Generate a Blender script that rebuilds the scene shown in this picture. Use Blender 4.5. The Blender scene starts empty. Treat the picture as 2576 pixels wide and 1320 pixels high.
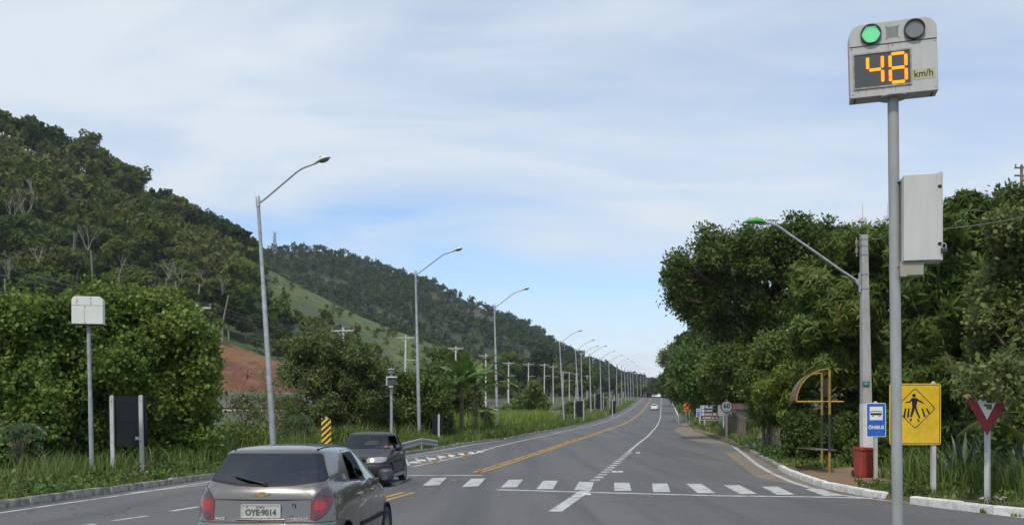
import bpy, bmesh, math, random
import numpy as np
from mathutils import Vector, Matrix
random.seed(7)
RNG = np.random.default_rng(11)
S = bpy.context.scene
COL = S.collection
R = math.radians

# ------------------------------------------------------------------ camera, sky, sun, exposure
EYE = 1.65
F = 2500.0            # focal length in pixels of a 2576 px wide picture
CX, HY = 1288.0, 1065.0
cam_d = bpy.data.cameras.new('camera')
cam_d.sensor_width = 36.0
cam_d.lens = 36.0 * F / 2576.0
cam_d.shift_y = (HY - 659.0) / 2576.0
cam_d.clip_start = 0.1
cam_d.clip_end = 20000
cam = bpy.data.objects.new('camera', cam_d)
cam.location = (0, 0, EYE)
cam.rotation_euler = (R(90), 0, 0)
COL.objects.link(cam)
S.camera = cam

SUN_EL, SUN_AZ = 58.0, 200.0      # azimuth clockwise from +Y (view direction)
world = bpy.data.worlds.new('World')
S.world = world
world.use_nodes = True
nt = world.node_tree
nt.nodes.clear()
def wn(t, **k):
    n = nt.nodes.new(t)
    for a, v in k.items():
        setattr(n, a, v)
    return n
L = nt.links.new
out = wn('ShaderNodeOutputWorld')
bg = wn('ShaderNodeBackground')
bg.inputs['Strength'].default_value = 0.108
sky = wn('ShaderNodeTexSky', sky_type='NISHITA', sun_disc=False)
sky.sun_elevation = R(SUN_EL)
sky.sun_rotation = R(SUN_AZ)
sky.altitude = 50
sky.air_density = 1.0
sky.dust_density = 0.6
sky.ozone_density = 1.6
tc = wn('ShaderNodeTexCoord')
sep = wn('ShaderNodeSeparateXYZ')
L(tc.outputs['Generated'], sep.inputs[0])
def math_n(op, a, b=None, clamp=False):
    m = wn('ShaderNodeMath', operation=op)
    m.use_clamp = clamp
    for i, v in enumerate((a, b)):
        if v is None: continue
        if isinstance(v, (int, float)): m.inputs[i].default_value = v
        else: L(v, m.inputs[i])
    return m.outputs[0]
zc = math_n('MAXIMUM', sep.outputs['Z'], 0.0)
zz = math_n('ADD', zc, 0.16)
u = math_n('DIVIDE', sep.outputs['X'], zz)
v = math_n('DIVIDE', sep.outputs['Y'], zz)
comb = wn('ShaderNodeCombineXYZ')
L(u, comb.inputs[0]); L(v, comb.inputs[1])
mapn = wn('ShaderNodeMapping')
mapn.inputs['Location'].default_value = (3.1, 1.7, 0.3)
mapn.inputs['Rotation'].default_value = (0, 0, R(24))
mapn.inputs['Scale'].default_value = (0.9, 1.35, 1)
L(comb.outputs[0], mapn.inputs[0])
n1 = wn('ShaderNodeTexNoise')
n1.inputs['Scale'].default_value = 0.95
n1.inputs['Detail'].default_value = 9
n1.inputs['Roughness'].default_value = 0.48
n1.inputs['Distortion'].default_value = 0.7
L(mapn.outputs[0], n1.inputs[0])
n2 = wn('ShaderNodeTexNoise')
n2.inputs['Scale'].default_value = 3.2
n2.inputs['Detail'].default_value = 8
n2.inputs['Roughness'].default_value = 0.6
n2.inputs['Distortion'].default_value = 1.2
map2 = wn('ShaderNodeMapping')
map2.inputs['Scale'].default_value = (0.55, 1.5, 1)
map2.inputs['Rotation'].default_value = (0, 0, R(-14))
L(comb.outputs[0], map2.inputs[0]); L(map2.outputs[0], n2.inputs[0])
# bank of thin cloud overhead, a clearer belt nearer the horizon, milky air at the horizon
band = wn('ShaderNodeValToRGB')
cr = band.color_ramp
for e, (p, c) in zip(range(9), ((0, .96), (.06, .80), (.10, .46), (.14, .18), (.18, .36), (.215, .76), (.28, .80), (.40, .66), (1, .72))):
    el = cr.elements[e] if e < 2 else cr.elements.new(p)
    el.position = p; el.color = (c, c, c, 1)
cr.interpolation = 'B_SPLINE'
# shift the belt's edges with low noise so that it is not a straight ring
nz = math_n('MULTIPLY', math_n('SUBTRACT', n1.outputs['Fac'], 0.5), 0.16)
L(math_n('ADD', zc, nz), band.inputs[0])
m1 = math_n('MULTIPLY', math_n('SUBTRACT', n1.outputs['Fac'], 0.5), 2.5)
m2 = math_n('MULTIPLY', math_n('SUBTRACT', n2.outputs['Fac'], 0.5), 0.50)
mask = math_n('ADD', math_n('ADD', band.outputs[0], m1), m2, True)
skyc = wn('ShaderNodeMix', data_type='RGBA', blend_type='MULTIPLY')
skyc.inputs[0].default_value = 1.0
L(sky.outputs[0], skyc.inputs[6])
skyc.inputs[7].default_value = (1.50, 1.56, 1.66, 1)
mixc = wn('ShaderNodeMix', data_type='RGBA')
L(mask, mixc.inputs[0]); L(skyc.outputs[2], mixc.inputs[6])
mixc.inputs[7].default_value = (7.0, 7.72, 8.45, 1)
L(mixc.outputs[2], bg.inputs['Color'])
L(bg.outputs[0], out.inputs[0])

sun_d = bpy.data.lights.new('sun', 'SUN')
sun_d.energy = 3.1
sun_d.angle = R(3)
sun_d.color = (1.0, 0.95, 0.87)
sun = bpy.data.objects.new('sun', sun_d)
az = R(SUN_AZ)
sd = Vector((math.sin(az) * math.cos(R(SUN_EL)), math.cos(az) * math.cos(R(SUN_EL)), math.sin(R(SUN_EL))))
sun.rotation_euler = sd.to_track_quat('Z', 'Y').to_euler()
sun.location = (0, -20, 60)
COL.objects.link(sun)

S.view_settings.view_transform = 'Standard'
S.view_settings.look = 'None'
S.view_settings.exposure = 0.0
S.view_settings.gamma = 1.0
S.view_settings.use_curve_mapping = False
S.render.engine = 'CYCLES'
S.cycles.use_denoising = True
S.cycles.max_bounces = 6
S.cycles.diffuse_bounces = 4
S.cycles.glossy_bounces = 3
S.cycles.transparent_max_bounces = 12
S.cycles.transmission_bounces = 4
S.cycles.volume_bounces = 0
S.cycles.caustics_reflective = False
S.cycles.caustics_refractive = False
S.cycles.sample_clamp_indirect = 6

# ------------------------------------------------------------------ materials
MATS = {}
def mat(name, c, rough=0.6, metal=0.0, var=0.0, scale=3.0, bump=0.0, bscale=40.0, spec=0.5, coat=0.0, c2=None, emit=None, es=1.0, detail=5, stretch=None, ramp=(.35, .65)):
    if name in MATS: return MATS[name]
    m = bpy.data.materials.new(name); m.use_nodes = True
    t = m.node_tree; b = t.nodes['Principled BSDF']
    b.inputs['Base Color'].default_value = (*c, 1)
    b.inputs['Roughness'].default_value = rough
    b.inputs['Metallic'].default_value = metal
    b.inputs['Specular IOR Level'].default_value = spec
    b.inputs['Coat Weight'].default_value = coat
    b.inputs['Coat Roughness'].default_value = 0.06
    if emit:
        b.inputs['Emission Color'].default_value = (*emit, 1)
        b.inputs['Emission Strength'].default_value = es
    if var or c2 or bump:
        co = t.nodes.new('ShaderNodeTexCoord'); src = co.outputs['Object']
        if stretch:
            mp = t.nodes.new('ShaderNodeMapping'); mp.inputs['Scale'].default_value = stretch
            t.links.new(src, mp.inputs[0]); src = mp.outputs[0]
    if var or c2:
        n = t.nodes.new('ShaderNodeTexNoise'); n.inputs['Scale'].default_value = scale
        n.inputs['Detail'].default_value = detail; n.inputs['Roughness'].default_value = 0.62
        t.links.new(src, n.inputs[0])
        r = t.nodes.new('ShaderNodeValToRGB')
        a = c2 if c2 else tuple(x * (1 - var) for x in c)
        e = c if c2 else tuple(min(1, x * (1 + var)) for x in c)
        r.color_ramp.elements[0].color = (*a, 1); r.color_ramp.elements[0].position = ramp[0]
        r.color_ramp.elements[1].color = (*e, 1); r.color_ramp.elements[1].position = ramp[1]
        t.links.new(n.outputs['Fac'], r.inputs[0]); t.links.new(r.outputs[0], b.inputs['Base Color'])
    if bump:
        n = t.nodes.new('ShaderNodeTexNoise'); n.inputs['Scale'].default_value = bscale; n.inputs['Detail'].default_value = 4
        t.links.new(src, n.inputs[0])
        bp = t.nodes.new('ShaderNodeBump'); bp.inputs['Strength'].default_value = bump; bp.inputs['Distance'].default_value = 0.02
        t.links.new(n.outputs['Fac'], bp.inputs['Height']); t.links.new(bp.outputs[0], b.inputs['Normal'])
    MATS[name] = m
    return m

def leaf_mat(name, ramp, rough=0.45, spec=0.35, trans=0.25, far=False):
    """leaf colours differ from leaf to leaf (random per island), part of the light shines through"""
    m = bpy.data.materials.new(name); m.use_nodes = True
    t = m.node_tree; b = t.nodes['Principled BSDF']
    b.inputs['Roughness'].default_value = rough; b.inputs['Specular IOR Level'].default_value = spec
    g = t.nodes.new('ShaderNodeNewGeometry')
    r = t.nodes.new('ShaderNodeValToRGB')
    while len(r.color_ramp.elements) < len(ramp): r.color_ramp.elements.new(0.5)
    for i, c in enumerate(ramp):
        r.color_ramp.elements[i].position = i / max(1, len(ramp) - 1); r.color_ramp.elements[i].color = (*c, 1)
    oi = t.nodes.new('ShaderNodeObjectInfo')
    n = t.nodes.new('ShaderNodeTexNoise'); n.inputs['Scale'].default_value = 0.09 if far else 0.55; n.inputs['Detail'].default_value = 3
    t.links.new(g.outputs['Position'], n.inputs[0])
    add = t.nodes.new('ShaderNodeMath'); add.operation = 'MULTIPLY_ADD'
    t.links.new(n.outputs['Fac'], add.inputs[0]); add.inputs[1].default_value = 1.6 if far else 1.1; add.inputs[2].default_value = -0.8 if far else -0.55
    ad2 = t.nodes.new('ShaderNodeMath'); ad2.operation = 'MULTIPLY_ADD'; ad2.inputs[1].default_value = 0.8 if far else 0.45
    t.links.new(oi.outputs['Random'], ad2.inputs[0]); t.links.new(add.outputs[0], ad2.inputs[2])
    ad3 = t.nodes.new('ShaderNodeMath'); ad3.operation = 'MULTIPLY_ADD'; ad3.inputs[1].default_value = 0.35 if far else 0.6; ad3.use_clamp = True
    t.links.new(g.outputs['Random Per Island'], ad3.inputs[0]); t.links.new(ad2.outputs[0], ad3.inputs[2])
    t.links.new(ad3.outputs[0], r.inputs[0])
    t.links.new(r.outputs[0], b.inputs['Base Color'])
    if trans:
        tr = t.nodes.new('ShaderNodeBsdfTranslucent'); t.links.new(r.outputs[0], tr.inputs[0])
        mx = t.nodes.new('ShaderNodeMixShader'); mx.inputs[0].default_value = trans
        t.links.new(b.outputs[0], mx.inputs[1]); t.links.new(tr.outputs[0], mx.inputs[2])
        t.links.new(mx.outputs[0], t.nodes['Material Output'].inputs[0])
    return m

def glass_mat(name, tint=(0.25, 0.28, 0.27), rough=0.02, ior=1.5, const=None):
    m = bpy.data.materials.new(name); m.use_nodes = True
    t = m.node_tree; t.nodes.remove(t.nodes['Principled BSDF'])
    tr = t.nodes.new('ShaderNodeBsdfTransparent'); tr.inputs[0].default_value = (*tint, 1)
    gl = t.nodes.new('ShaderNodeBsdfGlossy'); gl.inputs['Roughness'].default_value = rough; gl.inputs[0].default_value = (.95, .97, 1, 1)
    fr = t.nodes.new('ShaderNodeFresnel'); fr.inputs[0].default_value = ior
    mx = t.nodes.new('ShaderNodeMixShader')
    if const is None: t.links.new(fr.outputs[0], mx.inputs[0])
    else: mx.inputs[0].default_value = const
    t.links.new(tr.outputs[0], mx.inputs[1]); t.links.new(gl.outputs[0], mx.inputs[2])
    t.links.new(mx.outputs[0], t.nodes['Material Output'].inputs[0])
    MATS[name] = m
    return m

M = {}
M['galv'] = mat('galvanised_steel', (.36, .37, .38), .5, .35, var=.18, scale=6, bump=.05)
M['galv_blue'] = mat('weathered_galvanised_steel', (.27, .29, .305), .6, .1, var=.2, scale=5)
M['pole_grey'] = mat('grey_painted_steel', (.30, .31, .30), .55, 0, var=.14, scale=5, stretch=(1, 1, .3))
M['cab'] = mat('cabinet_grey_paint', (.48, .48, .455), .5, var=.07, scale=7, stretch=(1, 1, .18), detail=8)
M['case'] = mat('display_case_paint', (.42, .42, .395), .5, var=.10, scale=7, stretch=(1, 1, .2), detail=8)
M['case_white'] = mat('white_case_paint', (.66, .66, .61), .5, var=.05, scale=4)
M['dark_gap'] = mat('dark_gap', (.02, .02, .02), .8)
M['black'] = mat('black_plastic', (.018, .018, .02), .5)
M['rubber'] = mat('tyre_rubber', (.03, .03, .032), .8, var=.3, scale=9)
M['rust'] = mat('rusty_metal', (.22, .10, .05), .8, var=.4)
M['white_paint'] = mat('white_paint', (.70, .70, .67), .6, var=.1, scale=8)
M['post_white'] = mat('white_painted_wood', (.52, .52, .49), .75, c2=(.36, .36, .33), var=.2, scale=7, stretch=(1, 1, .25))
M['concrete'] = mat('concrete', (.40, .395, .375), .85, c2=(.28, .28, .265), scale=4, bump=.25, stretch=(1, 1, .4))
M['conc_white'] = mat('limewashed_concrete', (.60, .60, .57), .85, var=.1, scale=5, bump=.2)
M['conc_pole'] = mat('power_pole_concrete', (.50, .49, .45), .85, var=.18, scale=2, bump=.1)
M['insul'] = mat('porcelain_insulator', (.22, .17, .14), .3)
M['wire'] = mat('power_cable', (.12, .12, .12), .6)
M['sign_black'] = mat('sign_back_black', (.014, .016, .02), .75, var=.15, scale=12, spec=.15)
M['sign_yellow'] = mat('traffic_yellow', (.68, .44, .020), .5, var=.11, scale=5, detail=8)
M['sign_blue'] = mat('traffic_blue', (.022, .12, .48), .5, var=.16, scale=7, detail=8)
M['sign_white'] = mat('sign_white', (.76, .77, .77), .5, var=.05, scale=9)
M['sign_red'] = mat('sign_red', (.24, .008, .016), .45)
M['sign_darkred'] = mat('sign_dark_red', (.20, .008, .02), .45)
M['sign_brown'] = mat('sign_brown', (.075, .022, .016), .5)
M['sign_orange'] = mat('sign_orange', (.75, .12, .015), .5)
M['sign_ink'] = mat('sign_black_ink', (.012, .012, .012), .5)
M['yellow_worn'] = mat('worn_yellow_paint', (.40, .25, .03), .65, c2=(.22, .13, .03), scale=9)
M['shelter_dark'] = mat('worn_black_paint', (.03, .03, .03), .7, var=.4)
M['bin_red'] = mat('faded_red_plastic', (.30, .045, .028), .6, var=.16, scale=7)
M['wood'] = mat('weathered_wood', (.20, .17, .13), .9, c2=(.10, .085, .06), scale=6, stretch=(1, 1, .2), bump=.2)
M['bark'] = mat('bark', (.085, .065, .045), .95, c2=(.04, .03, .022), scale=5, stretch=(1, 1, .3), bump=.4)
M['bark_pale'] = mat('pale_bark', (.34, .31, .26), .9, c2=(.20, .18, .15), scale=3, stretch=(1, 1, .3))
M['twig'] = mat('dry_twig', (.17, .14, .095), .9, var=.3)
M['dead_leaf'] = mat('dry_leaf', (.24, .15, .05), .8, var=.3)
M['lime_wall'] = mat('white_plaster', (.62, .60, .56), .85, c2=(.42, .40, .36), scale=2)
M['roof_tile'] = mat('clay_tile', (.07, .04, .03), .85, var=.3, scale=8)

# ------------------------------------------------------------------ object helpers
def tag(o, label=None, cat=None, group=None, kind=None):
    if label: o['label'] = label
    if cat: o['category'] = cat
    if group: o['group'] = group
    if kind: o['kind'] = kind
    return o

def thing(name, label, cat, loc=(0, 0, 0), rz=0.0, group=None, tilt=(0, 0)):
    o = bpy.data.objects.new(name, None)
    o.empty_display_size = 0.2
    COL.objects.link(o)
    o.location = loc; o.rotation_euler = (tilt[0], tilt[1], rz)
    return tag(o, label, cat, group)

def link(name, me, material=None, parent=None, kind=None):
    if material is not None and not me.materials: me.materials.append(material)
    o = bpy.data.objects.new(name, me); COL.objects.link(o)
    if parent is not None: o.parent = parent
    if kind: o['kind'] = kind
    return o

def dup(root, loc=None, rz=None, label=None, tilt=None, scale=None):
    """a copy of a thing with copies of its parts and their sub-parts, meshes shared"""
    r = root.copy(); COL.objects.link(r)
    if loc is not None: r.location = loc
    if rz is not None or tilt is not None:
        tl = tilt or (0, 0)
        r.rotation_euler = (tl[0], tl[1], rz or 0)
    if scale is not None: r.scale = scale
    if label: r['label'] = label
    for ch in list(root.children):
        c = ch.copy(); COL.objects.link(c); c.parent = r
        for g in list(ch.children):
            d = g.copy(); COL.objects.link(d); d.parent = c
    return r

def np_mesh(name, V, Fc, smooth=False):
    V = np.ascontiguousarray(V, dtype=np.float32).reshape(-1, 3); Fc = np.ascontiguousarray(Fc, dtype=np.int32)
    me = bpy.data.meshes.new(name)
    n, k = Fc.shape
    me.vertices.add(len(V)); me.vertices.foreach_set('co', V.ravel())
    me.loops.add(n * k); me.loops.foreach_set('vertex_index', Fc.ravel())
    me.polygons.add(n); me.polygons.foreach_set('loop_start', np.arange(0, n * k, k, dtype=np.int32))
    if smooth: me.polygons.foreach_set('use_smooth', np.ones(n, dtype=bool))
    me.update(calc_edges=True)
    return me

class MB:
    """collects boxes, tubes, prisms and lathes into one mesh"""
    def __init__(s): s.v = []; s.f = []; s.sm = []
    def add(s, vs, fs, smooth=False):
        o = len(s.v); s.v += [tuple(v) for v in vs]; s.f += [tuple(i + o for i in f) for f in fs]; s.sm += [smooth] * len(fs)
        return s
    def box(s, x0, x1, y0, y1, z0, z1, b=0.0):
        """box with its edges chamfered by b"""
        if b <= 0:
            v = [(x, y, z) for z in (z0, z1) for y in (y0, y1) for x in (x0, x1)]
            return s.add(v, [(0, 2, 3, 1), (4, 5, 7, 6), (0, 1, 5, 4), (2, 6, 7, 3), (0, 4, 6, 2), (1, 3, 7, 5)])
        bm = bmesh.new()
        bmesh.ops.create_cube(bm, size=1)
        for v in bm.verts:
            v.co = ((x0 + x1) / 2 + v.co.x * (x1 - x0), (y0 + y1) / 2 + v.co.y * (y1 - y0), (z0 + z1) / 2 + v.co.z * (z1 - z0))
        bmesh.ops.bevel(bm, geom=bm.edges[:], offset=b, segments=2, affect='EDGES', profile=0.5)
        bm.verts.index_update()
        s.add([v.co[:] for v in bm.verts], [[v.index for v in f.verts] for f in bm.faces]); bm.free()
        return s
    def tube(s, pts, rad, n=10, cap=True, smooth=True, sq=False):
        pts = [Vector(p) for p in pts]
        if not hasattr(rad, '__len__'): rad = [rad] * len(pts)
        vs = []; fs = []
        prev = None
        for i, p in enumerate(pts):
            d = (pts[min(i + 1, len(pts) - 1)] - pts[max(i - 1, 0)])
            d = d.normalized() if d.length > 1e-9 else Vector((0, 0, 1))
            if prev is None:
                a = Vector((0, 0, 1)) if abs(d.z) < .9 else Vector((1, 0, 0))
                u_ = d.cross(a).normalized()
            else:
                u_ = (prev - d * prev.dot(d)).normalized()
            w_ = d.cross(u_); prev = u_
            for k in range(n):
                an = 2 * math.pi * (k + (.5 if sq else 0)) / n
                vs.append(p + (u_ * math.cos(an) + w_ * math.sin(an)) * rad[i])
        for i in range(len(pts) - 1):
            for k in range(n):
                a = i * n + k; b_ = i * n + (k + 1) % n
                fs.append((a, b_, b_ + n, a + n))
        s.add(vs, fs, smooth)
        if cap:
            s.add(vs[:n], [tuple(range(n))[::-1]]); s.add(vs[-n:], [tuple(range(n))])
        return s
    def lathe(s, prof, n=20, c=(0, 0, 0), axis='z', smooth=True, cap=True):
        """prof: (radius, height) pairs turned round an axis through c"""
        vs = []; fs = []
        def pt(r, h, a):
            x, y = r * math.cos(a), r * math.sin(a)
            if axis == 'z': q = (x, y, h)
            elif axis == 'y': q = (x, h, y)
            else: q = (h, x, y)
            return (c[0] + q[0], c[1] + q[1], c[2] + q[2])
        for r, h in prof:
            vs += [pt(r, h, 2 * math.pi * k / n) for k in range(n)]
        for i in range(len(prof) - 1):
            for k in range(n):
                fs.append((i * n + k, i * n + (k + 1) % n, (i + 1) * n + (k + 1) % n, (i + 1) * n + k))
        s.add(vs, fs, smooth)
        if cap:
            s.add(vs[:n], [tuple(range(n))]); s.add(vs[-n:], [tuple(range(n))])
        return s
    def prism(s, poly, y0, y1, axis='y'):
        """2D outline (x, z) extruded from y0 to y1 (or (y, z) along x, or (x, y) along z)"""
        n = len(poly)
        f = {'y': lambda a, b, h: (a, h, b), 'x': lambda a, b, h: (h, a, b), 'z': lambda a, b, h: (a, b, h)}[axis]
        vs = [f(a, b, y0) for a, b in poly] + [f(a, b, y1) for a, b in poly]
        fs = [tuple(range(n)), tuple(range(2 * n - 1, n - 1, -1))] + [(i, i + n, (i + 1) % n + n, (i + 1) % n) for i in range(n)]
        return s.add(vs, fs)
    def mesh(s, name='mesh'):
        me = bpy.data.meshes.new(name); me.from_pydata(s.v, [], s.f)
        me.polygons.foreach_set('use_smooth', s.sm)
        bm = bmesh.new(); bm.from_mesh(me); bmesh.ops.recalc_face_normals(bm, faces=bm.faces[:]); bm.to_mesh(me); bm.free()
        me.update()
        return me
    def build(s, name, material, parent=None, kind=None):
        return link(name, s.mesh(name), material, parent, kind)

def rrect(x0, x1, z0, z1, r, n=5):
    p = []
    for cx, cz, a in ((x1 - r, z1 - r, 0), (x0 + r, z1 - r, 90), (x0 + r, z0 + r, 180), (x1 - r, z0 + r, 270)):
        for k in range(n + 1):
            t = R(a + 90 * k / n); p.append((cx + r * math.cos(t), cz + r * math.sin(t)))
    return p
def circ(cx, cz, r, n=24): return [(cx + r * math.cos(2 * math.pi * k / n), cz + r * math.sin(2 * math.pi * k / n)) for k in range(n)]

def ring_prism(mb, outer, inner, y0, y1):
    """a frame between two outlines of equal point count"""
    n = len(outer)
    vs = [(a, y0, b) for a, b in outer] + [(a, y0, b) for a, b in inner] + [(a, y1, b) for a, b in outer] + [(a, y1, b) for a, b in inner]
    fs = []
    for i in range(n):
        j = (i + 1) % n
        fs += [(i, j, j + n, i + n), (i + 2 * n, i + 3 * n, j + 3 * n, j + 2 * n), (i, i + 2 * n, j + 2 * n, j), (i + n, j + n, j + 3 * n, i + 3 * n)]
    return mb.add(vs, fs)

def text(name, s_, size, material, parent, loc, bold=0.0, depth=0.002, sx=1.0, align='CENTER'):
    """raised lettering that faces -y"""
    c = bpy.data.curves.new(name, 'FONT'); c.body = s_; c.size = size; c.align_x = align; c.align_y = 'CENTER'
    c.extrude = depth / 2; c.offset = bold; c.resolution_u = 3
    o = bpy.data.objects.new(name, c); COL.objects.link(o)
    bpy.context.view_layer.update()
    me = bpy.data.meshes.new_from_object(o.evaluated_get(bpy.context.evaluated_depsgraph_get()))
    bpy.data.objects.remove(o); bpy.data.curves.remove(c)
    me.transform(Matrix.Rotation(R(90), 4, 'X') @ Matrix.Diagonal((sx, 1, 1, 1)))
    me.materials.clear()
    ob = link(name, me, material, parent); ob.location = loc
    return ob

# ------------------------------------------------------------------ lay of the land
GT = [(-60, 0), (0, 0), (25, 0), (35, .12), (50, .42), (58, .62), (78, 1.0), (100, 1.36), (119, 1.68), (140, 2.15), (187, 3.5), (223, 4.6), (330, 8.9), (400, 12.2), (440, 13.4), (470, 14.0), (500, 14.1), (600, 13.0), (800, 10), (3000, 8)]
_yy = np.arange(-60, 3000, 1.0)
_gg = np.interp(_yy, [a for a, b in GT], [b for a, b in GT])
_k = np.exp(-np.linspace(-2, 2, 17) ** 2); _k /= _k.sum()
_gs = np.convolve(np.pad(_gg, 8, 'edge'), _k, 'valid')
def g(y): return float(np.interp(y, _yy, _gs))
def P(x, y, d):
    """the place d metres ahead that the photograph shows at (x, y)"""
    return Vector(((x - CX) * d / F, d, EYE - (y - HY) * d / F))
def G(x, y, dz=0.0):
    """the place on the road surface seen at (x, y)"""
    a, b_ = 5.0, 450.0
    for _ in range(60):
        d = (a + b_) / 2
        yy = HY + (EYE - g(d) - dz) * F / d
        if yy > y: a = d
        else: b_ = d
    return Vector(((x - CX) * d / F, d, g(d)))
def interp(tab):
    xs = [a for a, b in tab]; ys = [b for a, b in tab]
    return lambda t: float(np.interp(t, xs, ys))
_cl = [(-60, -15), (10, -4.6), (23, -2.64), (33, -1.0), (50, 1.95), (68, 5.2), (100, 10.4), (160, 19.8), (440, 62), (700, 101)]
def smooth_tab(tab, w=9):
    t = np.arange(tab[0][0], tab[-1][0], 0.5); vv = np.interp(t, [a for a, b in tab], [b for a, b in tab])
    k = np.hanning(w * 2 + 3)[1:-1]; k /= k.sum(); h = len(k) // 2
    lo = vv[0] - (vv[1] - vv[0]) * np.arange(h, 0, -1); hi = vv[-1] + (vv[-1] - vv[-2]) * np.arange(1, h + 1)
    vv = np.convolve(np.concatenate([lo, vv, hi]), k, 'valid')
    return lambda y: float(np.interp(y, t, vv))
centre = smooth_tab(_cl, 12)
XL = smooth_tab([(-60, -12), (10, -10.6), (19.4, -10), (28.4, -8.95), (36, -7.1), (43, -5.0), (49, -3.75), (55, -2.6), (63, -.1), (72, 1.3), (86, 3.9), (119, 8.7), (160, 15.1), (440, 57.3), (700, 96)], 4)
XR = smooth_tab([(-60, 60), (13.0, 60), (13.2, 22), (13.6, 15), (14.2, 12.6), (15.2, 10.6), (17.5, 9.0), (19.8, 8.35), (22, 8.05), (25.8, 8.0), (31, 8.6), (36, 9.4), (46, 10.9), (53, 11.7), (57, 12.2), (62, 12.7), (68, 13.4), (83, 15.2), (100, 18), (119, 21), (160, 27), (440, 69), (700, 108)], 1)
def sstep(t, a, b_):
    t = min(1.0, max(0.0, (t - a) / (b_ - a))); return t * t * (3 - 2 * t)
def zl(x, y):
    """left of the road"""
    u_ = XL(y) - x
    if u_ < .02: return g(y) - .05
    return g(y) + .12 + 1.2 * sstep(u_, 8, 30) * sstep(y, 90, 170) + .05 * math.sin(x * 1.3 + y * .7) * sstep(u_, .3, 2)
def zr(x, y):
    """right of the road"""
    u_ = x - XR(y)
    if u_ < .02: return g(y) - .05
    return g(y) + .12 + (.10 + .55 * sstep(y, 52, 64)) * sstep(u_, .3, 3) + 1.2 * sstep(u_, 4, 14) * sstep(y, 40, 90) + .04 * math.sin(x * 1.7 + y * .9) * sstep(u_, .5, 2)
# ------------------------------------------------------------------ ground, road, verges
def asphalt_mat():
    m = bpy.data.materials.new('worn_asphalt'); m.use_nodes = True
    t = m.node_tree; b = t.nodes['Principled BSDF']; N = t.nodes.new; K = t.links.new
    co = N('ShaderNodeTexCoord'); src = co.outputs['Object']
    def noise(sc, det=4, stretch=None, rough=.6):
        s_ = src
        if stretch:
            mp = N('ShaderNodeMapping'); mp.inputs['Scale'].default_value = stretch; mp.inputs['Rotation'].default_value = (0, 0, R(9)); K(src, mp.inputs[0]); s_ = mp.outputs[0]
        n = N('ShaderNodeTexNoise'); n.inputs['Scale'].default_value = sc; n.inputs['Detail'].default_value = det; n.inputs['Roughness'].default_value = rough
        K(s_, n.inputs[0]); return n.outputs['Fac']
    def mx(fac, a, c):
        q = N('ShaderNodeMix'); q.data_type = 'RGBA'
        if isinstance(fac, (int, float)): q.inputs[0].default_value = fac
        else: K(fac, q.inputs[0])
        for i, w in ((6, a), (7, c)):
            if isinstance(w, tuple): q.inputs[i].default_value = (*w, 1)
            else: K(w, q.inputs[i])
        return q.outputs[2]
    def ramp(f, a, c):
        r = N('ShaderNodeMapRange'); r.inputs[1].default_value = a; r.inputs[2].default_value = c; K(f, r.inputs[0]); return r.outputs[0]
    base = mx(ramp(noise(.22, 5, (1, .35, 1)), .35, .65), (.118, .119, .121), (.172, .169, .162))
    # wheel tracks polished along the lanes
    base = mx(ramp(noise(.9, 3, (1, .03, 1)), .47, .68), base, (.086, .087, .091))
    base = mx(ramp(noise(2.6, 6, (.25, 2.2, 1)), .60, .70), base, (.10, .10, .102))
    base = mx(ramp(noise(13, 5), .36, .66), mx(.30, base, (.03, .03, .03)), base)
    base = mx(ramp(noise(46, 3), .58, .72), base, (.215, .21, .20))
    grain = noise(170, 2); base = mx(ramp(grain, .3, .75), mx(.6, base, (.045, .045, .045)), base)
    # loose stones and pale specks
    base = mx(ramp(noise(420, 1), .66, .72), base, (.28, .27, .25))
    # dark mended patches
    base = mx(ramp(noise(.5, 2, (.4, 1.8, 1)), .66, .69), base, (.085, .087, .093))
    # hairline cracks
    vo = N('ShaderNodeTexVoronoi'); vo.feature = 'DISTANCE_TO_EDGE'; vo.inputs['Scale'].default_value = .55
    dn = N('ShaderNodeTexNoise'); dn.inputs['Scale'].default_value = 1.6; dn.inputs['Detail'].default_value = 5; K(src, dn.inputs[0])
    va = N('ShaderNodeVectorMath'); va.operation = 'MULTIPLY_ADD'; va.inputs[1].default_value = (1.1, 1.1, 0); K(dn.outputs['Color'], va.inputs[0]); K(src, va.inputs[2])
    K(va.outputs[0], vo.inputs[0])
    c1 = N('ShaderNodeMapRange'); c1.inputs[1].default_value = .02; c1.inputs[2].default_value = .0; K(vo.outputs['Distance'], c1.inputs[0])
    cm = N('ShaderNodeMath'); cm.operation = 'MULTIPLY'; K(c1.outputs[0], cm.inputs[0]); K(ramp(noise(.13, 2), .5, .6), cm.inputs[1])
    base = mx(cm.outputs[0], base, (.045, .045, .045))
    K(base, b.inputs['Base Color'])
    b.inputs['Roughness'].default_value = .82; b.inputs['Specular IOR Level'].default_value = .3
    bp = N('ShaderNodeBump'); bp.inputs['Strength'].default_value = .35; bp.inputs['Distance'].default_value = .01; K(grain, bp.inputs['Height']); K(bp.outputs[0], b.inputs['Normal'])
    return m
M['asphalt'] = asphalt_mat()
M['soil_grass'] = mat('grassy_soil', (.045, .075, .018), .95, c2=(.075, .062, .03), scale=.9, bump=.5, bscale=6, detail=8)
M['field'] = mat('field_ground', (.05, .075, .022), .95, c2=(.085, .075, .035), scale=.05, detail=8)
M['dirt'] = mat('trodden_dirt', (.21, .125, .07), .95, c2=(.12, .085, .05), scale=.8, bump=.4, bscale=9, detail=8)
M['dust'] = mat('road_dust', (.20, .155, .105), .95, c2=(.13, .115, .095), scale=1.2, detail=8)
M['lot'] = mat('bare_lot', (.34, .26, .18), .95, var=.12, scale=.08, detail=6)
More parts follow.
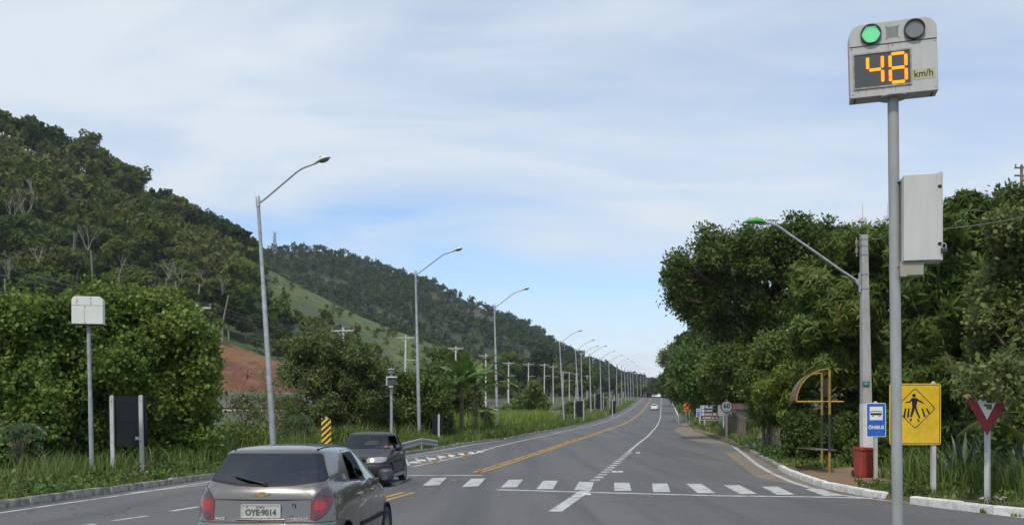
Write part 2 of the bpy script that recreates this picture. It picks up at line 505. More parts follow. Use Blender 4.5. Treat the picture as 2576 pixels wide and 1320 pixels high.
M['paint'] = mat('road_paint_white', (.42, .42, .405), .8, c2=(.18, .18, .177), scale=3.2, detail=10, ramp=(.34, .52))
M['paint_faint'] = mat('faded_road_paint', (.40, .40, .39), .8, c2=(.17, .17, .17), scale=4, detail=9, ramp=(.38, .55))
M['paint_y'] = mat('road_paint_yellow', (.40, .225, .05), .8, c2=(.19, .145, .075), scale=3.0, detail=9, ramp=(.3, .55))
M['kerb_old'] = mat('old_kerb_concrete', (.43, .42, .375), .9, c2=(.13, .125, .095), scale=5, bump=.5, bscale=14, detail=8)
M['kerb_white'] = mat('limewashed_kerb', (.70, .69, .66), .85, c2=(.40, .38, .34), scale=4, bump=.4, bscale=14, detail=8, ramp=(.25, .5))

def frange(*segs):
    r = []
    for a, b_, s_ in segs:
        r += list(np.arange(a, b_, s_))
    return r
ROWS = frange((-30, 13, 2), (13, 17, .2), (17, 60, .6), (60, 200, 2.5), (200, 521, 6))
def strip(name, rows, left, right, zf, cols, material, parent=None, kind='structure', pw=1.0):
    vs = []; fs = []
    for y in rows:
        a, b_ = left(y), right(y)
        for k in range(cols + 1):
            t = (k / cols)
            if pw != 1.0: t = t ** pw
            x = a + (b_ - a) * t
            vs.append((x, y, zf(x, y)))
    for i in range(len(rows) - 1):
        for k in range(cols):
            o = i * (cols + 1) + k
            fs.append((o, o + 1, o + cols + 2, o + cols + 1))
    me = bpy.data.meshes.new(name); me.from_pydata(vs, [], fs); me.polygons.foreach_set('use_smooth', [True] * len(fs)); me.update()
    return link(name, me, material, parent, kind)

road = strip('road', ROWS, lambda y: XL(y) - .02, lambda y: min(XR(y), 60) + .02, lambda x, y: g(y), 10, M['asphalt'])
vl = strip('left_verge', ROWS, lambda y: XL(y), lambda y: XL(y) - 70, lambda x, y: zl(x, y), 40, M['soil_grass'], pw=1.8)
vr = strip('right_verge', [y for y in ROWS if y >= 13.2], lambda y: XR(y), lambda y: XR(y) + 80, lambda x, y: zr(x, y), 40, M['soil_grass'], pw=1.8)
# the wide land below and beyond, out to the horizon
gx = np.concatenate([-np.geomspace(3200, 60, 18), np.linspace(-50, 100, 31), np.geomspace(110, 3200, 18)])
gy = np.concatenate([[-300, -150, -60], np.arange(-40, 540, 12), np.geomspace(560, 4200, 16)])
vs = [(x, y, g(min(y, 2900)) - .55) for y in gy for x in gx]
nx = len(gx)
fs = [(i * nx + k, i * nx + k + 1, (i + 1) * nx + k + 1, (i + 1) * nx + k) for i in range(len(gy) - 1) for k in range(nx - 1)]
me = bpy.data.meshes.new('ground'); me.from_pydata(vs, [], fs); link('ground', me, M['field'], None, 'structure')

# ---- painted markings: parts of the road, a few millimetres proud of it
def ribbon(name, pts, w, material, dz=.005, parent=road, sub=1.2, wob=0.0):
    """pts: centre line (x, y); a painted band of width w that follows the road surface"""
    p = []
    for i in range(len(pts) - 1):
        a, b_ = Vector(pts[i][:2]), Vector(pts[i + 1][:2]); n = max(1, int((b_ - a).length / sub))
        p += [a.lerp(b_, k / n) for k in range(n)]
    p.append(Vector(pts[-1][:2]))
    vs = []
    for i, q in enumerate(p):
        d = (p[min(i + 1, len(p) - 1)] - p[max(0, i - 1)]).normalized(); nn = Vector((-d.y, d.x))
        ww = w / 2 * (1 + random.uniform(-wob, wob))
        for s_ in (1, -1):
            c = q + nn * ww * s_; vs.append((c.x, c.y, g(c.y) + dz))
    fs = [(2 * i, 2 * i + 1, 2 * i + 3, 2 * i + 2) for i in range(len(p) - 1)]
    me = bpy.data.meshes.new(name); me.from_pydata(vs, [], fs)
    return link(name, me, material, parent)
def quad_paint(name, corners, material, dz=.006, parent=road):
    vs = [(c.x, c.y, g(c.y) + dz) for c in corners]
    # split lengthwise so that it keeps to the road
    me = bpy.data.meshes.new(name); me.from_pydata(vs, [], [(0, 1, 2, 3)])
    return link(name, me, material, parent)
ys = [y for y in ROWS if 33 < y < 470]
for off in (-.13, .13):
    ribbon('centre_line', [(centre(y) + off, y) for y in [32.2] + ys], .13, M['paint_y'], wob=.12)
    ribbon('centre_line', [(centre(y) + off, y) for y in (11, 14, 17, 20, 22, 23.9)], .13, M['paint_y'], wob=.12)
ribbon('edge_line', [G(1038, 1172), G(1120, 1155), G(1190, 1140)] + [Vector((centre(y) - 3.1, y)) for y in ys if y > 51], .13, M['paint'], wob=.1)
ribbon('edge_line', [(XL(y) + .55, y) for y in ROWS if 8 < y < 62], .12, M['paint'], wob=.1)
ribbon('edge_line', [(centre(y) + 4.1, y) for y in ROWS if 46.5 < y < 470], .14, M['paint'], wob=.1)
# short dashes where traffic may turn off, then one long bar at the stop line
ts = np.linspace(28.2, 46, 15)
for a in ts:
    c0 = centre(a) + 4.15 - .35 * sstep(32, a, 46)
    ribbon('dashed_line', [(c0, a), (centre(a + .62) + 4.15, a + .62)], .26, M['paint'])
ribbon('dashed_line', [G(1396, 1285), G(1474, 1231)], .26, M['paint'])
ribbon('edge_line', [G(x, y) for x, y in ((1842, 1118), (1872, 1141), (1905, 1167), (1945, 1190), (1990, 1210), (2040, 1226), (2110, 1243), (2220, 1256), (2330, 1269), (2576, 1301), (2760, 1330))], .16, M['paint'], wob=.08)
ribbon('stop_line', [G(1250, 1230), G(1500, 1237), G(1800, 1245), G(2095, 1249), G(2200, 1252)], .28, M['paint'])
ribbon('stop_line', [G(1215, 1194), G(1030, 1194), G(900, 1197)], .26, M['paint'])
# zebra crossing
zs = [(2049, 1229, 2093, 1245), (1939, 1223, 1974, 1242), (1842, 1219, 1880, 1240), (1747, 1216, 1776, 1238), (1661, 1215, 1663, 1235), (1565, 1213, 1566, 1232), (1476, 1211, 1465, 1230), (1385, 1208, 1370, 1228), (1298, 1206, 1280, 1224), (1203, 1203, 1183, 1222), (1105, 1201, 1083, 1220), (1010, 1201, 978, 1219), (925, 1200, 890, 1218), (835, 1199, 790, 1217), (735, 1199, 690, 1216)]
for xa, ya, xb, yb in zs:
    w = .21
    a, b_ = G(xa, ya), G(xb, yb)
    if xa > 1150: a, b_ = a + Vector((0, .1, 0)), b_ - Vector((0, .1, 0))
    sk = .18 if xa < 1300 else 0
    quad_paint('zebra_stripe', [a + Vector((-w, 0, 0)), a + Vector((w, sk, 0)), b_ + Vector((w, sk, 0)), b_ + Vector((-w, 0, 0))], M['paint'])
# lane dashes on the near left, and the hatched island behind the dark car
for a, b_ in (((430, 1284), (500, 1273)), ((285, 1308), (370, 1296)), ((330, 1238), (520, 1217)), ((180, 1325), (240, 1316))):
    ribbon('lane_dash', [G(*a), G(*b_)], .13, M['paint'])
for k in range(9):
    t = k / 8
    a = G(1030 + 215 * t, 1170 - 41 * t); b_ = G(1018 + 222 * t + 0, 1152 - 23 * t)
    a2 = b_ + (a - b_) * .96; b2 = b_ + (a - b_) * .08
    ribbon('hatch_stripe', [a2, b2], .13, M['paint_faint'], dz=.006)
ribbon('edge_line', [G(1020, 1150), G(1130, 1138), G(1240, 1127)], .12, M['paint'], wob=.1)
# reflective road studs
def stud_mesh(nm):
    mb = MB(); mb.prism([(-.13, 0), (.13, 0), (.085, .05), (-.085, .05)], -.075, .075)
    mb.box(-.07, .07, -.078, .078, .012, .034)
    return mb.mesh(nm)
st_y, st_w = stud_mesh('stud'), stud_mesh('stud')
st_y.materials.append(M['paint_y']); st_w.materials.append(M['white_paint'])
def stud(p, me, s_=1.0):
    o = link('road_stud', me, None, road); o.location = (p.x, p.y, g(p.y) + .004); o.rotation_euler = (0, 0, R(-9)); o.scale = (s_,) * 3
for y in np.arange(33, 75, 3.2): stud(Vector((centre(y), y)), st_y)
stud(G(1140, 1208), st_y, .7)
for x, y in ((1040, 1163), (1062, 1158), (1088, 1154), (1112, 1149), (1136, 1146), (1160, 1142), (1185, 1139), (1207, 1136)): stud(G(x, y), st_w, 1.15)
for x, y in ((1060, 1166), (1098, 1162), (1128, 1152), (1172, 1146), (1165, 1152)): stud(G(x, y), st_y, 1.1)
for x, y in ((1476, 1243), (1560, 1186), (1605, 1138), (1545, 1186)): stud(G(x, y), st_w, .8)

# ---- kerbs: every stone is a part
kerb_l = tag(bpy.data.objects.new('left_kerb', None), kind='structure'); COL.objects.link(kerb_l)
kerb_r = tag(bpy.data.objects.new('right_kerb', None), kind='structure'); COL.objects.link(kerb_r)
def stone_mesh(nm, ln, seed, w=.15, h=.16):
    rr = random.Random(seed); bm = bmesh.new()
    bmesh.ops.create_grid(bm, x_segments=1, y_segments=1, size=1)
    bm.free(); bm = bmesh.new(); bmesh.ops.create_cube(bm, size=1)
    for q in bm.verts: q.co = (q.co.x * w, q.co.y * ln, (q.co.z + .5) * (h + .2) - .2)
    bmesh.ops.bevel(bm, geom=[e for e in bm.edges], offset=.022, segments=2, affect='EDGES')
    for q in bm.verts: q.co += Vector((rr.uniform(-.006, .006), rr.uniform(-.01, .01), rr.uniform(-.006, .006)))
    me = bpy.data.meshes.new(nm); bm.to_mesh(me); bm.free()
    return me
def kerb_run(path, parent, ln, material, side, nvar=5, gap=.012, jit=.008, h=.16):
    vars_ = [stone_mesh('kerb_stone', ln - gap, 100 + i, h=h) for i in range(nvar)]
    for m_ in vars_: m_.materials.append(material)
    acc = 0.0; pts = [Vector(p) for p in path]
    seg = [(pts[i], pts[i + 1]) for i in range(len(pts) - 1)]
    tot = sum((b_ - a).length for a, b_ in seg)
    def at(s_):
        for a, b_ in seg:
            l_ = (b_ - a).length
            if s_ <= l_: return a.lerp(b_, s_ / l_)
            s_ -= l_
        return seg[-1][1]
    s_ = 0
    while s_ + ln <= tot:
        a, b_ = at(s_), at(s_ + ln); mid = (a + b_) / 2; d = b_ - a
        o = link('kerb_stone', random.choice(vars_), None, parent)
        nrm = Vector((d.y, -d.x)).normalized() * side
        o.location = (mid.x + nrm.x * .07 + random.uniform(-jit, jit), mid.y + nrm.y * .07, g(mid.y) + random.uniform(-jit, jit))
        o.rotation_euler = (0, 0, math.atan2(-d.x, d.y) + random.uniform(-.008, .008))
        s_ += ln
kerb_run([(XL(y), y) for y in np.arange(6, 31, .5)], kerb_l, 1.6, M['kerb_old'], -1, gap=.006, jit=.012)
kerb_run([(XL(y), y) for y in np.arange(33, 62, .5)], kerb_l, 1.0, M['kerb_old'], -1, jit=.03, h=.1)
kerb_run([(XL(y), y) for y in np.arange(62, 110, 1)], kerb_l, 1.6, M['kerb_old'], -1, jit=.02, h=.1)
kp = [(24, 13.15), (20, 13.3), (16, 13.55), (13.6, 13.9)] + [(XR(y), y) for y in np.arange(14.2, 21.0, .3)]
kerb_run(kp, kerb_r, .82, M['kerb_white'], 1, gap=.03, jit=.012)
kerb_run([(XR(y), y) for y in np.arange(21.7, 34, .3)], kerb_r, 1.0, M['kerb_white'], 1, gap=.004, jit=.003)
kerb_run([(XR(y), y) for y in np.arange(34, 45, .4)], kerb_r, .9, M['kerb_old'], 1, jit=.02)
strip('gutter_dust', list(np.arange(20.6, 22.4, .2)), lambda y: XR(y) - .35 + abs(y - 21.5) * .3, lambda y: XR(y) + .7, lambda x, y: g(y) + .004 + (zr(max(x, XR(y)), y) + .02 - g(y)) * sstep(x - XR(y), -.2, .6), 8, M['dirt'])
# trodden dirt at the bus stop, dusty gutter, drive and dirt shoulder
strip('dirt_pavement', list(np.arange(21.6, 36, .5)), lambda y: XR(y) + .16, lambda y: XR(y) + 2.2 + 1.1 * sstep(y, 23, 28) - 1.4 * sstep(y, 33, 36), lambda x, y: zr(x, y) + .012, 8, M['dirt'])
strip('gutter_dust', list(np.arange(22.5, 47, .6)), lambda y: XR(y) - (.1 + 1.0 * sstep(y, 24, 30)), lambda y: XR(y) - .01, lambda x, y: g(y) + .003, 3, M['dust'])
strip('drive', list(np.arange(47.5, 52.5, .4)), lambda y: XR(y) - .05, lambda y: XR(y) + 22, lambda x, y: zr(x, y) + .02, 10, M['asphalt'], pw=1.6)
strip('dirt_shoulder', list(np.arange(52, 120, 1.5)), lambda y: XR(y) - 1.6 * sstep(y, 52, 60) * (1 - .6 * sstep(y, 85, 118)), lambda y: XR(y) + .01, lambda x, y: g(y) + .004, 4, M['dust'])
strip('dirt_bank', list(np.arange(52, 84, 1)), lambda y: XR(y) - .02, lambda y: XR(y) + .25 + 1.2 * (1 - sstep(y, 60, 84)) * sstep(y, 51.5, 54), lambda x, y: zr(x, y) + .02, 4, M['dirt'])
# sandy lot behind the power line
strip('sandy_lot', list(np.arange(150, 196, 3)), lambda y: -75, lambda y: -1 + (y - 150) * .05, lambda x, y: zl(x, y) + .05, 24, M['lot'])
# ------------------------------------------------------------------ hills
M['hill_soil'] = mat('hill_undergrowth', (.055, .088, .024), .95, c2=(.03, .05, .015), scale=.16, bump=.6, bscale=1.2, detail=9)
M['hill_far'] = mat('far_hill_cover', (.038, .060, .024), .95, c2=(.022, .038, .017), scale=.06, bump=.6, bscale=.5, detail=9)
def grassy(name, ca, cb, cc, sc):
    m = bpy.data.materials.new(name); m.use_nodes = True
    t = m.node_tree; b = t.nodes['Principled BSDF']
    co = t.nodes.new('ShaderNodeTexCoord'); n = t.nodes.new('ShaderNodeTexNoise'); n.inputs['Scale'].default_value = sc; n.inputs['Detail'].default_value = 9; n.inputs['Roughness'].default_value = .7
    t.links.new(co.outputs['Object'], n.inputs[0])
    r = t.nodes.new('ShaderNodeValToRGB'); r.color_ramp.elements.new(.5)
    for e, (p, c) in zip(r.color_ramp.elements, ((.38, ca), (.5, cb), (.62, cc))): e.position = p; e.color = (*c, 1)
    t.links.new(n.outputs['Fac'], r.inputs[0]); t.links.new(r.outputs[0], b.inputs['Base Color']); b.inputs['Roughness'].default_value = .95
    bp = t.nodes.new('ShaderNodeBump'); bp.inputs['Strength'].default_value = .9; bp.inputs['Distance'].default_value = 1.2; t.links.new(n.outputs['Fac'], bp.inputs['Height']); t.links.new(bp.outputs[0], b.inputs['Normal'])
    return m
M['pasture'] = grassy('hill_pasture', (.035, .056, .012), (.075, .105, .02), (.115, .13, .03), .22)
M['pasture_far'] = grassy('far_pasture', (.022, .042, .018), (.042, .066, .028), (.058, .08, .036), .08)
M['rock'] = grassy('bare_rock_face', (.03, .036, .02), (.055, .045, .034), (.09, .07, .058), .09)
M['cut_soil'] = grassy('red_cut_soil', (.14, .056, .022), (.185, .080, .028), (.15, .105, .04), .18)
M['cut_soil_dark'] = grassy('dark_red_soil', (.10, .040, .022), (.14, .054, .028), (.19, .09, .05), .25)

class Hill:
    """a ridge: for each bearing a foot, a crest and a fall behind it"""
    def __init__(s, ridge, crest_d, foot_d, foot_z, pw, rough, seed):
        s.ridge, s.cd, s.fd, s.fz, s.pw, s.rough = interp(ridge), interp(crest_d), interp(foot_d), foot_z, pw, rough
        rr = np.random.default_rng(seed)
        s.w = [(rr.uniform(.008, .05), rr.uniform(.008, .05), rr.uniform(0, 6.3), rr.uniform(.4, 1)) for _ in range(7)]
    def z(s, x, d):
        """height over the place at bearing x (pixels), d metres ahead"""
        f0, c0 = s.fd(x), s.cd(x)
        zc_ = EYE - (s.ridge(x) - HY) * c0 / F
        zf = s.fz(d) - 1.0
        t = (d - f0) / (c0 - f0)
        X = (x - CX) * d / F
        n = sum(a * math.sin(p * X + q * d + ph) for p, q, ph, a in s.w) * s.rough
        if t <= 1:
            e = max(t, 0)
            return zf + (zc_ - zf) * (e ** s.pw) + n * min(1, e * 3) * max(0., 1 - e) * 1.6 + (t * 6 if t < 0 else 0)
        return zc_ - (t - 1) ** 1.3 * (zc_ - zf) * .55 + n * min(1, (t - 1) * 3)
    def pt(s, x, d): return Vector(((x - CX) * d / F, d, s.z(x, d)))
    def build(s, name, xs, ts, faces_mat):
        vs = []; fs = []
        for x in xs:
            for t in ts:
                d = s.fd(x) + (s.cd(x) - s.fd(x)) * t
                vs.append(s.pt(x, d))
        n = len(ts)
        for i in range(len(xs) - 1):
            for k in range(n - 1): fs.append((i * n + k, i * n + k + 1, (i + 1) * n + k + 1, (i + 1) * n + k))
        me = bpy.data.meshes.new(name); me.from_pydata([tuple(v) for v in vs], [], fs)
        for m_ in faces_mat[0]: me.materials.append(m_)
        mi = []
        for f in fs:
            c = sum((vs[i] for i in f), Vector()) / 4
            mi.append(faces_mat[1](*scr(c)))
        me.polygons.foreach_set('material_index', mi); me.polygons.foreach_set('use_smooth', [True] * len(fs)); me.update()
        return link(name, me, None, None, 'structure')
def scr(p): return CX + p.x * F / p.y, HY - (p.z - EYE) * F / p.y
def inpoly(x, y, poly):
    c = False; j = len(poly) - 1
    for i in range(len(poly)):
        xi, yi = poly[i]; xj, yj = poly[j]
        if (yi > y) != (yj > y) and x < (xj - xi) * (y - yi) / (yj - yi) + xi: c = not c
        j = i
    return c
near = Hill([(-900, 60), (-400, 240), (0, 352), (100, 400), (200, 436), (300, 490), (400, 546), (480, 592), (560, 628), (640, 660), (720, 700), (800, 742), (900, 792), (1000, 832), (1100, 868), (1200, 902), (1300, 935), (1420, 968), (1560, 994), (1700, 1010)],
            [(-900, 300), (0, 330), (400, 360), (800, 400), (1250, 440), (1700, 520)],
            [(-900, 150), (500, 168), (760, 190), (1000, 240), (1250, 320), (1700, 430)], lambda d: g(min(d, 2000)) + 1.2, 1.12, 1.6, 3)
far = Hill([(-200, 700), (300, 632), (610, 634), (660, 640), (720, 630), (800, 634), (870, 650), (1000, 690), (1080, 716), (1150, 746), (1230, 782), (1300, 812), (1360, 840), (1400, 868), (1450, 896), (1500, 922), (1560, 948), (1630, 970), (1700, 990), (1900, 1010)],
           [(-200, 760), (600, 820), (1900, 980)], [(-200, 480), (600, 500), (1250, 520), (1700, 640), (1900, 700)], lambda d: 12.0, 1.0, 5.0, 5)
PAST1 = [(660, 660), (778, 705), (908, 778), (1070, 833), (1200, 870), (1320, 910), (1270, 930), (1130, 935), (1010, 922), (965, 870), (900, 822), (800, 772), (690, 735)]
PAST2 = [(745, 700), (790, 690), (850, 706), (890, 725), (860, 732), (800, 715)]
PAST3 = [(900, 772), (960, 778), (1010, 805), (980, 808), (920, 788)]
ROCK = [(1085, 735), (1140, 742), (1210, 772), (1250, 800), (1230, 815), (1170, 805), (1110, 775), (1050, 752)]
CUT = [(505, 840), (700, 905), (715, 1000), (505, 1000)]
near.build('wooded_hill', list(np.arange(-900, 1522, 14)), list(np.linspace(-.08, 1, 46)) + [1.08, 1.2, 1.4, 1.7], ([M['hill_soil'], M['pasture']], lambda x, y: 1 if inpoly(x, y, PAST1) else 0))
far.build('far_hill', list(np.arange(-200, 1910, 14)), list(np.linspace(0, 1, 46)) + [1.06, 1.15, 1.3, 1.6], ([M['hill_far'], M['pasture_far'], M['rock']], lambda x, y: 2 if inpoly(x, y, ROCK) else (1 if inpoly(x, y, PAST2) or inpoly(x, y, PAST3) else 0)))
# red earth cut at the hill's foot, in benches
rowsC = [(1002, 160), (986, 163), (984, 166), (950, 170), (948, 173), (934, 175), (932, 178), (905, 184)]
xsC = np.linspace(470, 760, 26)
def cut_mesh(name, r, m_):
    vs = []; fs = []
    for yy, d in r:
        for x in xsC:
            q = P(x, yy + random.uniform(-1.5, 1.5) + max(0, x - 505) * .36 * min(1, max(0, (912 - yy) / 72)), d)
            vs.append(tuple(q + Vector((0, random.uniform(-.4, .4), 0))))
    n = len(xsC)
    for i in range(len(r) - 1):
        for k in range(n - 1): fs.append((i * n + k, i * n + k + 1, (i + 1) * n + k + 1, (i + 1) * n + k))
    me = bpy.data.meshes.new(name); me.from_pydata(vs, [], fs); me.update()
    return link(name, me, m_, None, 'structure')
cut_mesh('earth_cut_benches', rowsC, M['cut_soil_dark'])
cut_mesh('earth_cut_slope', [(905, 184.2), (888, 188), (870, 193), (850, 198), (838, 204)], M['cut_soil'])
# gabion wall in front of the cut
t = thing('gabion_wall', 'long low grey gabion wall at the foot of the red earth cut', 'wall', P(620, 1018, 157))
mb = MB(); random.seed(5)
for k in range(30):
    for j in range(3):
        x = -8 + k * .62 + random.uniform(-.05, .05); z = -.4 + j * .8
        mb.box(x, x + .615, -.3 + random.uniform(-.08, .08), .5, z, z + .795, b=.05)
mb.build('stone_basket', mat('gabion_stone', (.20, .20, .195), .9, c2=(.10, .10, .098), scale=2.5, bump=.6, bscale=7), t, 'stuff')
# ------------------------------------------------------------------ street furniture
def lean(px, ln): return math.atan2(px, ln)
# --- the speed display on its pole
def led_mat(name, c, s_): return mat(name, c, .4, emit=c, es=s_)
M['led_amber'] = led_mat('lit_amber_led', (1.0, .40, .015), 1.25)
M['led_halo'] = mat('amber_led_glow', (.45, .09, .01), .5, emit=(1.0, .16, .0), es=.22)  # glow around the LEDs, put in as a self-lit orange strip
M['led_green'] = led_mat('lit_green_led', (.30, .92, .50), .85)
M['green_lens'] = mat('green_lens', (.05, .30, .12), .25, emit=(.02, .32, .10), es=.28)
M['grey_lens'] = mat('unlit_lens', (.20, .21, .21), .25, var=.2, scale=90)
M['screen'] = mat('display_screen', (.065, .07, .07), .3)
M['sticker'] = mat('olive_sticker', (.40, .38, .20), .6, var=.1)
d0 = 11.0; sc0 = F / d0
pb = P(2259, HY + EYE * sc0, d0); pb.z = 0
disp = thing('speed_display', 'tall grey pole topped by a speed display showing an amber 48 km/h', 'speed display', pb, 0, None, (0, -.0105))
ptop = (HY - 252) / sc0 + EYE
mb = MB(); mb.tube([(0, 0, 0), (0, 0, ptop + .05)], .0585, n=20); mb.build('pole', M['pole_grey'], disp)
mb = MB(); mb.lathe([(.16, .0), (.16, .02)], 16); mb.lathe([(.075, .02), (.06, .1)], 16); mb.build('base_plate', M['galv'], disp)
case = bpy.data.objects.new('display_case', None); COL.objects.link(case); case.parent = disp
case.location = (0, 0, ptop + .035); case.scale = (.93, .93, .93); case.rotation_euler = (0, R(-.9), R(-15))
CW, CH, CD = .975, .875, .25
# body of the case as a hollow-looking solid with rounded upper corners
def case_outline(w, h, r, x0=None):
    x0 = -w / 2; p = [(x0, 0), (x0 + w, 0)]
    for cx, a in ((x0 + w - r, 0), (x0 + r, 90)):
        for k in range(9): p.append((cx + r * math.cos(R(a + 90 * k / 8)), h - r + r * math.sin(R(a + 90 * k / 8))))
    return p
CO = .0
mb = MB(); mb.prism(case_outline(CW, CH, .15), -.11, CD - .11); b0 = mb.build('shell', M['case'], case)
bv = b0.modifiers.new('bevel', 'BEVEL'); bv.width = .008; bv.segments = 2; bv.limit_method = 'ANGLE'
mb = MB(); mb.box(-CW / 2 + .004, CW / 2 - .004, -.116, -.108, .605, .611); mb.build('panel_joint', M['dark_gap'], case)
def disc(mb, x, z, r, y0, y1, n=24): return mb.prism(circ(x, z, r, n), y0, y1)
for x, lens, leds in ((-.24, M['green_lens'], True), (.243, M['grey_lens'], False)):
    q = MB(); ring_prism(q, circ(x, .735, .118, 32), circ(x, .735, .104, 32), -.145, -.108); rg = q.build('signal_light', M['black'], case)
    q = MB(); disc(q, x, .735, .106, -.122, -.108, 32); q.build('lens', lens, rg)
    q = MB(); st = .024
    for i in range(-5, 6):
        for j in range(-5, 6):
            px, pz = (i + (j % 2) * .5) * st, j * st * .87
            if px * px + pz * pz < .098 ** 2: disc(q, x + px, .735 + pz, .0070, -.127, -.120, 6)
    q.build('led_array', M['led_green'] if leds else mat('unlit_led', (.30, .31, .31), .3), rg)
q = MB()
for i in range(10):
    for j in range(10): disc(q, -.062 + i * .0135, .675 + j * .0135, .0042, -.113, -.108, 6)
q.build('speaker_holes', M['dark_gap'], case)
for x, z in ((-.07, .805), (.07, .805), (-.07, .665), (.07, .665)):
    q = MB(); disc(q, x, z, .006, -.116, -.108, 8); q.build('screw', M['rust'], case)
X0, X1, Z0, Z1 = -.435, .185, .115, .505
q = MB(); q.prism([(X0, Z0), (X1, Z0), (X1, Z1), (X0, Z1)], -.113, -.105); scn = q.build('screen', M['screen'], case)
q = MB(); ring_prism(q, [(X0 - .018, Z0 - .018), (X1 + .018, Z0 - .018), (X1 + .018, Z1 + .018), (X0 - .018, Z1 + .018)], [(X0, Z0), (X1, Z0), (X1, Z1), (X0, Z1)], -.122, -.106)
q.build('screen_frame', mat('frame_grey', (.36, .35, .32), .5, c2=(.22, .17, .11), scale=14), case)
# digits: each lit segment a strip of round amber LEDs
def segment(ax, az, bx, bz, parent):
    d = Vector((bx - ax, bz - az)); l_ = d.length; d.normalize(); nn = Vector((-d.y, d.x))
    n = max(3, int(l_ / .0132))
    q = MB()
    for r_ in (-1, 0, 1):
        m_ = n if r_ else n + 1
        for k in range(m_):
            c = Vector((ax, az)) + d * (l_ * ((k + (.5 if r_ else 0)) / n)) + nn * r_ * .0115
            q.prism(circ(c.x, c.y, .0056, 6), -.121, -.113)
    s_ = MB(); w_ = .0205
    s_.prism([(ax - d.x * .008, az - d.y * .008), (ax + nn.x * w_, az + nn.y * w_), (bx + nn.x * w_, bz + nn.y * w_), (bx + d.x * .008, bz + d.y * .008), (bx - nn.x * w_, bz - nn.y * w_), (ax - nn.x * w_, az - nn.y * w_)], -.1155, -.1125)
    o = s_.build('digit_segment', M['led_halo'], scn)
    q.build('led_strip', M['led_amber'], parent)
def digit(x0, z0, w, h, segs):
    m = z0 + h / 2; e = .02
    co = {'a': (x0 + e, z0 + h, x0 + w - e, z0 + h), 'd': (x0 + e, z0, x0 + w - e, z0), 'g': (x0 + e, m, x0 + w - e, m), 'f': (x0, m + e, x0, z0 + h - e), 'e': (x0, z0 + e, x0, m - e), 'b': (x0 + w, m + e, x0 + w, z0 + h - e), 'c': (x0 + w, z0 + e, x0 + w, m - e)}
    for s_ in segs: segment(*co[s_], scn)
digit(-.285, .145, .165, .335, 'fgbc')
digit(-.035, .140, .175, .335, 'abcdefg')
q = MB(); q.prism([(.205, .145), (.455, .145), (.455, .265), (.205, .265)], -.1125, -.108); stk = q.build('unit_sticker', M['sticker'], case)
text('unit_lettering', 'km/h', .115, M['sign_ink'], stk, (.33, -.114, .208), sx=.92, bold=.001)
for i in range(7):       # rain streaks of rust under the screen frame and the joint
    x = (-.40, -.31, -.12, .02, .17, .30, -.05)[i]; z = (.095, .095, .095, .095, .095, .60, .60)[i]; l_ = (.05, .07, .04, .08, .06, .05, .07)[i]
    q = MB(); q.prism([(x - .004, z), (x + .004, z), (x + .0015, z - l_), (x - .0015, z - l_)], -.1125, -.108); q.build('rust_streak', mat('rust_stain', (.24, .19, .13), .8), case)
for x, z in ((-.46, .58), (.46, .58), (-.46, .04), (.46, .04), (0, .58)):
    q = MB(); disc(q, x, z, .007, -.115, -.108, 8); q.build('screw', M['rust'], case)
for x in (-.43, .43):
    q = MB(); q.box(x - .008, x + .008, -.06, .1, -.006, .004); q.build('vent_slot', M['dark_gap'], case)
q = MB(); q.lathe([(.17, -.012), (.17, .002)], 24); q.build('mounting_flange', M['galv'], case)
# --- cabinet strapped to the pole
cz = EYE - (662 - HY) / sc0
cab = thing('control_cabinet', 'pale grey steel equipment cabinet strapped to the speed display pole', 'cabinet', (pb.x - .045, d0 - .07, cz), R(-14))
q = MB(); q.box(.062, .46, -.1, .17, .0, .935, b=.006); q.build('body', M['cab'], cab)
q = MB(); q.box(.405, .448, -.106, -.102, .0, .94); q.box(.446, .452, -.12, .17, -.012, .95); dr = q.build('door_flange', M['cab'], cab)
for z in (.17, .79):
    q = MB(); q.prism([(.428 + .022 * math.cos(a), z + .018 * math.sin(a)) for a in np.linspace(0, 6.28, 14)[:-1]], -.1105, -.107); q.build('latch_hole', M['dark_gap'], cab)
q = MB(); q.box(.045, .064, -.07, .16, -.03, .91); q.build('back_plate', M['pole_grey'], cab)
for z in (.90, -.03):
    q = MB(); q.lathe([(.064, z - .008), (.064, z + .008)], 20, (.035, .07, 0)); q.build('strap', M['galv_blue'], cab)
q = MB(); q.box(.03, .27, -.07, .09, -.15, -.005); q.box(.03, .1, -.078, -.07, -.165, -.09); q.build('bracket', mat('bracket_beige', (.30, .28, .22), .6), cab)
q = MB(); q.box(.435, .50, -.135, -.105, .07, .125, b=.008); pl = q.build('padlock', mat('padlock_grey', (.06, .065, .075), .4, .6), cab)
q = MB(); q.tube([(.447, -.12, .12), (.447, -.12, .155), (.458, -.12, .17), (.476, -.12, .17), (.487, -.12, .155), (.487, -.12, .12)], .006, 8); q.build('shackle', M['galv'], pl)

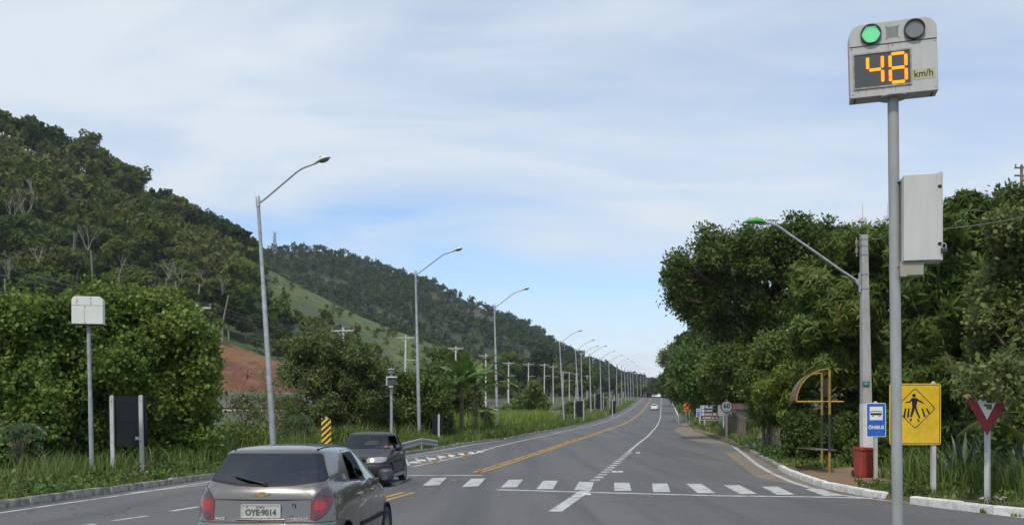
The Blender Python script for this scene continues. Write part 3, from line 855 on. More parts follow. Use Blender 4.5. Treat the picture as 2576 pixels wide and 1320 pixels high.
# --- radar box on the left verge
rb = P(232, 1205, 27.2); rb.z = zl(rb.x, rb.y) - .05
ht = EYE - (815 - HY) * rb.y / F - rb.z
rad = thing('radar_post', 'white rear of a speed display box on a slim pole on the left verge', 'speed display', rb, 0, None, (0, -.024))
q = MB(); q.tube([(0, 0, 0), (0, 0, 2.3), (0, 0, 2.35), (0, 0, ht + .02)], [.062, .058, .052, .05], n=16); q.build('pole', M['galv_blue'], rad)
rc = bpy.data.objects.new('display_case', None); COL.objects.link(rc); rc.parent = rad; rc.location = (.0, 0, ht); rc.rotation_euler = (0, R(1), R(13))
q = MB()
prof = [(-.15, 0), (.15, 0), (.15, .75), (-.02, .75)] + [(-.15 + .13 * (1 - math.sin(R(a))), .62 + .13 * math.cos(R(a))) for a in np.linspace(0, 90, 7)]
q.prism(case_outline(.8, .75, .12), -.17, .17); sh = q.build('shell', M['case_white'], rc)
bv = sh.modifiers.new('bevel', 'BEVEL'); bv.width = .012; bv.segments = 2; bv.limit_method = 'ANGLE'
q = MB(); q.box(-.395, .395, -.1745, -.168, .505, .512); q.box(-.075, -.069, -.1745, -.168, .01, .505); q.box(-.27, -.264, -.1745, -.168, .512, .742); q.box(.10, .106, -.1745, -.168, .512, .748); q.box(.396, .4035, -.16, .16, .505, .511); q.build('panel_joint', mat('panel_gap_grey', (.22, .22, .2), .7), rc)
q = MB(); q.box(-.395, .395, -.165, .165, -.012, .0); q.build('bottom_plate', M['dark_gap'], rc)
for x, z in ((-.05, .46), (-.05, .05), (.085, .70), (.085, .56), (-.24, .63)):
    q = MB(); disc(q, x, z, .012, -.177, -.17, 8); q.build('lock', M['black'], rc)

# --- black sign backs on white posts
def back_sign(label, loc, w, h, z0, posts, hp, tilt=0.0, sticker=True, rz=0.0):
    t_ = thing('road_sign_back', label, 'road sign', loc, rz, 'backs of road signs along the left verge', (0, tilt))
    q = MB(); q.box(-w / 2, w / 2, -.012, .012, z0, z0 + h); pn = q.build('panel', M['sign_black'], t_)
    q = MB(); q.box(-w / 2 + .01, w / 2 - .01, -.022, -.0125, z0 + h * .48, z0 + h * .50); q.build('stiffener', M['sign_black'], pn)
    for x in posts:
        q = MB(); q.prism([(x - .055, -.3), (x + .055, -.3), (x + .055, hp - .04), (x, hp), (x - .055, hp - .04)], -.105, -.024); p_ = q.build('post', M['post_white'], t_)
        for z in (z0 + .15, z0 + h - .15):
            k = MB(); disc(k, x, z, .016, -.118, -.105, 8); k.build('bolt', M['rust'], p_)
    if sticker:
        q = MB(); q.box(w / 2 - .36, w / 2 - .2, -.0145, -.012, z0 + .2, z0 + .31); s_ = q.build('maker_sticker', mat('sticker_grey', (.13, .15, .16), .6), t_)
        q = MB(); q.box(w / 2 - .35, w / 2 - .27, -.0165, -.0145, z0 + .27, z0 + .285); q.box(w / 2 - .34, w / 2 - .22, -.0165, -.0145, z0 + .225, z0 + .25); q.build('sticker_print', M['sign_white'], s_)
    return t_
sb = P(324, 1188, 29.5); sb.z = zl(sb.x, sb.y)
back_sign('large black back of a road sign on two white posts beside the left radar pole', sb, 1.14, 1.52, .82, (-.44, .42), 2.36, -.017)
sb = P(1101, 1105, 57); sb.z = zl(sb.x, sb.y)
back_sign('narrow black back of a sign on one white post just past the guardrail', sb, .62, 1.15, .35, (.07,), 1.5, 0, False)
for i, (x, d, w, h, ps, lb) in enumerate(((1458, 121, .75, 1.9, (-.62, .5), 'black sign back between white stakes behind the fourth lamp post'), (1542, 158, .8, 2.0, (-.1,), 'black sign back on the verge behind the sixth lamp post'), (1507, 205, 1.1, 3.0, (-.9, .9), 'tall black sign back far down the left verge between white stakes'), (1551, 250, .5, 2.4, (-.6, .5), 'most distant black sign back on the left verge'))):
    q_ = P(x, 1050, d); q_.z = zl(q_.x, q_.y); back_sign(lb, q_, w, h, .7, ps, h + .9, 0, False)

# --- striped hazard marker
q_ = P(823, 1117, 31); q_.z = g(31)
hz = thing('hazard_marker', 'yellow and black striped hazard marker on a white post behind the cars', 'road sign', q_, 0, None, (0, -.02))
za, zb = EYE - (1117 - HY) * 31 / F - q_.z, EYE - (1050 - HY) * 31 / F - q_.z
q = MB(); q.box(-.15, .15, -.012, .0, za, zb); pn = q.build('panel', M['sign_ink'], hz)
k = za - .30
while k < zb + .1:
    poly = [(-.15, k), (.15, k + .27), (.15, k + .36), (-.15, k + .09)]
    # clip to the panel
    c = []
    for i in range(4):
        a, b_ = poly[i], poly[(i + 1) % 4]
        for lim, sg in ((za, 1), (zb, -1)): pass
        c.append(a)
    def clip(pl, lim, up):
        o = []
        for i in range(len(pl)):
            a, b_ = pl[i], pl[(i + 1) % len(pl)]
            ia, ib = ((a[1] >= lim) == up) or a[1] == lim, ((b_[1] >= lim) == up) or b_[1] == lim
            if ia: o.append(a)
            if ia != ib:
                t_ = (lim - a[1]) / (b_[1] - a[1]); o.append((a[0] + (b_[0] - a[0]) * t_, lim))
        return o
    c = clip(clip(poly, za, True), zb, False) if True else c
    if len(c) > 2:
        q = MB(); q.prism(c, -.0155, -.0122); q.build('stripe', M['sign_yellow'], pn)
    k += .18
q = MB(); q.box(-.035, .035, .001, .07, -.05, zb + .05); q.build('post', M['post_white'], hz)

# --- sensor mast
q_ = P(985, 1135, 50); q_.z = zl(q_.x, q_.y)
sm = thing('sensor_mast', 'slim grey mast with a small camera housing and lamp on the left verge', 'camera mast', q_, 0, None, (0, -.004))
hm = EYE - (928 - HY) / 50 * 1.0 - q_.z
hm = EYE - (925 - HY) * 50 / F - q_.z
q = MB(); q.tube([(0, 0, 0), (0, 0, hm - .5), (0, 0, hm)], [.075, .068, .05], 12); q.build('pole', M['galv'], sm)
q = MB(); q.box(-.2, .24, -.3, .12, hm - .86, hm - .48, b=.01); bx_ = q.build('camera_housing', mat('housing_dark', (.06, .065, .065), .4), sm)
q = MB(); q.box(-.21, .3, -.36, .14, hm - .48, hm - .42); q.build('hood', M['case_white'], bx_)
q = MB(); q.box(-.22, -.16, -.34, .1, hm - .88, hm - .46); q.box(-.1, .12, -.3, -.1, hm - .96, hm - .88); q.build('side_shield', M['cab'], bx_)
q = MB(); q.box(-.14, .16, -.2, .05, hm - .26, hm - .06, b=.015); lp_ = q.build('flash_lamp', mat('flash_grey', (.12, .14, .16), .35), sm)
q = MB(); q.box(-.15, .17, -.24, .06, hm - .06, hm - .035); q.build('visor', M['case_white'], lp_)

# --- street lamps on the left
def street_lamp():
    t_ = thing('street_lamp', '', 'street lamp', (0, 0, 0), 0, 'street lamps along the left side of the road')
    q = MB(); q.tube([(0, 0, -.3), (0, 0, 3.3), (0, 0, 3.32), (0, 0, 6.6), (0, 0, 6.62), (0, 0, 10.0)], [.115, .10, .092, .08, .07, .062], 12); q.build('pole', M['galv_blue'], t_)
    q = MB()
    for z in (3.31, 6.61): q.lathe([(.103 if z < 4 else .084, z - .03), (.103 if z < 4 else .084, z + .03)], 12)
    q.build('pole_joint', M['galv'], t_)
    q = MB(); q.tube([(0, 0, 9.72), (.25, 0, 9.86), (1.0, 0, 10.38), (1.55, 0, 10.76), (1.75, 0, 10.86), (2.0, 0, 10.93), (2.35, 0, 11.02)], [.036] * 7, 8); q.lathe([(.08, 9.62), (.08, 9.98), (.05, 10.03)], 10); q.build('arm', M['galv'], t_)
    hd = bpy.data.objects.new('lamp_head', None); COL.objects.link(hd); hd.parent = t_; hd.location = (2.3, 0, 11.03); hd.rotation_euler = (0, R(-14), 0)
    # cobra head: lofted shell
    st_ = [(-.05, .045, .05, 0), (.06, .07, .075, .0), (.12, .12, .085, .01), (.28, .15, .095, .015), (.42, .14, .08, .01), (.52, .09, .05, 0), (.56, .03, .02, -.005)]
    vs = []; n = 12
    for x, w, h, dz in st_:
        for k in range(n):
            a = 2 * math.pi * k / n; zz_ = math.sin(a); vs.append((x, w * math.cos(a), dz + (h if zz_ > 0 else h * .45) * zz_))
    fs = [(i * n + k, i * n + (k + 1) % n, (i + 1) * n + (k + 1) % n, (i + 1) * n + k) for i in range(len(st_) - 1) for k in range(n)] + [tuple(range(n))[::-1], tuple(range((len(st_) - 1) * n, len(st_) * n))]
    q = MB(); q.add(vs, fs, True); q.build('housing', M['case_white'], hd)
    q = MB(); vs = []
    for r_, z in ((1, -.02), (.9, -.06), (.6, -.09), (.01, -.1)):
        vs += [(.30 + .2 * r_ * math.cos(2 * math.pi * k / 16), .115 * r_ * math.sin(2 * math.pi * k / 16), z) for k in range(16)]
    q.add(vs, [(i * 16 + k, i * 16 + (k + 1) % 16, (i + 1) * 16 + (k + 1) % 16, (i + 1) * 16 + k) for i in range(3) for k in range(16)], True)
    q.build('lens', mat('lamp_glass', (.17, .16, .12), .15), hd)
    q = MB(); q.lathe([(.035, .09), (.035, .14), (.02, .155)], 10, (.2, 0, 0)); q.build('photocell', mat('photocell_dark', (.05, .04, .04), .4), hd)
    return t_
sl = street_lamp()
def c5(x, y): return (1600 + x / 1.886) / 1.4255, (900 + y / 1.886) / 1.4255
lamps = [((690, 1172), (645, 490), 36), ((1055, 1108), (1045, 678), 58)]
for bx, by, tx, ty in ((347, 1215, 325, 355), (798, 1170, 765, 605), (900, 1150, 873, 658), (922, 1125, 912, 690), (980, 1100, 970, 688), (1050, 1078, 1040, 718), (1108, 1055, 1100, 740), (1155, 1040, 1152, 760), (1188, 1030, 1185, 770), (1213, 1018, 1207, 782), (1232, 1010, 1228, 795), (1250, 1003, 1245, 800), (1267, 998, 1262, 808), (1295, 990, 1288, 812), (1318, 985, 1315, 825), (1336, 980, 1333, 835), (1352, 976, 1350, 840), (1401, 965, 1397, 850)):
    a, b_ = c5(bx, by), c5(tx, ty); lamps.append((a, b_, F * 10 / (a[1] - b_[1])))
first = True
words_ = ['nearest', 'second', 'third', 'fourth', 'fifth', 'sixth', 'seventh', 'eighth', 'ninth', 'tenth', 'eleventh', 'twelfth', 'thirteenth', 'fourteenth', 'fifteenth', 'sixteenth', 'seventeenth', 'eighteenth', 'nineteenth', 'twentieth']
notes = {0: 'leaning grey street lamp above the taupe hatchback, nearest and tallest of the row', 1: 'grey street lamp behind the short guardrail, second in the row', 2: 'grey street lamp beside the banana plants, third in the row', 3: 'leaning grey street lamp in front of a black sign back, fourth in the row', 19: 'last grey street lamp on the crest behind the oncoming cars'}
for i, (a, b_, d) in enumerate(lamps):
    q_ = P(a[0], a[1], d); q_.z = zl(q_.x, min(q_.y, 470)) - .02
    top = P(b_[0], b_[1], d); hgt = top.z - q_.z
    tl = math.atan2(b_[0] - a[0], a[1] - b_[1])
    lb = notes.get(i, 'grey street lamp on the left verge, %s in the row from the camera' % words_[i])
    o = sl if i == 0 else dup(sl, label=lb)
    o['label'] = lb; o.location = q_; o.rotation_euler = (0, tl, R(-9)); k = hgt / 10.0
    o.scale = (1, 1, k) if i < 4 else (k, k, k)
# one lamp on the right at the crest
q_ = P(1698, 990, 400); q_.z = g(400)
o = dup(sl, q_, R(171), 'thin street lamp on the right edge of the far crest'); o['group'] = 'street lamps beyond the crest'; o.scale = (.85, .85, .85)

# --- power line: concrete poles, two crossarms
def power_pole():
    t_ = thing('power_pole', '', 'power pole', (0, 0, 0), 0, 'concrete power poles behind the left verge')
    q = MB(); q.tube([(0, 0, -.5), (0, 0, 10.4)], [.20, .125], 4, sq=True, smooth=False); q.build('pole', M['conc_pole'], t_)
    q = MB(); q.box(-1.2, 1.2, -.2, -.1, 9.95, 10.07); q.box(-.55, -.5, -.16, -.12, 9.55, 9.6)
    q.tube([(-.6, -.15, 9.95), (-.1, -.15, 9.5)], .025, 6); q.tube([(.6, -.15, 9.95), (.1, -.15, 9.5)], .025, 6); q.build('crossarm', M['conc_pole'], t_)
    for x in (-1.15, .22, 1.15):
        k = MB(); k.lathe([(.03, 10.06), (.05, 10.1), (.085, 10.16), (.085, 10.2), (.05, 10.23), (.07, 10.27), (.04, 10.34)], 10, (x, -.15, 0)); k.build('insulator', M['insul'], t_)
    q = MB(); q.box(.05, 1.55, -.18, -.1, 7.3, 7.38); q.tube([(.12, -.14, 6.85), (.75, -.14, 7.3)], .025, 6); q.build('lower_arm', M['conc_pole'], t_)
    return t_
pp = power_pole(); PPL = []
wordp = ['nearest', 'second', 'third', 'fourth', 'fifth', 'sixth', 'seventh', 'eighth', 'ninth', 'tenth', 'eleventh', 'twelfth', 'thirteenth', 'fourteenth', 'fifteenth', 'sixteenth']
pps = [(495, 762, 73), (865, 821, 102), (1019, 840, 125), (1145, 869, 150), (1222, 888, 176), (1279, 908, 201), (1329, 911, 222), (1369, 912, 246), (1392, 917, 270), (1416, 932, 292), (1432, 933, 316), (1449, 936, 335), (1477, 942, 360), (1495, 946, 385), (1537, 967, 430), (1568, 972, 470)]
for i, (x, y, d) in enumerate(pps):
    tp = P(x, y, d); zb_ = zl(tp.x, min(d, 470)) - .3; k = (tp.z - zb_) / 10.4
    lb = {0: 'insulators and crossarm of a power pole buried in the left bushes', 1: 'white concrete power pole rising from the bush by the nearest lamp', 2: 'concrete power pole just left of the second street lamp', 3: 'concrete power pole rising behind the banana plants'}.get(i, 'pale concrete power pole, %s of the line from the camera' % wordp[i])
    o = pp if i == 0 else dup(pp, label=lb); o['label'] = lb
    o.location = (tp.x, d, zb_); o.rotation_euler = (0, random.uniform(-.012, .012) if i else 0, R(-9.5)); o.scale = (1, 1, k)
    PPL.append((Vector((tp.x, d, zb_)), k))
def span(q, a, b_, sag, rad=.014, n=9):
    q.tube([a.lerp(b_, t_ / n) + Vector((0, 0, -4 * sag * (t_ / n) * (1 - t_ / n))) for t_ in range(n + 1)], rad, 4, cap=False)
rot = Matrix.Rotation(R(-9.5), 3, 'Z')
PPL.insert(0, (Vector((-29, 46, .3)), 1.0))
for ox, oz, lb in ((-1.15, 10.34, 'thin high voltage wire along the outer ends of the upper crossarms'), (.22, 10.34, 'thin high voltage wire along the middle of the upper crossarms'), (1.15, 10.34, 'thin high voltage wire along the road side of the upper crossarms'), (1.5, 7.4, 'low wire strung along the lower arms of the power poles')):
    q = MB()
    for i in range(len(PPL) - 1):
        (a, ka), (b_, kb) = PPL[i], PPL[i + 1]
        span(q, a + rot @ Vector((ox, -.15, 0)) + Vector((0, 0, oz * ka)), b_ + rot @ Vector((ox, -.15, 0)) + Vector((0, 0, oz * kb)), .75 if oz > 9 else 1.0)
    tag(q.build('power_wire', M['wire']), lb, 'power wire', 'wires of the left power line')

# --- guardrails
def w_beam(q, pts, hgt, th=.035):
    prof = [(0, 0), (th, .03), (th, .10), (-.02, .155), (th, .21), (th, .28), (0, .31)]
    vs = []
    for p_ in pts:
        for a, b_ in prof: vs.append((p_[0] + a, p_[1] - a * .6, p_[2] + hgt + b_))
    n = len(prof)
    q.add(vs, [(i * n + k, i * n + k + 1, (i + 1) * n + k + 1, (i + 1) * n + k) for i in range(len(pts) - 1) for k in range(n - 1)])
a, m_, b_ = P(1006, 1122, 43), P(1062, 1108, 46.5), P(1101, 1114, 49)
gb = Vector((a.x, a.y, zl(a.x, a.y)))
gr = thing('guardrail', 'short galvanised guardrail end in the grass before the second lamp', 'guardrail', gb)
q = MB(); w_beam(q, [a - gb - Vector((.9, 3.5, .0)), a - gb, m_ - gb, b_ - gb], -.16); bo = q.build('beam', M['galv'], gr)
sd_ = bo.modifiers.new('thick', 'SOLIDIFY'); sd_.thickness = .006
for t_ in (.02, .5, .93):
    c = a.lerp(m_, t_ * 2) if t_ < .5 else m_.lerp(b_, t_ * 2 - 1); c = c - gb
    q = MB(); q.box(c.x - .06, c.x + .0, c.y + .03, c.y + .12, -.3, c.z + .1); q.build('post', M['galv_blue'], gr)
a, m_, b_ = P(1690, 1012, 150), P(1698, 1027, 128), P(1706, 1046, 112)
gb = Vector((m_.x, m_.y, zr(m_.x, m_.y)))
gr2 = thing('guardrail', 'white guardrail stretch on the right below the trees by the orange sign', 'guardrail', gb)
q = MB(); w_beam(q, [a - gb, m_ - gb, b_ - gb], -.1); bo = q.build('beam', M['case_white'], gr2)
sd_ = bo.modifiers.new('thick', 'SOLIDIFY'); sd_.thickness = .01
for c in (a, a.lerp(m_, .5), m_, m_.lerp(b_, .5), b_):
    c = c - gb; q = MB(); q.box(c.x + .02, c.x + .12, c.y + .05, c.y + .15, c.z - 1.2, c.z + .2); q.build('post', M['galv'], gr2)
q = MB(); q.box(-.05, .05, -.05, .05, 0, 0.4)

# --- concrete pole with the green lamp
q_ = P(2181, 1200, 27.5); q_.z = zr(q_.x, q_.y) - .02
cp = thing('lamp_pole', 'tapered concrete pole with a curved arm and green lamp by the bus stop', 'street lamp', q_, 0, None, (0, -.0135))
hp = EYE - (590 - HY) * 27.5 / F - q_.z
q = MB(); q.tube([(0, 0, -.3), (0, 0, hp)], [.205, .118], 4, sq=True, smooth=False); q.build('pole', M['concrete'], cp).rotation_euler = (0, 0, 0)
lim = MB(); lim.tube([(0, 0, -.02), (0, 0, 2.05)], [.207, .187], 4, sq=True, smooth=False, cap=False); lim.build('limewash_band', M['conc_white'], cp)
zA = EYE - (705 - HY) * 27.5 / F - q_.z
q = MB(); ar = []
for x, y in ((2165, 706), (2120, 676), (2050, 625), (2000, 590), (1976, 572), (1960, 562), (1944, 557), (1930, 556)):
    w_ = P(x, y, 27.5); ar.append((w_.x - q_.x, 0, w_.z - q_.z))
q.tube(ar, .032, 10); q.build('arm', M['galv'], cp)
q = MB(); q.prism([(-.27, zA), (-.12, zA + .09), (-.12, zA - .2)], -.03, .03); q.box(-.15, -.11, -.05, .05, zA - .32, zA + .22); q.build('arm_bracket', M['galv'], cp)
for z in (zA + .18, zA - .22, hp - .55, hp - .3, hp - .12):
    r_ = .118 + (.205 - .118) * (1 - z / hp)
    q = MB(); q.tube([(0, 0, z - .015), (0, 0, z + .015)], r_ + .012, 4, sq=True, smooth=False); q.build('band', M['galv_blue'], cp)
for z in (hp - .45, hp - .22):
    q = MB(); q.lathe([(.03, z - .07), (.045, z), (.03, z + .07)], 8, (-.22, -.05, 0)); q.build('insulator', M['insul'], cp)
q = MB(); q.tube([(-.22, -.05, hp - .6), (-.22, -.05, hp - .08)], .012, 6); q.build('insulator_rod', M['galv'], cp)
q = MB(); q.box(-.145, .05, -.158, -.146, 2.55, 2.66); pq = q.build('number_plate', mat('plate_teal', (.05, .16, .16), .5), cp)
text('plate_number', '12', .07, M['sign_white'], pq, (-.06, -.16, 2.6))
lx, lz = ar[-1][0], ar[-1][2]
gh = bpy.data.objects.new('lamp_head', None); COL.objects.link(gh); gh.parent = cp; gh.location = (lx, 0, lz); gh.rotation_euler = (0, R(3), 0)
st_ = [(.06, .04, .04, 0), (0, .08, .06, .01), (-.06, .12, .105, .015), (-.2, .15, .12, .02), (-.38, .14, .105, .015), (-.48, .10, .07, .0), (-.52, .04, .03, -.01)]
vs = []; n = 12
for x, w, h, dz in st_:
    for k in range(n):
        a = 2 * math.pi * k / n; zz_ = math.sin(a); vs.append((x, w * math.cos(a), dz + (h if zz_ > 0 else h * .35) * zz_))
fs = [(i * n + k, i * n + (k + 1) % n, (i + 1) * n + (k + 1) % n, (i + 1) * n + k) for i in range(len(st_) - 1) for k in range(n)] + [tuple(range(n))[::-1], tuple(range((len(st_) - 1) * n, len(st_) * n))]
q = MB(); q.add(vs, fs, True); q.build('housing', mat('lamp_green', (.07, .34, .06), .4), gh)
q = MB(); q.lathe([(.03, .11), (.03, .16)], 10, (-.2, 0, 0)); q.build('photocell', M['sign_yellow'], gh)
q = MB(); q.prism([(-.46 + .4 * k / 8, 0) for k in range(2)] + [(-.1, -.03), (-.42, -.03)], -.1, .1); q.build('lens', mat('green_lamp_lens', (.10, .22, .06), .2), gh)
ca = Vector((q_.x + .1, 27.4, q_.z + hp - .12)); q = MB(); span(q, ca, P(2250, 575, 26), .1); span(q, P(2250, 575, 26), P(2760, 490, 22), .25, n=14)
tag(q.build('service_cable', M['wire']), 'dark cable running right from the top of the concrete lamp pole', 'cable')

# --- wheelie bin
q_ = P(2173, 1206, 27); q_.z = zr(q_.x, q_.y) + .01
wb = thing('litter_bin', 'faded red plastic litter bin leaning against the concrete pole', 'bin', q_, R(6), None, (0, .06))
vs = []; rings = [(.0, .20, .20), (.1, .21, .215), (.55, .235, .25), (.74, .245, .27)]
q = MB()
for z, w, dd in rings:
    vs += [(x, y, z) for x, y in rrect(-w, w, -dd, dd, .05, 3)]
n = 16; q.add(vs, [(i * n + k, i * n + (k + 1) % n, (i + 1) * n + (k + 1) % n, (i + 1) * n + k) for i in range(3) for k in range(n)] + [tuple(range(n))[::-1]], False)
bd = q.build('body', M['bin_red'], wb)
for x in (-.09, .07):
    k = MB(); k.prism([(x - .02, .55), (x + .02, .55), (x + .02, .72), (x - .02, .72)], -.28, -.24); k.build('rib', M['bin_red'], bd)
q = MB(); q.prism(rrect(-.265, .265, -.3, .29, .06, 4), .74, .775, axis='z'); q.prism(rrect(-.25, .25, -.28, .27, .06, 4), .775, .82, axis='z'); q.box(-.2, .2, .26, .34, .72, .77, .01); lid = q.build('lid', M['bin_red'], wb)
bv = lid.modifiers.new('bevel', 'BEVEL'); bv.width = .012; bv.segments = 2
for x in (-.2, .2):
    q = MB(); q.lathe([(.09, x - .025), (.09, x + .025)], 14, (0, .22, .09), 'x'); q.build('wheel', M['rubber'], wb)

# --- bus stop sign
q_ = P(2204, 1195, 26); q_.z = zr(q_.x, q_.y)
bs = thing('bus_stop_sign', 'blue bus stop sign lettered ÔNIBUS in front of the concrete pole', 'road sign', q_, 0, None, (0, -.004))
z0, z1 = EYE - (1097 - HY) * 26 / F - q_.z, EYE - (1012 - HY) * 26 / F - q_.z; w = .255
q = MB(); q.prism(rrect(-w, w, z0, z1, .035), -.02, -.008); pn = q.build('panel', M['sign_white'], bs)
q = MB(); q.prism(rrect(-w + .016, w - .016, z0 + .016, z1 - .016, .028), -.0225, -.0205); q.build('blue_field', M['sign_blue'], pn)
zm = z1 - .27
q = MB(); q.prism(rrect(-.17, .17, zm - .175, zm + .175, .004, 1), -.025, -.0227); q.build('white_square', M['sign_white'], pn)
q = MB(); q.prism(rrect(-.15, .145, zm - .045, zm + .065, .022), -.0275, -.0252); bu = q.build('bus_symbol', M['sign_ink'], pn)
for k in range(6):
    q = MB(); q.prism(rrect(-.135 + k * .046, -.135 + k * .046 + .037, zm + .008, zm + .05, .004, 1), -.030, -.0277); q.build('bus_window', M['sign_white'], pn)
for x in (-.085, .09):
    q = MB(); q.prism(circ(x, zm - .047, .031, 14), -.0297, -.0278); q.prism(circ(x, zm - .047, .024, 14), -.0312, -.0298); q.build('bus_wheel', M['sign_ink'], pn)
    q = MB(); q.prism(circ(x, zm - .047, .013, 12), -.0335, -.0314); q.build('bus_hub', M['sign_white'], pn)
text('lettering', 'ÔNIBUS', .125, M['sign_white'], pn, (0, -.025, z0 + .245), bold=.0035, sx=.92)
q = MB(); q.prism([(-.042, -.3), (.042, -.3), (.042, z1 + .02), (0, z1 + .05), (-.042, z1 + .02)], -.006, .07); q.build('post', M['post_white'], bs)

# --- yellow pedestrian crossing sign
q_ = P(2301, 1243, 21); q_.z = zr(q_.x, q_.y)
ps = thing('crossing_sign', 'large yellow pedestrian crossing sign behind the grey pole', 'road sign', q_)
z0, z1 = EYE - (1117 - HY) * 21 / F - q_.z, EYE - (963 - HY) * 21 / F - q_.z; w = .543
q = MB(); q.prism(rrect(-w, w, z0, z1, .05), -.024, -.01); pn = q.build('panel', M['sign_yellow'], ps)
q = MB(); ring_prism(q, rrect(-w + .022, w - .022, z0 + .022, z1 - .022, .038), rrect(-w + .034, w - .034, z0 + .034, z1 - .034, .03), -.0265, -.0235); q.build('border_line', M['sign_ink'], pn)
zc_ = z0 + (z1 - z0) * .595; dm = .435
def diamond(r): return [(r, zc_), (0, zc_ + r), (-r, zc_), (0, zc_ - r)]
def rdiamond(r, c=.02):
    o = []
    for i, (x, z) in enumerate(diamond(r)):
        a, b_ = diamond(r)[(i - 1) % 4], diamond(r)[(i + 1) % 4]
        for t_ in (c / r, ): o += [(x + (a[0] - x) * t_, z + (a[1] - z) * t_), (x * (1 - t_ * .35), zc_ + (z - zc_) * (1 - t_ * .35)), (x + (b_[0] - x) * t_, z + (b_[1] - z) * t_)]
    return o
q = MB(); ring_prism(q, rdiamond(dm, .05), rdiamond(dm - .02, .045), -.0265, -.0235); q.build('diamond_line', M['sign_ink'], pn)
def ink(name, polys, y=-.0235):
    q = MB()
    for p_ in polys: q.prism(p_, y - .003, y)
    return q.build(name, M['sign_ink'], pn)
hx = -.02
ink('pedestrian_symbol', [circ(hx - .005, zc_ + .272, .038, 16),
    [(hx - .055, zc_ + .22), (hx + .05, zc_ + .22), (hx + .075, zc_ + .195), (hx + .045, zc_ + .03), (hx - .04, zc_ + .03), (hx - .05, zc_ + .13)]])
ink('pedestrian_arm', [[(hx - .05, zc_ + .215), (hx - .045, zc_ + .165), (hx - .09, zc_ + .125), (hx - .175, zc_ + .112), (hx - .18, zc_ + .135), (hx - .105, zc_ + .15)]], -.0237)
ink('pedestrian_arm', [[(hx + .05, zc_ + .215), (hx + .20, zc_ + .12), (hx + .195, zc_ + .098), (hx + .055, zc_ + .16)]], -.0237)
ink('pedestrian_leg', [[(hx - .04, zc_ + .035), (hx + .02, zc_ + .03), (hx - .005, zc_ - .07), (hx - .055, zc_ - .19), (hx - .09, zc_ - .175)]], -.0237)
ink('pedestrian_leg', [[(hx + .0, zc_ + .035), (hx + .045, zc_ + .03), (hx + .09, zc_ - .1), (hx + .135, zc_ - .2), (hx + .10, zc_ - .21), (hx + .04, zc_ - .09)]], -.0237)
for x0, x1, za_, zb2 in ((-.205, -.235, .0, -.19), (-.135, -.155, .0, -.19), (.145, .20, .0, -.18), (.235, .295, .0, -.11), (-.09, -.10, -.215, -.27), (.055, .08, -.225, -.275)):
    ink('crossing_bar', [[(x0 - .014, zc_ + za_), (x0 + .02, zc_ + za_), (x1 + .024, zc_ + zb2), (x1 - .018, zc_ + zb2)]], -.0238)
for x in (-.41, .41):
    q = MB(); q.prism([(x - .05, -.3), (x + .04, -.3), (x + .04, z1 + .0), (x, z1 + .05), (x - .045, z1)], -.008, .08); q.build('post', M['post_white'], ps)
    for z in (z0 + .12, z1 - .12):
        q = MB(); q.prism(circ(x, z, .011, 10), -.0285, -.024); q.build('bolt', mat('bolt_olive', (.30, .20, .02), .5), pn)

# --- give way sign
q_ = P(2476, 1258, 19.2); q_.z = zr(q_.x, q_.y)
gw = thing('give_way_sign', 'red and white give way triangle half hidden by leaves, on a white post', 'road sign', q_, R(-46))
sz = F / 19.2; z0 = EYE - (1093 - HY) / sz - q_.z; hh = .84; w = .48
xo = .06
def tri(k, o=.0): return [(xo - w * k, z0 + hh * (.5 + .5 * k) + o), (xo + w * k, z0 + hh * (.5 + .5 * k) + o), (xo + .0, z0 + hh * (.5 - .5 * k) + o)]
q = MB(); q.prism(tri(1.0), -.02, -.006); pn = q.build('panel', M['sign_red'], gw)
q = MB(); q.prism([(xo - w * .45, z0 + hh * .86), (xo + w * .45, z0 + hh * .86), (xo, z0 + hh * .36)], -.0235, -.0205); q.build('white_centre', M['sign_white'], pn)
q = MB(); q.prism([(xo - .06, -.3), (xo + .03, -.3), (xo + .03, z0 + .5), (xo - .06, z0 + .5)], -.004, .08); q.build('post', M['post_white'], gw)

# --- bus stop shelter: two bent tubes, a curved slatted roof, cross bars and a seat
b1 = P(2087, 1183, 29.5); b1.z = zr(b1.x, b1.y) + .01
sh_ = thing('bus_shelter', 'small yellow bus shelter with bent tube posts and a curved brown roof', 'bus shelter', b1)
sx_ = F / 29.5
Hs = (1183 - 921) / sx_; Rr = (2087 - 2004) / sx_; zroof = (1183 - 1003) / sx_
def shelter_frame(dx, dy, nm='post'):
    arc = [(dx, dy, zroof + (Hs - zroof) * .55), (dx, dy, Hs - .02)]
    q = MB(); q.tube([(dx, dy, 0), (dx, dy, .62)], .039, 10); q.tube([(dx, dy, 1.75), (dx, dy, Hs - .02)], .039, 10); p_ = q.build(nm, M['yellow_worn'], sh_)
    k = MB(); k.tube([(dx, dy, .62), (dx, dy, 1.75)], .039, 10); k.build('black_band', M['shelter_dark'], p_)
    pts = []
    for a in np.linspace(90, 0, 14):
        pts.append((dx - Rr + Rr * (1 - math.cos(R(a - 90 + 90))) * 0 + Rr - Rr * math.cos(R(a)) * 1.0 - 0, dy, 0))
    pts = [(dx - Rr * math.cos(R(a)), dy, zroof + (Hs - zroof) * math.sin(R(a))) for a in np.linspace(90, 0, 14)]
    k = MB(); k.tube(pts, .020, 8); k.build('roof_hoop', M['yellow_worn'], sh_)
    return pts
D2 = 2.4; dx2 = .52
pa = shelter_frame(0, 0); pb_ = shelter_frame(dx2, D2)
q = MB()
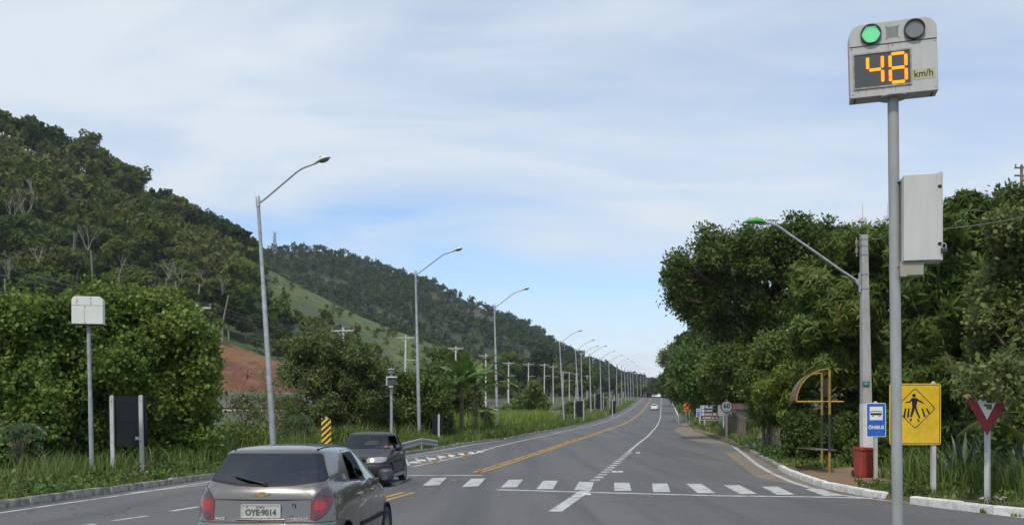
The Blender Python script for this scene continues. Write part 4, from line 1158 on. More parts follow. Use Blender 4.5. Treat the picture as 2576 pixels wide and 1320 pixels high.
for i in range(4, 13):
    a0, a1, c0, c1 = Vector(pa[i]), Vector(pa[i + 1]), Vector(pb_[i]), Vector(pb_[i + 1])
    up = Vector((-.02, 0, .02))
    k = MB(); vs = [a0 + up, a1.lerp(a0, .12) + up, c1.lerp(c0, .12) + up, c0 + up]; vs += [v_ + Vector((-.03, 0, .025)) for v_ in vs]
    k.add([tuple(v_) for v_ in vs], [(0, 1, 2, 3), (4, 5, 6, 7), (0, 1, 5, 4), (1, 2, 6, 5), (2, 3, 7, 6), (3, 0, 4, 7)])
    k.build('roof_slat', mat('roof_brown', (.10, .07, .05), .75, c2=(.22, .15, .06), scale=5, var=.2), sh_)
q = MB(); q.tube([(-Rr, 0, zroof), (.42, 0, zroof)], .025, 8); q.build('cross_bar', mat('bar_grey', (.13, .13, .11), .6, c2=(.42, .28, .04), scale=2.5, ramp=(.5, .55)), sh_)
q = MB(); q.box(-.22, .25, .1, D2 - .1, .67, .70); q.build('seat', M['wood'], sh_)
q = MB(); q.prism([(dx2 * .3, D2 * .3), (dx2 * .9, D2 * .9), (dx2 * .9 + .03, D2 * .9), (dx2 * .3 + .03, D2 * .3)], 2.3, 2.85, 'z'); q.build('notice_board', mat('board_brown', (.06, .05, .035), .7), sh_)

# --- signs farther along on the right
q_ = P(1828, 1083, 60); q_.z = zr(q_.x, q_.y)
s60 = thing('speed_limit_sign', 'round red rimmed 60 speed limit sign on a white post', 'road sign', q_)
zc_ = EYE - (1021 - HY) * 60 / F - q_.z; r_ = .375
q = MB(); q.prism(circ(0, zc_, r_, 40), -.02, -.008); pn = q.build('disc', M['sign_red'], s60)
q = MB(); q.prism(circ(0, zc_, r_ * .82, 40), -.023, -.0205); q.build('white_field', M['sign_white'], pn)
text('limit_number', '60', .40, M['sign_ink'], pn, (0, -.025, zc_ + .03), bold=.012, sx=1.02)
text('unit_lettering', 'km/h', .1, M['sign_ink'], pn, (0, -.025, zc_ - .2), bold=.002)
q = MB(); q.prism([(-.05, -.3), (.05, -.3), (.05, zc_ + .42), (0, zc_ + .47), (-.05, zc_ + .42)], -.006, .08); q.build('post', M['post_white'], s60)
q_ = P(1801, 1056, 84); q_.z = zr(q_.x, q_.y)
br = thing('tourist_sign', 'brown direction sign reading BR-101, Litoral Norte and Litoral Sul, partly hidden by the fence', 'road sign', q_)
z0, z1 = EYE - (1055 - HY) * 84 / F - q_.z, EYE - (1018 - HY) * 84 / F - q_.z; w = 1.32
q = MB(); q.prism(rrect(-w, w, z0, z1, .06), -.025, -.01); pn = q.build('panel', M['sign_white'], br)
zd = z0 + (z1 - z0) * .31
q = MB(); q.prism(rrect(-w + .035, w - .035, zd + .025, z1 - .035, .03), -.0285, -.0255); q.build('brown_field', M['sign_brown'], pn)
q = MB(); q.prism(rrect(-w + .035, w - .035, z0 + .035, zd - .005, .03), -.0285, -.0255); q.build('brown_field', M['sign_brown'], pn)
hgt = z1 - z0
q = MB(); q.prism(rrect(-w + .07, -w + 1.18, z1 - .29, z1 - .06, .01, 1), -.031, -.0287); q.build('blue_panel', M['sign_blue'], pn)
for k, zz_ in enumerate((z1 - .175, z1 - .44, z1 - .71)):
    q = MB(); q.prism(rrect(-w + .1, -w + .33, zz_ - .1, zz_ + .1, .02, 2), -.0335, -.0312); pc = q.build('pictogram', M['sign_white'], pn)
    q = MB(); q.prism([(-w + .15, zz_ - .03), (-w + .28, zz_ - .03), (-w + .28, zz_ + .0), (-w + .22, zz_ + .05), (-w + .15, zz_ + .02)], -.036, -.0337); q.build('pictogram_mark', M['sign_ink'], pc)
for k, (tx, zz_, sz_) in enumerate((('BR-101', z1 - .175, .19), ('Litoral Norte', z1 - .44, .20), ('Litoral Sul', z1 - .71, .20), ('ACESSO A 1 km', z0 + .19, .19))):
    text('lettering', tx, sz_, M['sign_white'], pn, (-w + (.42 if k < 3 else .18), -.0345, zz_), bold=.005, align='LEFT', sx=1.1)
for x in (-.95, .95):
    q = MB(); q.box(x - .06, x + .06, -.008, .1, -.4, z1); q.build('post', M['post_white'], br)
q_ = P(1760, 1052, 94); q_.z = zr(q_.x, q_.y)
bl = thing('kilometre_sign', 'small blue kilometre sign behind the brown direction sign', 'road sign', q_)
z0, z1 = EYE - (1047 - HY) * 94 / F - q_.z, EYE - (1026 - HY) * 94 / F - q_.z
q = MB(); q.prism(rrect(-.3, .3, z0, z1, .04), -.02, -.008); pn = q.build('panel', M['sign_white'], bl)
q = MB(); q.prism(rrect(-.27, .27, z0 + .03, z0 + .52, .03), -.0235, -.0205); q.prism(rrect(-.27, .27, z0 + .55, z1 - .03, .03), -.0235, -.0205); q.build('blue_field', M['sign_blue'], pn)
text('lettering', 'BR', .17, M['sign_white'], pn, (-.1, -.026, z1 - .13)); text('lettering', 'k', .2, M['sign_white'], pn, (-.05, -.026, z0 + .38)); text('lettering', '1', .2, M['sign_white'], pn, (-.02, -.026, z0 + .15))
q = MB(); q.box(-.05, .05, -.006, .06, -.4, z1); q.build('post', M['post_white'], bl)
# grey back of another sign behind the 60
q_ = P(1820, 1058, 70); q_.z = zr(q_.x, q_.y)
t_ = thing('road_sign_back', 'grey metal back of a sign turned away behind the 60 sign', 'road sign', q_, R(-25))
zz_ = EYE - (1030 - HY) * 70 / F - q_.z - .5
q = MB(); q.box(-.4, .35, -.012, .0, zz_ + .1, zz_ + .85); q.build('panel', M['galv_blue'], t_); q = MB(); q.box(-.04, .04, .002, .07, -.3, zz_ + .9); q.build('post', M['post_white'], t_)
# orange detour signs with chevron boards
q_ = P(1727, 1042, 108); q_.z = zr(q_.x, q_.y)
og = thing('roadworks_sign', 'orange diamond roadworks sign over an orange arrow board, far right verge', 'road sign', q_)
s_ = F / 108
def W(x, y): return ((x - 1727) / s_, EYE - (y - HY) / s_ - q_.z)
q = MB(); x0, zc2 = W(1728.5, 1019); q.prism([(x0 + .5, zc2), (x0, zc2 + .5), (x0 - .5, zc2), (x0, zc2 - .5)], -.02, 0); pn = q.build('diamond_board', M['sign_orange'], og)
q = MB(); q.prism([(x0 - .2, zc2 - .2), (x0 - .1, zc2 - .2), (x0 + .02, zc2 + .02), (x0 + .15, zc2 - .22), (x0 + .22, zc2 - .2), (x0 + .08, zc2 + .15), (x0 + .12, zc2 + .25), (x0 - .02, zc2 + .28)], -.024, -.0205); q.build('digging_symbol', M['sign_ink'], pn)
q = MB(); a = W(1722, 1025.5); b_ = W(1741, 1031); q.prism([(a[0], b_[1]), (b_[0] - .15, b_[1]), (b_[0] + .06, (a[1] + b_[1]) / 2), (b_[0] - .15, a[1]), (a[0], a[1])], -.05, -.025); ab = q.build('arrow_board', M['sign_orange'], og)
q = MB(); q.box(a[0] + .12, b_[0] - .2, -.0535, -.0505, (a[1] + b_[1]) / 2 - .05, (a[1] + b_[1]) / 2 + .05); q.build('arrow_mark', M['sign_ink'], ab)
q = MB(); a = W(1719.5, 1018); b_ = W(1724, 1038); q.box(a[0], b_[0], -.02, -.005, b_[1], a[1]); ch = q.build('chevron_board', M['sign_ink'], og)
for k in range(3):
    z = b_[1] + .12 + k * .3; q = MB(); q.prism([(a[0], z + .2), (b_[0], z), (b_[0], z + .1), (a[0], z + .3)], -.0235, -.0205); q.build('stripe', M['sign_yellow'], ch)
for x in (-.05, .3):
    q = MB(); q.box(x - .03, x + .03, .004, .06, -.4, zc2 + .2); q.build('post', M['galv'], og)
q_ = P(1694, 1005, 255); q_.z = zr(q_.x, 255)
o2 = thing('roadworks_sign', 'tiny orange warning sign at the far bend on the right', 'road sign', q_); zz_ = EYE - (986 - HY) * 255 / F - q_.z
q = MB(); q.prism([(.55, zz_), (0, zz_ + .55), (-.55, zz_), (0, zz_ - .55)], -.02, 0); q.build('panel', M['sign_orange'], o2); q = MB(); q.box(-.05, .05, .002, .08, -.5, zz_ + .3); q.build('post', M['wood'], o2)
# --- wooden fences
def fence(label, pts, n, h, seed):
    rr = random.Random(seed); a, b_ = pts
    base = Vector((a.x, a.y, zr(a.x, a.y)))
    t_ = thing('wooden_fence', label, 'fence', base)
    for i in range(n):
        c = a.lerp(b_, i / (n - 1)); z = zr(c.x, c.y) - base.z
        k = h * rr.uniform(.82, 1.1); w = rr.uniform(.04, .085)
        q = MB(); q.tube([(0, 0, -.2), (rr.uniform(-.05, .05), 0, k * .6), (rr.uniform(-.07, .07), 0, k)], [w, w, w * .8], 6, smooth=False)
        o = q.build('slat', M['wood'], t_); o.location = (c.x - base.x + rr.uniform(-.04, .04), c.y - base.y, z)
    q = MB()
    for hz_ in (.35, .7, .95): q.tube([(0, -.08, h * hz_), ((b_ - a).x, (b_ - a).y - .08, h * hz_ + zr(b_.x, b_.y) - base.z)], .012, 5)
    q.build('wire', M['wire'], t_)
    return t_
fence('weathered wooden picket fence behind the 60 speed limit sign', (P(1822, 1085, 72), P(1872, 1095, 55)), 17, 1.35, 1)
fence('short picket fence beside the small tree trunk, left of the bus shelter', (P(1922, 1105, 47), P(1992, 1105, 44)), 9, 1.0, 2)
# --- white house behind the trees on the right
q_ = P(1925, 1050, 74); q_.z = zr(q_.x, q_.y)
hs = thing('house', 'low white house with a clay tile roof glimpsed behind the right trees', 'house', q_)
q = MB(); q.box(-2.2, 7, 0, 6, -.5, 1.2); wl = q.build('wall', M['lime_wall'], hs)
for x in (-1.2, 1.6, 4.2):
    q = MB(); q.box(x, x + .9, -.03, .02, .3, .9); wd = q.build('window', M['sign_ink'], hs)
    q = MB(); ring_prism(q, [(x - .06, .24), (x + .96, .24), (x + .96, .96), (x - .06, .96)], [(x, .3), (x + .9, .3), (x + .9, .9), (x, .9)], -.06, .0); q.build('frame', M['wood'], wd)
q = MB(); q.add([(-2.6, -.6, 1.1), (7.4, -.6, 1.1), (7.4, 3, 1.7), (-2.6, 3, 1.7), (-2.6, 6.6, 1.1), (7.4, 6.6, 1.1), (-2.6, -.6, 1.0), (7.4, -.6, 1.0), (7.4, 3, 1.6), (-2.6, 3, 1.6), (-2.6, 6.6, 1.0), (7.4, 6.6, 1.0)], [(0, 1, 2, 3), (3, 2, 5, 4), (6, 7, 8, 9), (9, 8, 11, 10), (0, 1, 7, 6), (4, 5, 11, 10), (0, 3, 9, 6), (3, 4, 10, 9), (1, 2, 8, 7), (2, 5, 11, 8)])
q.build('roof', M['roof_tile'], hs)
# --- white hut in the left field
q_ = P(1386, 1054, 140); q_.z = zl(q_.x, q_.y) - .3
ht_ = thing('block_hut', 'small white block hut with dark vents in the tall grass on the left', 'hut', q_, R(-10))
q = MB(); q.box(-1.3, 1.3, 0, 2, -.2, 1.5); q.build('wall', M['lime_wall'], ht_)
q = MB(); q.box(-1.45, 1.45, -.15, 2.15, 1.5, 1.62); q.build('roof', M['concrete'], ht_)
for x in (-.7, -.2, .3, .8):
    q = MB(); q.box(x, x + .35, -.02, .05, .75, 1.15); q.build('vent', M['sign_ink'], ht_)
# --- pylon and masts on the skyline
M['pylon'] = mat('pylon_steel', (.22, .24, .27), .6, .2)
def pylon(name, label, cat, base, h, wb_, wt, arms, rad, m_, col2=None, n=8):
    t_ = thing(name, label, cat, base)
    q = MB()
    lv = [(h * i / n, wb_ + (wt - wb_) * min(1, (i / n) / .72)) for i in range(n + 1)]
    for sx2, sy2 in ((1, 1), (1, -1), (-1, 1), (-1, -1)):
        q.tube([(sx2 * w_, sy2 * w_, z) for z, w_ in lv], rad, 5)
    q.build('leg', m_, t_)
    k = MB()
    for i in range(n):
        (za_, wa), (zb2, wb2) = lv[i], lv[i + 1]
        for s1 in (1, -1):
            k.tube([(-wa, s1 * wa, za_), (wb2, s1 * wb2, zb2)], rad * .6, 4); k.tube([(wa, s1 * wa, za_), (-wb2, s1 * wb2, zb2)], rad * .6, 4)
            k.tube([(s1 * wa, -wa, za_), (s1 * wb2, wb2, zb2)], rad * .6, 4)
            k.tube([(-wb2, s1 * wb2, zb2), (wb2, s1 * wb2, zb2)], rad * .6, 4)
    k.build('lattice', col2 or m_, t_)
    for z, ww, up in arms:
        a_ = MB(); a_.tube([(-ww, 0, z + up), (-wt, 0, z), (wt, 0, z), (ww, 0, z + up)], rad, 5); a_.tube([(-ww, 0, z + up), (-wt, 0, z + h * .05), (wt, 0, z + h * .05), (ww, 0, z + up)], rad * .7, 5); a_.build('crossarm', m_, t_)
    return t_
q_ = P(691, 632, 800)
pylon('pylon', 'lattice power pylon standing on the skyline of the left hill', 'pylon', q_, (632 - 585) * 800 / F, 1.7, .55, ((9, 2.2, 0), (11.6, 2.4, 0), (14.4, 2.0, 2.2)), .13, M['pylon'])
q_ = P(600, 640, 780); t_ = thing('antenna_mast', 'hair thin antenna mast on the left skyline', 'mast', q_); q = MB(); q.tube([(0, 0, -4), (0, 0, 16)], [.1, .05], 5); q.build('mast', M['pylon'], t_)
M['tower_red'] = mat('tower_red_white', (.34, .10, .09), .5, c2=(.5, .5, .5), scale=.25, ramp=(.48, .52))
def telecom(label, x, d, y0, y1):
    base = P(x, 700, d); ztop = P(x, y1, d).z; base.z = 6; h = ztop - base.z
    t_ = pylon('telecom_tower', label, 'tower', base, h, 1.0, .75, (), .1, M['tower_red'], n=22)
    for i, a in enumerate((0, 1.2, 2.4, 3.6, 4.9)):
        q = MB(); q.box(-.15, .15, -.1, .1, 0, 1.9); o = q.build('antenna', M['white_paint'], t_); o.location = (1.35 * math.cos(a), 1.35 * math.sin(a), h - 1.7); o.rotation_euler = (0, 0, a)
    q = MB(); q.lathe([(1.3, h - 1.2), (1.3, h - 1.1)], 12); q.build('platform', M['pylon'], t_)
    q = MB(); q.tube([(0, 0, h), (0, 0, h + 4.5)], .07, 5); q.build('spike', M['pylon'], t_)
telecom('red and white telecom tower seen above the concrete lamp pole', 2170, 330, 0, 549)
telecom('telecom tower half hidden by the speed display pole', 2233, 350, 0, 543)
q_ = P(2570, 560, 60); q_.z = 3; hp = EYE - (415 - HY) * 60 / F - 3
t_ = thing('power_pole', 'dark wooden power pole on the skyline at the far right edge', 'power pole', q_)
q = MB(); q.tube([(0, 0, -3), (0, 0, hp)], [.13, .09], 8); q.build('pole', M['wood'], t_)
for z in (hp - .15, hp - .62): q = MB(); q.box(-.42, .42, -.06, .06, z - .04, z + .04); q.build('crossarm', M['wood'], t_)
for x in (-.36, 0, .36): q = MB(); q.lathe([(.03, hp - .1), (.06, hp), (.03, hp + .08)], 8, (x, 0, 0)); q.build('insulator', M['insul'], t_)
# ------------------------------------------------------------------ cars
def paint_mat(name, c, metal, rough, coat, dust=None):
    m = bpy.data.materials.new(name); m.use_nodes = True; t = m.node_tree; b = t.nodes['Principled BSDF']
    b.inputs['Base Color'].default_value = (*c, 1); b.inputs['Metallic'].default_value = metal; b.inputs['Roughness'].default_value = rough
    b.inputs['Coat Weight'].default_value = coat; b.inputs['Coat Roughness'].default_value = .04
    if dust:
        co = t.nodes.new('ShaderNodeTexCoord'); n = t.nodes.new('ShaderNodeTexNoise'); n.inputs['Scale'].default_value = 3; n.inputs['Detail'].default_value = 7
        sp = t.nodes.new('ShaderNodeSeparateXYZ'); t.links.new(co.outputs['Object'], sp.inputs[0]); t.links.new(co.outputs['Object'], n.inputs[0])
        mr = t.nodes.new('ShaderNodeMapRange'); mr.inputs[1].default_value = .75; mr.inputs[2].default_value = .15; t.links.new(sp.outputs['Z'], mr.inputs[0])
        mu = t.nodes.new('ShaderNodeMath'); mu.operation = 'MULTIPLY'; t.links.new(mr.outputs[0], mu.inputs[0]); t.links.new(n.outputs['Fac'], mu.inputs[1])
        mx = t.nodes.new('ShaderNodeMix'); mx.data_type = 'RGBA'; t.links.new(mu.outputs[0], mx.inputs[0]); mx.inputs[6].default_value = (*c, 1); mx.inputs[7].default_value = (*dust, 1)
        t.links.new(mx.outputs[2], b.inputs['Base Color'])
        ma = t.nodes.new('ShaderNodeMath'); ma.operation = 'MULTIPLY_ADD'; ma.inputs[1].default_value = .5; ma.inputs[2].default_value = rough; t.links.new(mu.outputs[0], ma.inputs[0]); t.links.new(ma.outputs[0], b.inputs['Roughness'])
    MATS[name] = m; return m
M['taupe'] = paint_mat('taupe_metallic_paint', (.175, .164, .152), .72, .28, .8, (.13, .12, .11))
M['charcoal'] = paint_mat('charcoal_paint', (.010, .010, .015), .0, .45, .14, (.05, .042, .036))
M['car_white'] = paint_mat('white_car_paint', (.70, .70, .70), 0, .35, .8)
M['car_silver'] = paint_mat('silver_car_paint', (.36, .39, .42), .7, .35, .8)
M['glass_rear'] = glass_mat('dark_tinted_glass', (.36, .38, .39), const=.11)
M['glass_side'] = glass_mat('side_tinted_glass', (.10, .115, .11), const=.05)
M['glass_clear'] = glass_mat('windscreen_glass', (.60, .68, .66))
M['seam'] = mat('seam_black', (.012, .012, .012), .7)
M['trim'] = mat('window_rubber', (.015, .015, .016), .6, spec=.2)
M['seat'] = mat('seat_cloth', (.05, .05, .055), .9)
M['cabin'] = mat('cabin_plastic', (.03, .03, .032), .8)
M['rim'] = mat('wheel_rim', (.36, .36, .36), .4, .6, var=.15, scale=6)
M['chrome'] = mat('chrome', (.75, .75, .76), .12, 1.0)
M['lamp_red'] = mat('tail_lamp_red', (.15, .004, .006), .08, coat=1.0, emit=(.5, .005, .01), es=.03)
M['lamp_lit'] = mat('lit_tail_lamp', (.36, .015, .015), .2, coat=1.0, emit=(1, .06, .06), es=.09)
M['lamp_smoke'] = mat('smoked_lens', (.045, .025, .028), .08, coat=1.0)
M['head_glass'] = mat('headlamp_glass', (.28, .28, .27), .1, coat=1.0, var=.3, scale=30)
M['head_lit'] = mat('lit_headlamp', (1, .8, .5), .3, emit=(1, .74, .40), es=2.2)
M['badge'] = mat('badge_silver', (.55, .55, .56), .4)
M['gold'] = mat('gold_emblem', (.62, .40, .14), .3, .8)
M['plate'] = mat('plate_grey', (.46, .45, .40), .5, var=.06, scale=20)
M['plate_ink'] = mat('plate_ink', (.09, .09, .09), .6)

def crv(tab, n):
    """smooth curve through control rows (Catmull-Rom), n steps per span"""
    T = np.array(tab, float); out = []
    for i in range(len(T) - 1):
        p0, p1, p2, p3 = T[max(0, i - 1)], T[i], T[i + 1], T[min(len(T) - 1, i + 2)]
        if np.allclose(p0[:1], p1[:1]): p0 = p1
        for k in range(n):
            t = k / n
            out.append(.5 * (2 * p1 + (p2 - p0) * t + (2 * p0 - 5 * p1 + 4 * p2 - p3) * t * t + (3 * p1 - p0 - 3 * p2 + p3) * t ** 3))
    out.append(T[-1]); return out
def outline(L_, nr=7, nc=6, ns=26):
    """half plan outline of a car at one height: rear centre -> corner -> side -> front centre"""
    z, w, wr, wf, yr, yf, rr, rf, br, bf = L_
    rr = min(rr, wr * .8); rf = min(rf, wf * .8)
    pts = []
    for k in range(nr):
        x = (wr - rr) * k / nr; pts.append((x, yr + br * (x / wr) ** 2))
    y0 = yr + br * ((wr - rr) / wr) ** 2
    for k in range(nc):
        a = R(90 * k / nc); pts.append((wr - rr + rr * math.sin(a), y0 + rr * (1 - math.cos(a))))
    y1 = yf - bf * ((wf - rf) / wf) ** 2
    ya, yb = y0 + rr, y1 - rf
    for k in range(ns + 1):
        t = k / ns; y = ya + (yb - ya) * t
        x = wr + (wf - wr) * t + (w - (wr + wf) / 2) * (1 - (2 * t - 1) ** 2) ** .7 if w else 0
        pts.append((x, y))
    for k in range(1, nc + 1):
        a = R(90 * k / nc); pts.append((wf - rf + rf * math.cos(a), y1 - rf + rf * math.sin(a)))
    for k in range(1, nr + 1):
        x = (wf - rf) * (1 - k / nr); pts.append((x, yf - bf * (x / wf) ** 2))
    return pts
def body_bm(levels, n=3):
    rows = crv(levels, n); bm = bmesh.new(); rings = []
    for r_ in rows:
        h = outline(r_)
        full = h + [(-x, y) for x, y in h[1:-1][::-1]]
        rings.append([bm.verts.new((x, y, r_[0])) for x, y in full])
    N = len(rings[0])
    for i in range(len(rings) - 1):
        for k in range(N):
            bm.faces.new((rings[i][k], rings[i][(k + 1) % N], rings[i + 1][(k + 1) % N], rings[i + 1][k]))
    # roof: bridge the last ring across
    top = rings[-1]; half = N // 2
    for k in range(half):
        a, b_ = top[k], top[k + 1]; c, d = top[(N - k - 1) % N], top[(N - k) % N]
        vs = []
        for v_ in (a, b_, c, d):
            if v_ not in vs: vs.append(v_)
        if len(vs) >= 3: bm.faces.new(vs)
    bmesh.ops.remove_doubles(bm, verts=bm.verts[:], dist=1e-5)
    bmesh.ops.recalc_face_normals(bm, faces=bm.faces[:])
    return bm
def cut(bm, poly, ax, keep):
    """cuts a convex outline, seen along one axis, out of the skin; returns the faces inside"""
    i0, i1 = ax; k3 = ({0, 1, 2} - {i0, i1}).pop()
    ar = sum(poly[i][0] * poly[(i + 1) % len(poly)][1] - poly[(i + 1) % len(poly)][0] * poly[i][1] for i in range(len(poly)))
    if ar < 0: poly = poly[::-1]
    lo = [min(p[i] for p in poly) - .02 for i in (0, 1)]; hi = [max(p[i] for p in poly) + .02 for i in (0, 1)]
    def sel():
        r_ = []
        for f in bm.faces:
            c0 = [v.co[i0] for v in f.verts]; c1 = [v.co[i1] for v in f.verts]
            if max(c0) < lo[0] or min(c0) > hi[0] or max(c1) < lo[1] or min(c1) > hi[1]: continue
            if keep(f.calc_center_median(), f.normal): r_.append(f)
        return r_
    for i in range(len(poly)):
        a, b_ = poly[i], poly[(i + 1) % len(poly)]
        co = [0, 0, 0]; no = [0, 0, 0]
        co[i0], co[i1] = a; no[i0], no[i1] = b_[1] - a[1], -(b_[0] - a[0])
        fs = sel(); ge = set(fs)
        for f in fs: ge.update(f.edges); ge.update(f.verts)
        bmesh.ops.bisect_plane(bm, geom=list(ge), dist=1e-6, plane_co=co, plane_no=no)
    res = []
    for f in sel():
        c = f.calc_center_median(); x, y = c[i0], c[i1]
        if all((b_[0] - a[0]) * (y - a[1]) - (b_[1] - a[1]) * (x - a[0]) > -1e-7 for a, b_ in zip(poly, poly[1:] + poly[:1])): res.append(f)
    return res
def take(bm, faces, name, material, parent, off=0.0):
    """moves faces into an object of their own"""
    nb = bmesh.new(); mp = {}
    for f in faces:
        vs = []
        for v in f.verts:
            if v not in mp: mp[v] = nb.verts.new(v.co)
            vs.append(mp[v])
        nb.faces.new(vs)
    bmesh.ops.delete(bm, geom=faces, context='FACES')
    nb.normal_update()
    if off:
        nn = [(v, v.normal.copy()) for v in nb.verts]
        for v, n_ in nn: v.co += n_ * off
    for f in nb.faces: f.smooth = True
    me = bpy.data.meshes.new(name); nb.to_mesh(me); nb.free()
    return link(name, me, material, parent)
def shrink(poly, t):
    """convex outline moved inwards by t"""
    ar = sum(poly[i][0] * poly[(i + 1) % len(poly)][1] - poly[(i + 1) % len(poly)][0] * poly[i][1] for i in range(len(poly)))
    if ar < 0: poly = poly[::-1]
    ln = []
    for i in range(len(poly)):
        a, b_ = Vector(poly[i]), Vector(poly[(i + 1) % len(poly)]); d = (b_ - a).normalized(); n_ = Vector((-d.y, d.x)); ln.append((a + n_ * t, d))
    out = []
    for i in range(len(ln)):
        p, d = ln[i - 1]; q_, e = ln[i]; cr_ = d.x * e.y - d.y * e.x
        if abs(cr_) < 1e-6: out.append(tuple(q_)); continue
        k = ((q_.x - p.x) * e.y - (q_.y - p.y) * e.x) / cr_; out.append(tuple(p + d * k))
    return out
def pane(bm, poly, ax, keep, name, material, parent, trim=.018, trim_mat=None):
    """a window with its rubber: outer outline cut first, then the glass inside it"""
    if not trim:
        fs = cut(bm, poly, ax, keep); return take(bm, fs, name, material, parent) if fs else None
    cut(bm, poly, ax, keep)
    fs = cut(bm, shrink(poly, trim), ax, keep)
    if not fs: return None
    o = take(bm, fs, name, material, parent)
    bd = cut(bm, poly, ax, keep)
    if bd: take(bm, bd, 'trim', trim_mat or M['trim'], o)
    return o
def left(c, n): return c.x < -.3 and n.x < -.25
def right(c, n): return c.x > .3 and n.x > .25
def wheel(parent, x, y, r, w, rim_mat, spokes=7, side=1, steer=0.0):
    wh = bpy.data.objects.new('wheel', None); COL.objects.link(wh); wh.parent = parent; wh.location = (x, y, r); wh.rotation_euler = (0, 0, steer)
    q = MB(); h = w / 2
    q.lathe([(r * .62, -h * .9), (r * .78, -h), (r * .93, -h * .96), (r * .985, -h * .75), (r, -h * .4), (r, h * .4), (r * .985, h * .75), (r * .93, h * .96), (r * .78, h), (r * .62, h * .9)], 30, axis='x', cap=False); q.build('tyre', M['rubber'], wh)
    q = MB(); s = side
    q.lathe([(r * .64, s * h * .85), (r * .6, s * h * .80), (r * .55, s * h * .5), (r * .3, s * h * .62), (r * .12, s * h * .72), (r * .01, s * h * .74)], 30, axis='x', cap=False)
    q.lathe([(r * .63, -h * .8), (r * .63, h * .8)], 30, axis='x', cap=False)
    rm = q.build('rim', rim_mat, wh)
    for k in range(spokes):
        a = 2 * math.pi * (k + .5) / spokes; q = MB()
        c = (r * .45 * math.cos(a), r * .45 * math.sin(a))
        q.prism([(c[0] + r * .07 * math.cos(b_), c[1] + r * .085 * math.sin(b_)) for b_ in np.linspace(0, 6.28, 9)[:-1]], s * h * .585, s * h * .60, axis='x'); q.build('rim_hole', M['seam'], wh)
def arches(bm, parent, ys, rz, ra, w):
    for y in ys:
        poly = [(y + ra * math.cos(a), rz + ra * math.sin(a)) for a in np.linspace(0, 2 * math.pi, 25)[:-1]]
        for k in (left, right):
            fs = cut(bm, poly, (1, 2), lambda c, n: k(c, Vector((n.x * 2, 0, 0))) or (abs(c.x) > .4 and (c.x > 0) == (k is right) and c.z < .3))
            bmesh.ops.delete(bm, geom=fs, context='FACES')
        for s in (-1, 1):
            q = MB(); n = 16; vs = []
            for x in (s * (w - .03), s * (w - .3)):
                vs += [(x, y + (ra + .004) * math.cos(a), rz + (ra + .004) * math.sin(a)) for a in np.linspace(-.5, math.pi + .5, n)]
            q.add(vs, [(i, i + 1, n + i + 1, n + i) for i in range(n - 1)] + [tuple(range(n, 2 * n))], True); q.build('wheel_well', M['seam'], parent)
def finish(bm, material, parent, name='body'):
    loose = [v for v in bm.verts if not v.link_faces]
    bmesh.ops.delete(bm, geom=loose, context='VERTS')
    for f in bm.faces: f.smooth = True
    me = bpy.data.meshes.new(name); bm.to_mesh(me); bm.free()
    return link(name, me, material, parent)
def seats(parent, ys, w, h, zf=.45):
    for y in ys:
        for s in (-1, 1):
            q = MB(); q.box(s * .36 - .24, s * .36 + .24, y - .05, y + .45, zf - .2, zf, .05)
            q.box(s * .36 - .23, s * .36 + .23, y - .14, y, zf - .05, h - .2, .05); q.box(s * .36 - .13, s * .36 + .13, y - .13, y - .03, h - .19, h, .04); q.build('seat', M['seat'], parent)
def cabin(parent, y0, y1, w, zt=.62):
    q = MB(); q.box(-w, w, y0, y1, .22, .34); q.build('cabin_floor', M['cabin'], parent)
    q = MB(); q.box(-w + .05, w - .05, y1 - .35, y1 + .1, .5, .96, .06); q.build('dashboard', M['cabin'], parent)
    q = MB()
    pts = [(-.36 + .18 * math.cos(a), y1 - .48 - .06 * math.sin(a), .92 + .17 * math.sin(a)) for a in np.linspace(0, 2 * math.pi, 21)]
    q.tube(pts, .016, 6, cap=False); q.build('steering_wheel', M['cabin'], parent)
def mirror_obj(parent, x, y, z, s, material, back=True):
    """door mirror: a rounded shell with its glass facing the rear (-y)"""
    q = MB(); prof = [(-.075, .045, .06), (-.05, .085, .082), (.0, .10, .088), (.05, .085, .07), (.085, .03, .03)]
    n = 14; vs = []
    for dy, a, b_ in prof:
        for k in range(n):
            t = 2 * math.pi * k / n
            sx, sz = math.cos(t), math.sin(t); p_ = 2.0 / 3
            vs.append((x + s * .1 + a * math.copysign(abs(sx) ** p_, sx), y + dy, z + b_ * math.copysign(abs(sz) ** p_, sz)))
    fs = [(i * n + k, i * n + (k + 1) % n, (i + 1) * n + (k + 1) % n, (i + 1) * n + k) for i in range(len(prof) - 1) for k in range(n)] + [tuple(range(n))[::-1], tuple(range((len(prof) - 1) * n, len(prof) * n))]
    q.add(vs, fs, True); q.box(x - .04, x + .04, y - .01, y + .05, z - .09, z - .03, .012); o = q.build('door_mirror', material, parent)
    q = MB(); q.prism([(x + s * .1 + .042 * math.copysign(abs(math.cos(t)) ** .6, math.cos(t)), z + .055 * math.copysign(abs(math.sin(t)) ** .6, math.sin(t))) for t in np.linspace(0, 6.283, 15)[:-1]], y - .079, y - .0755); q.build('mirror_glass', mat('mirror_glass', (.16, .17, .18), .05, 1.0), o)
    return o
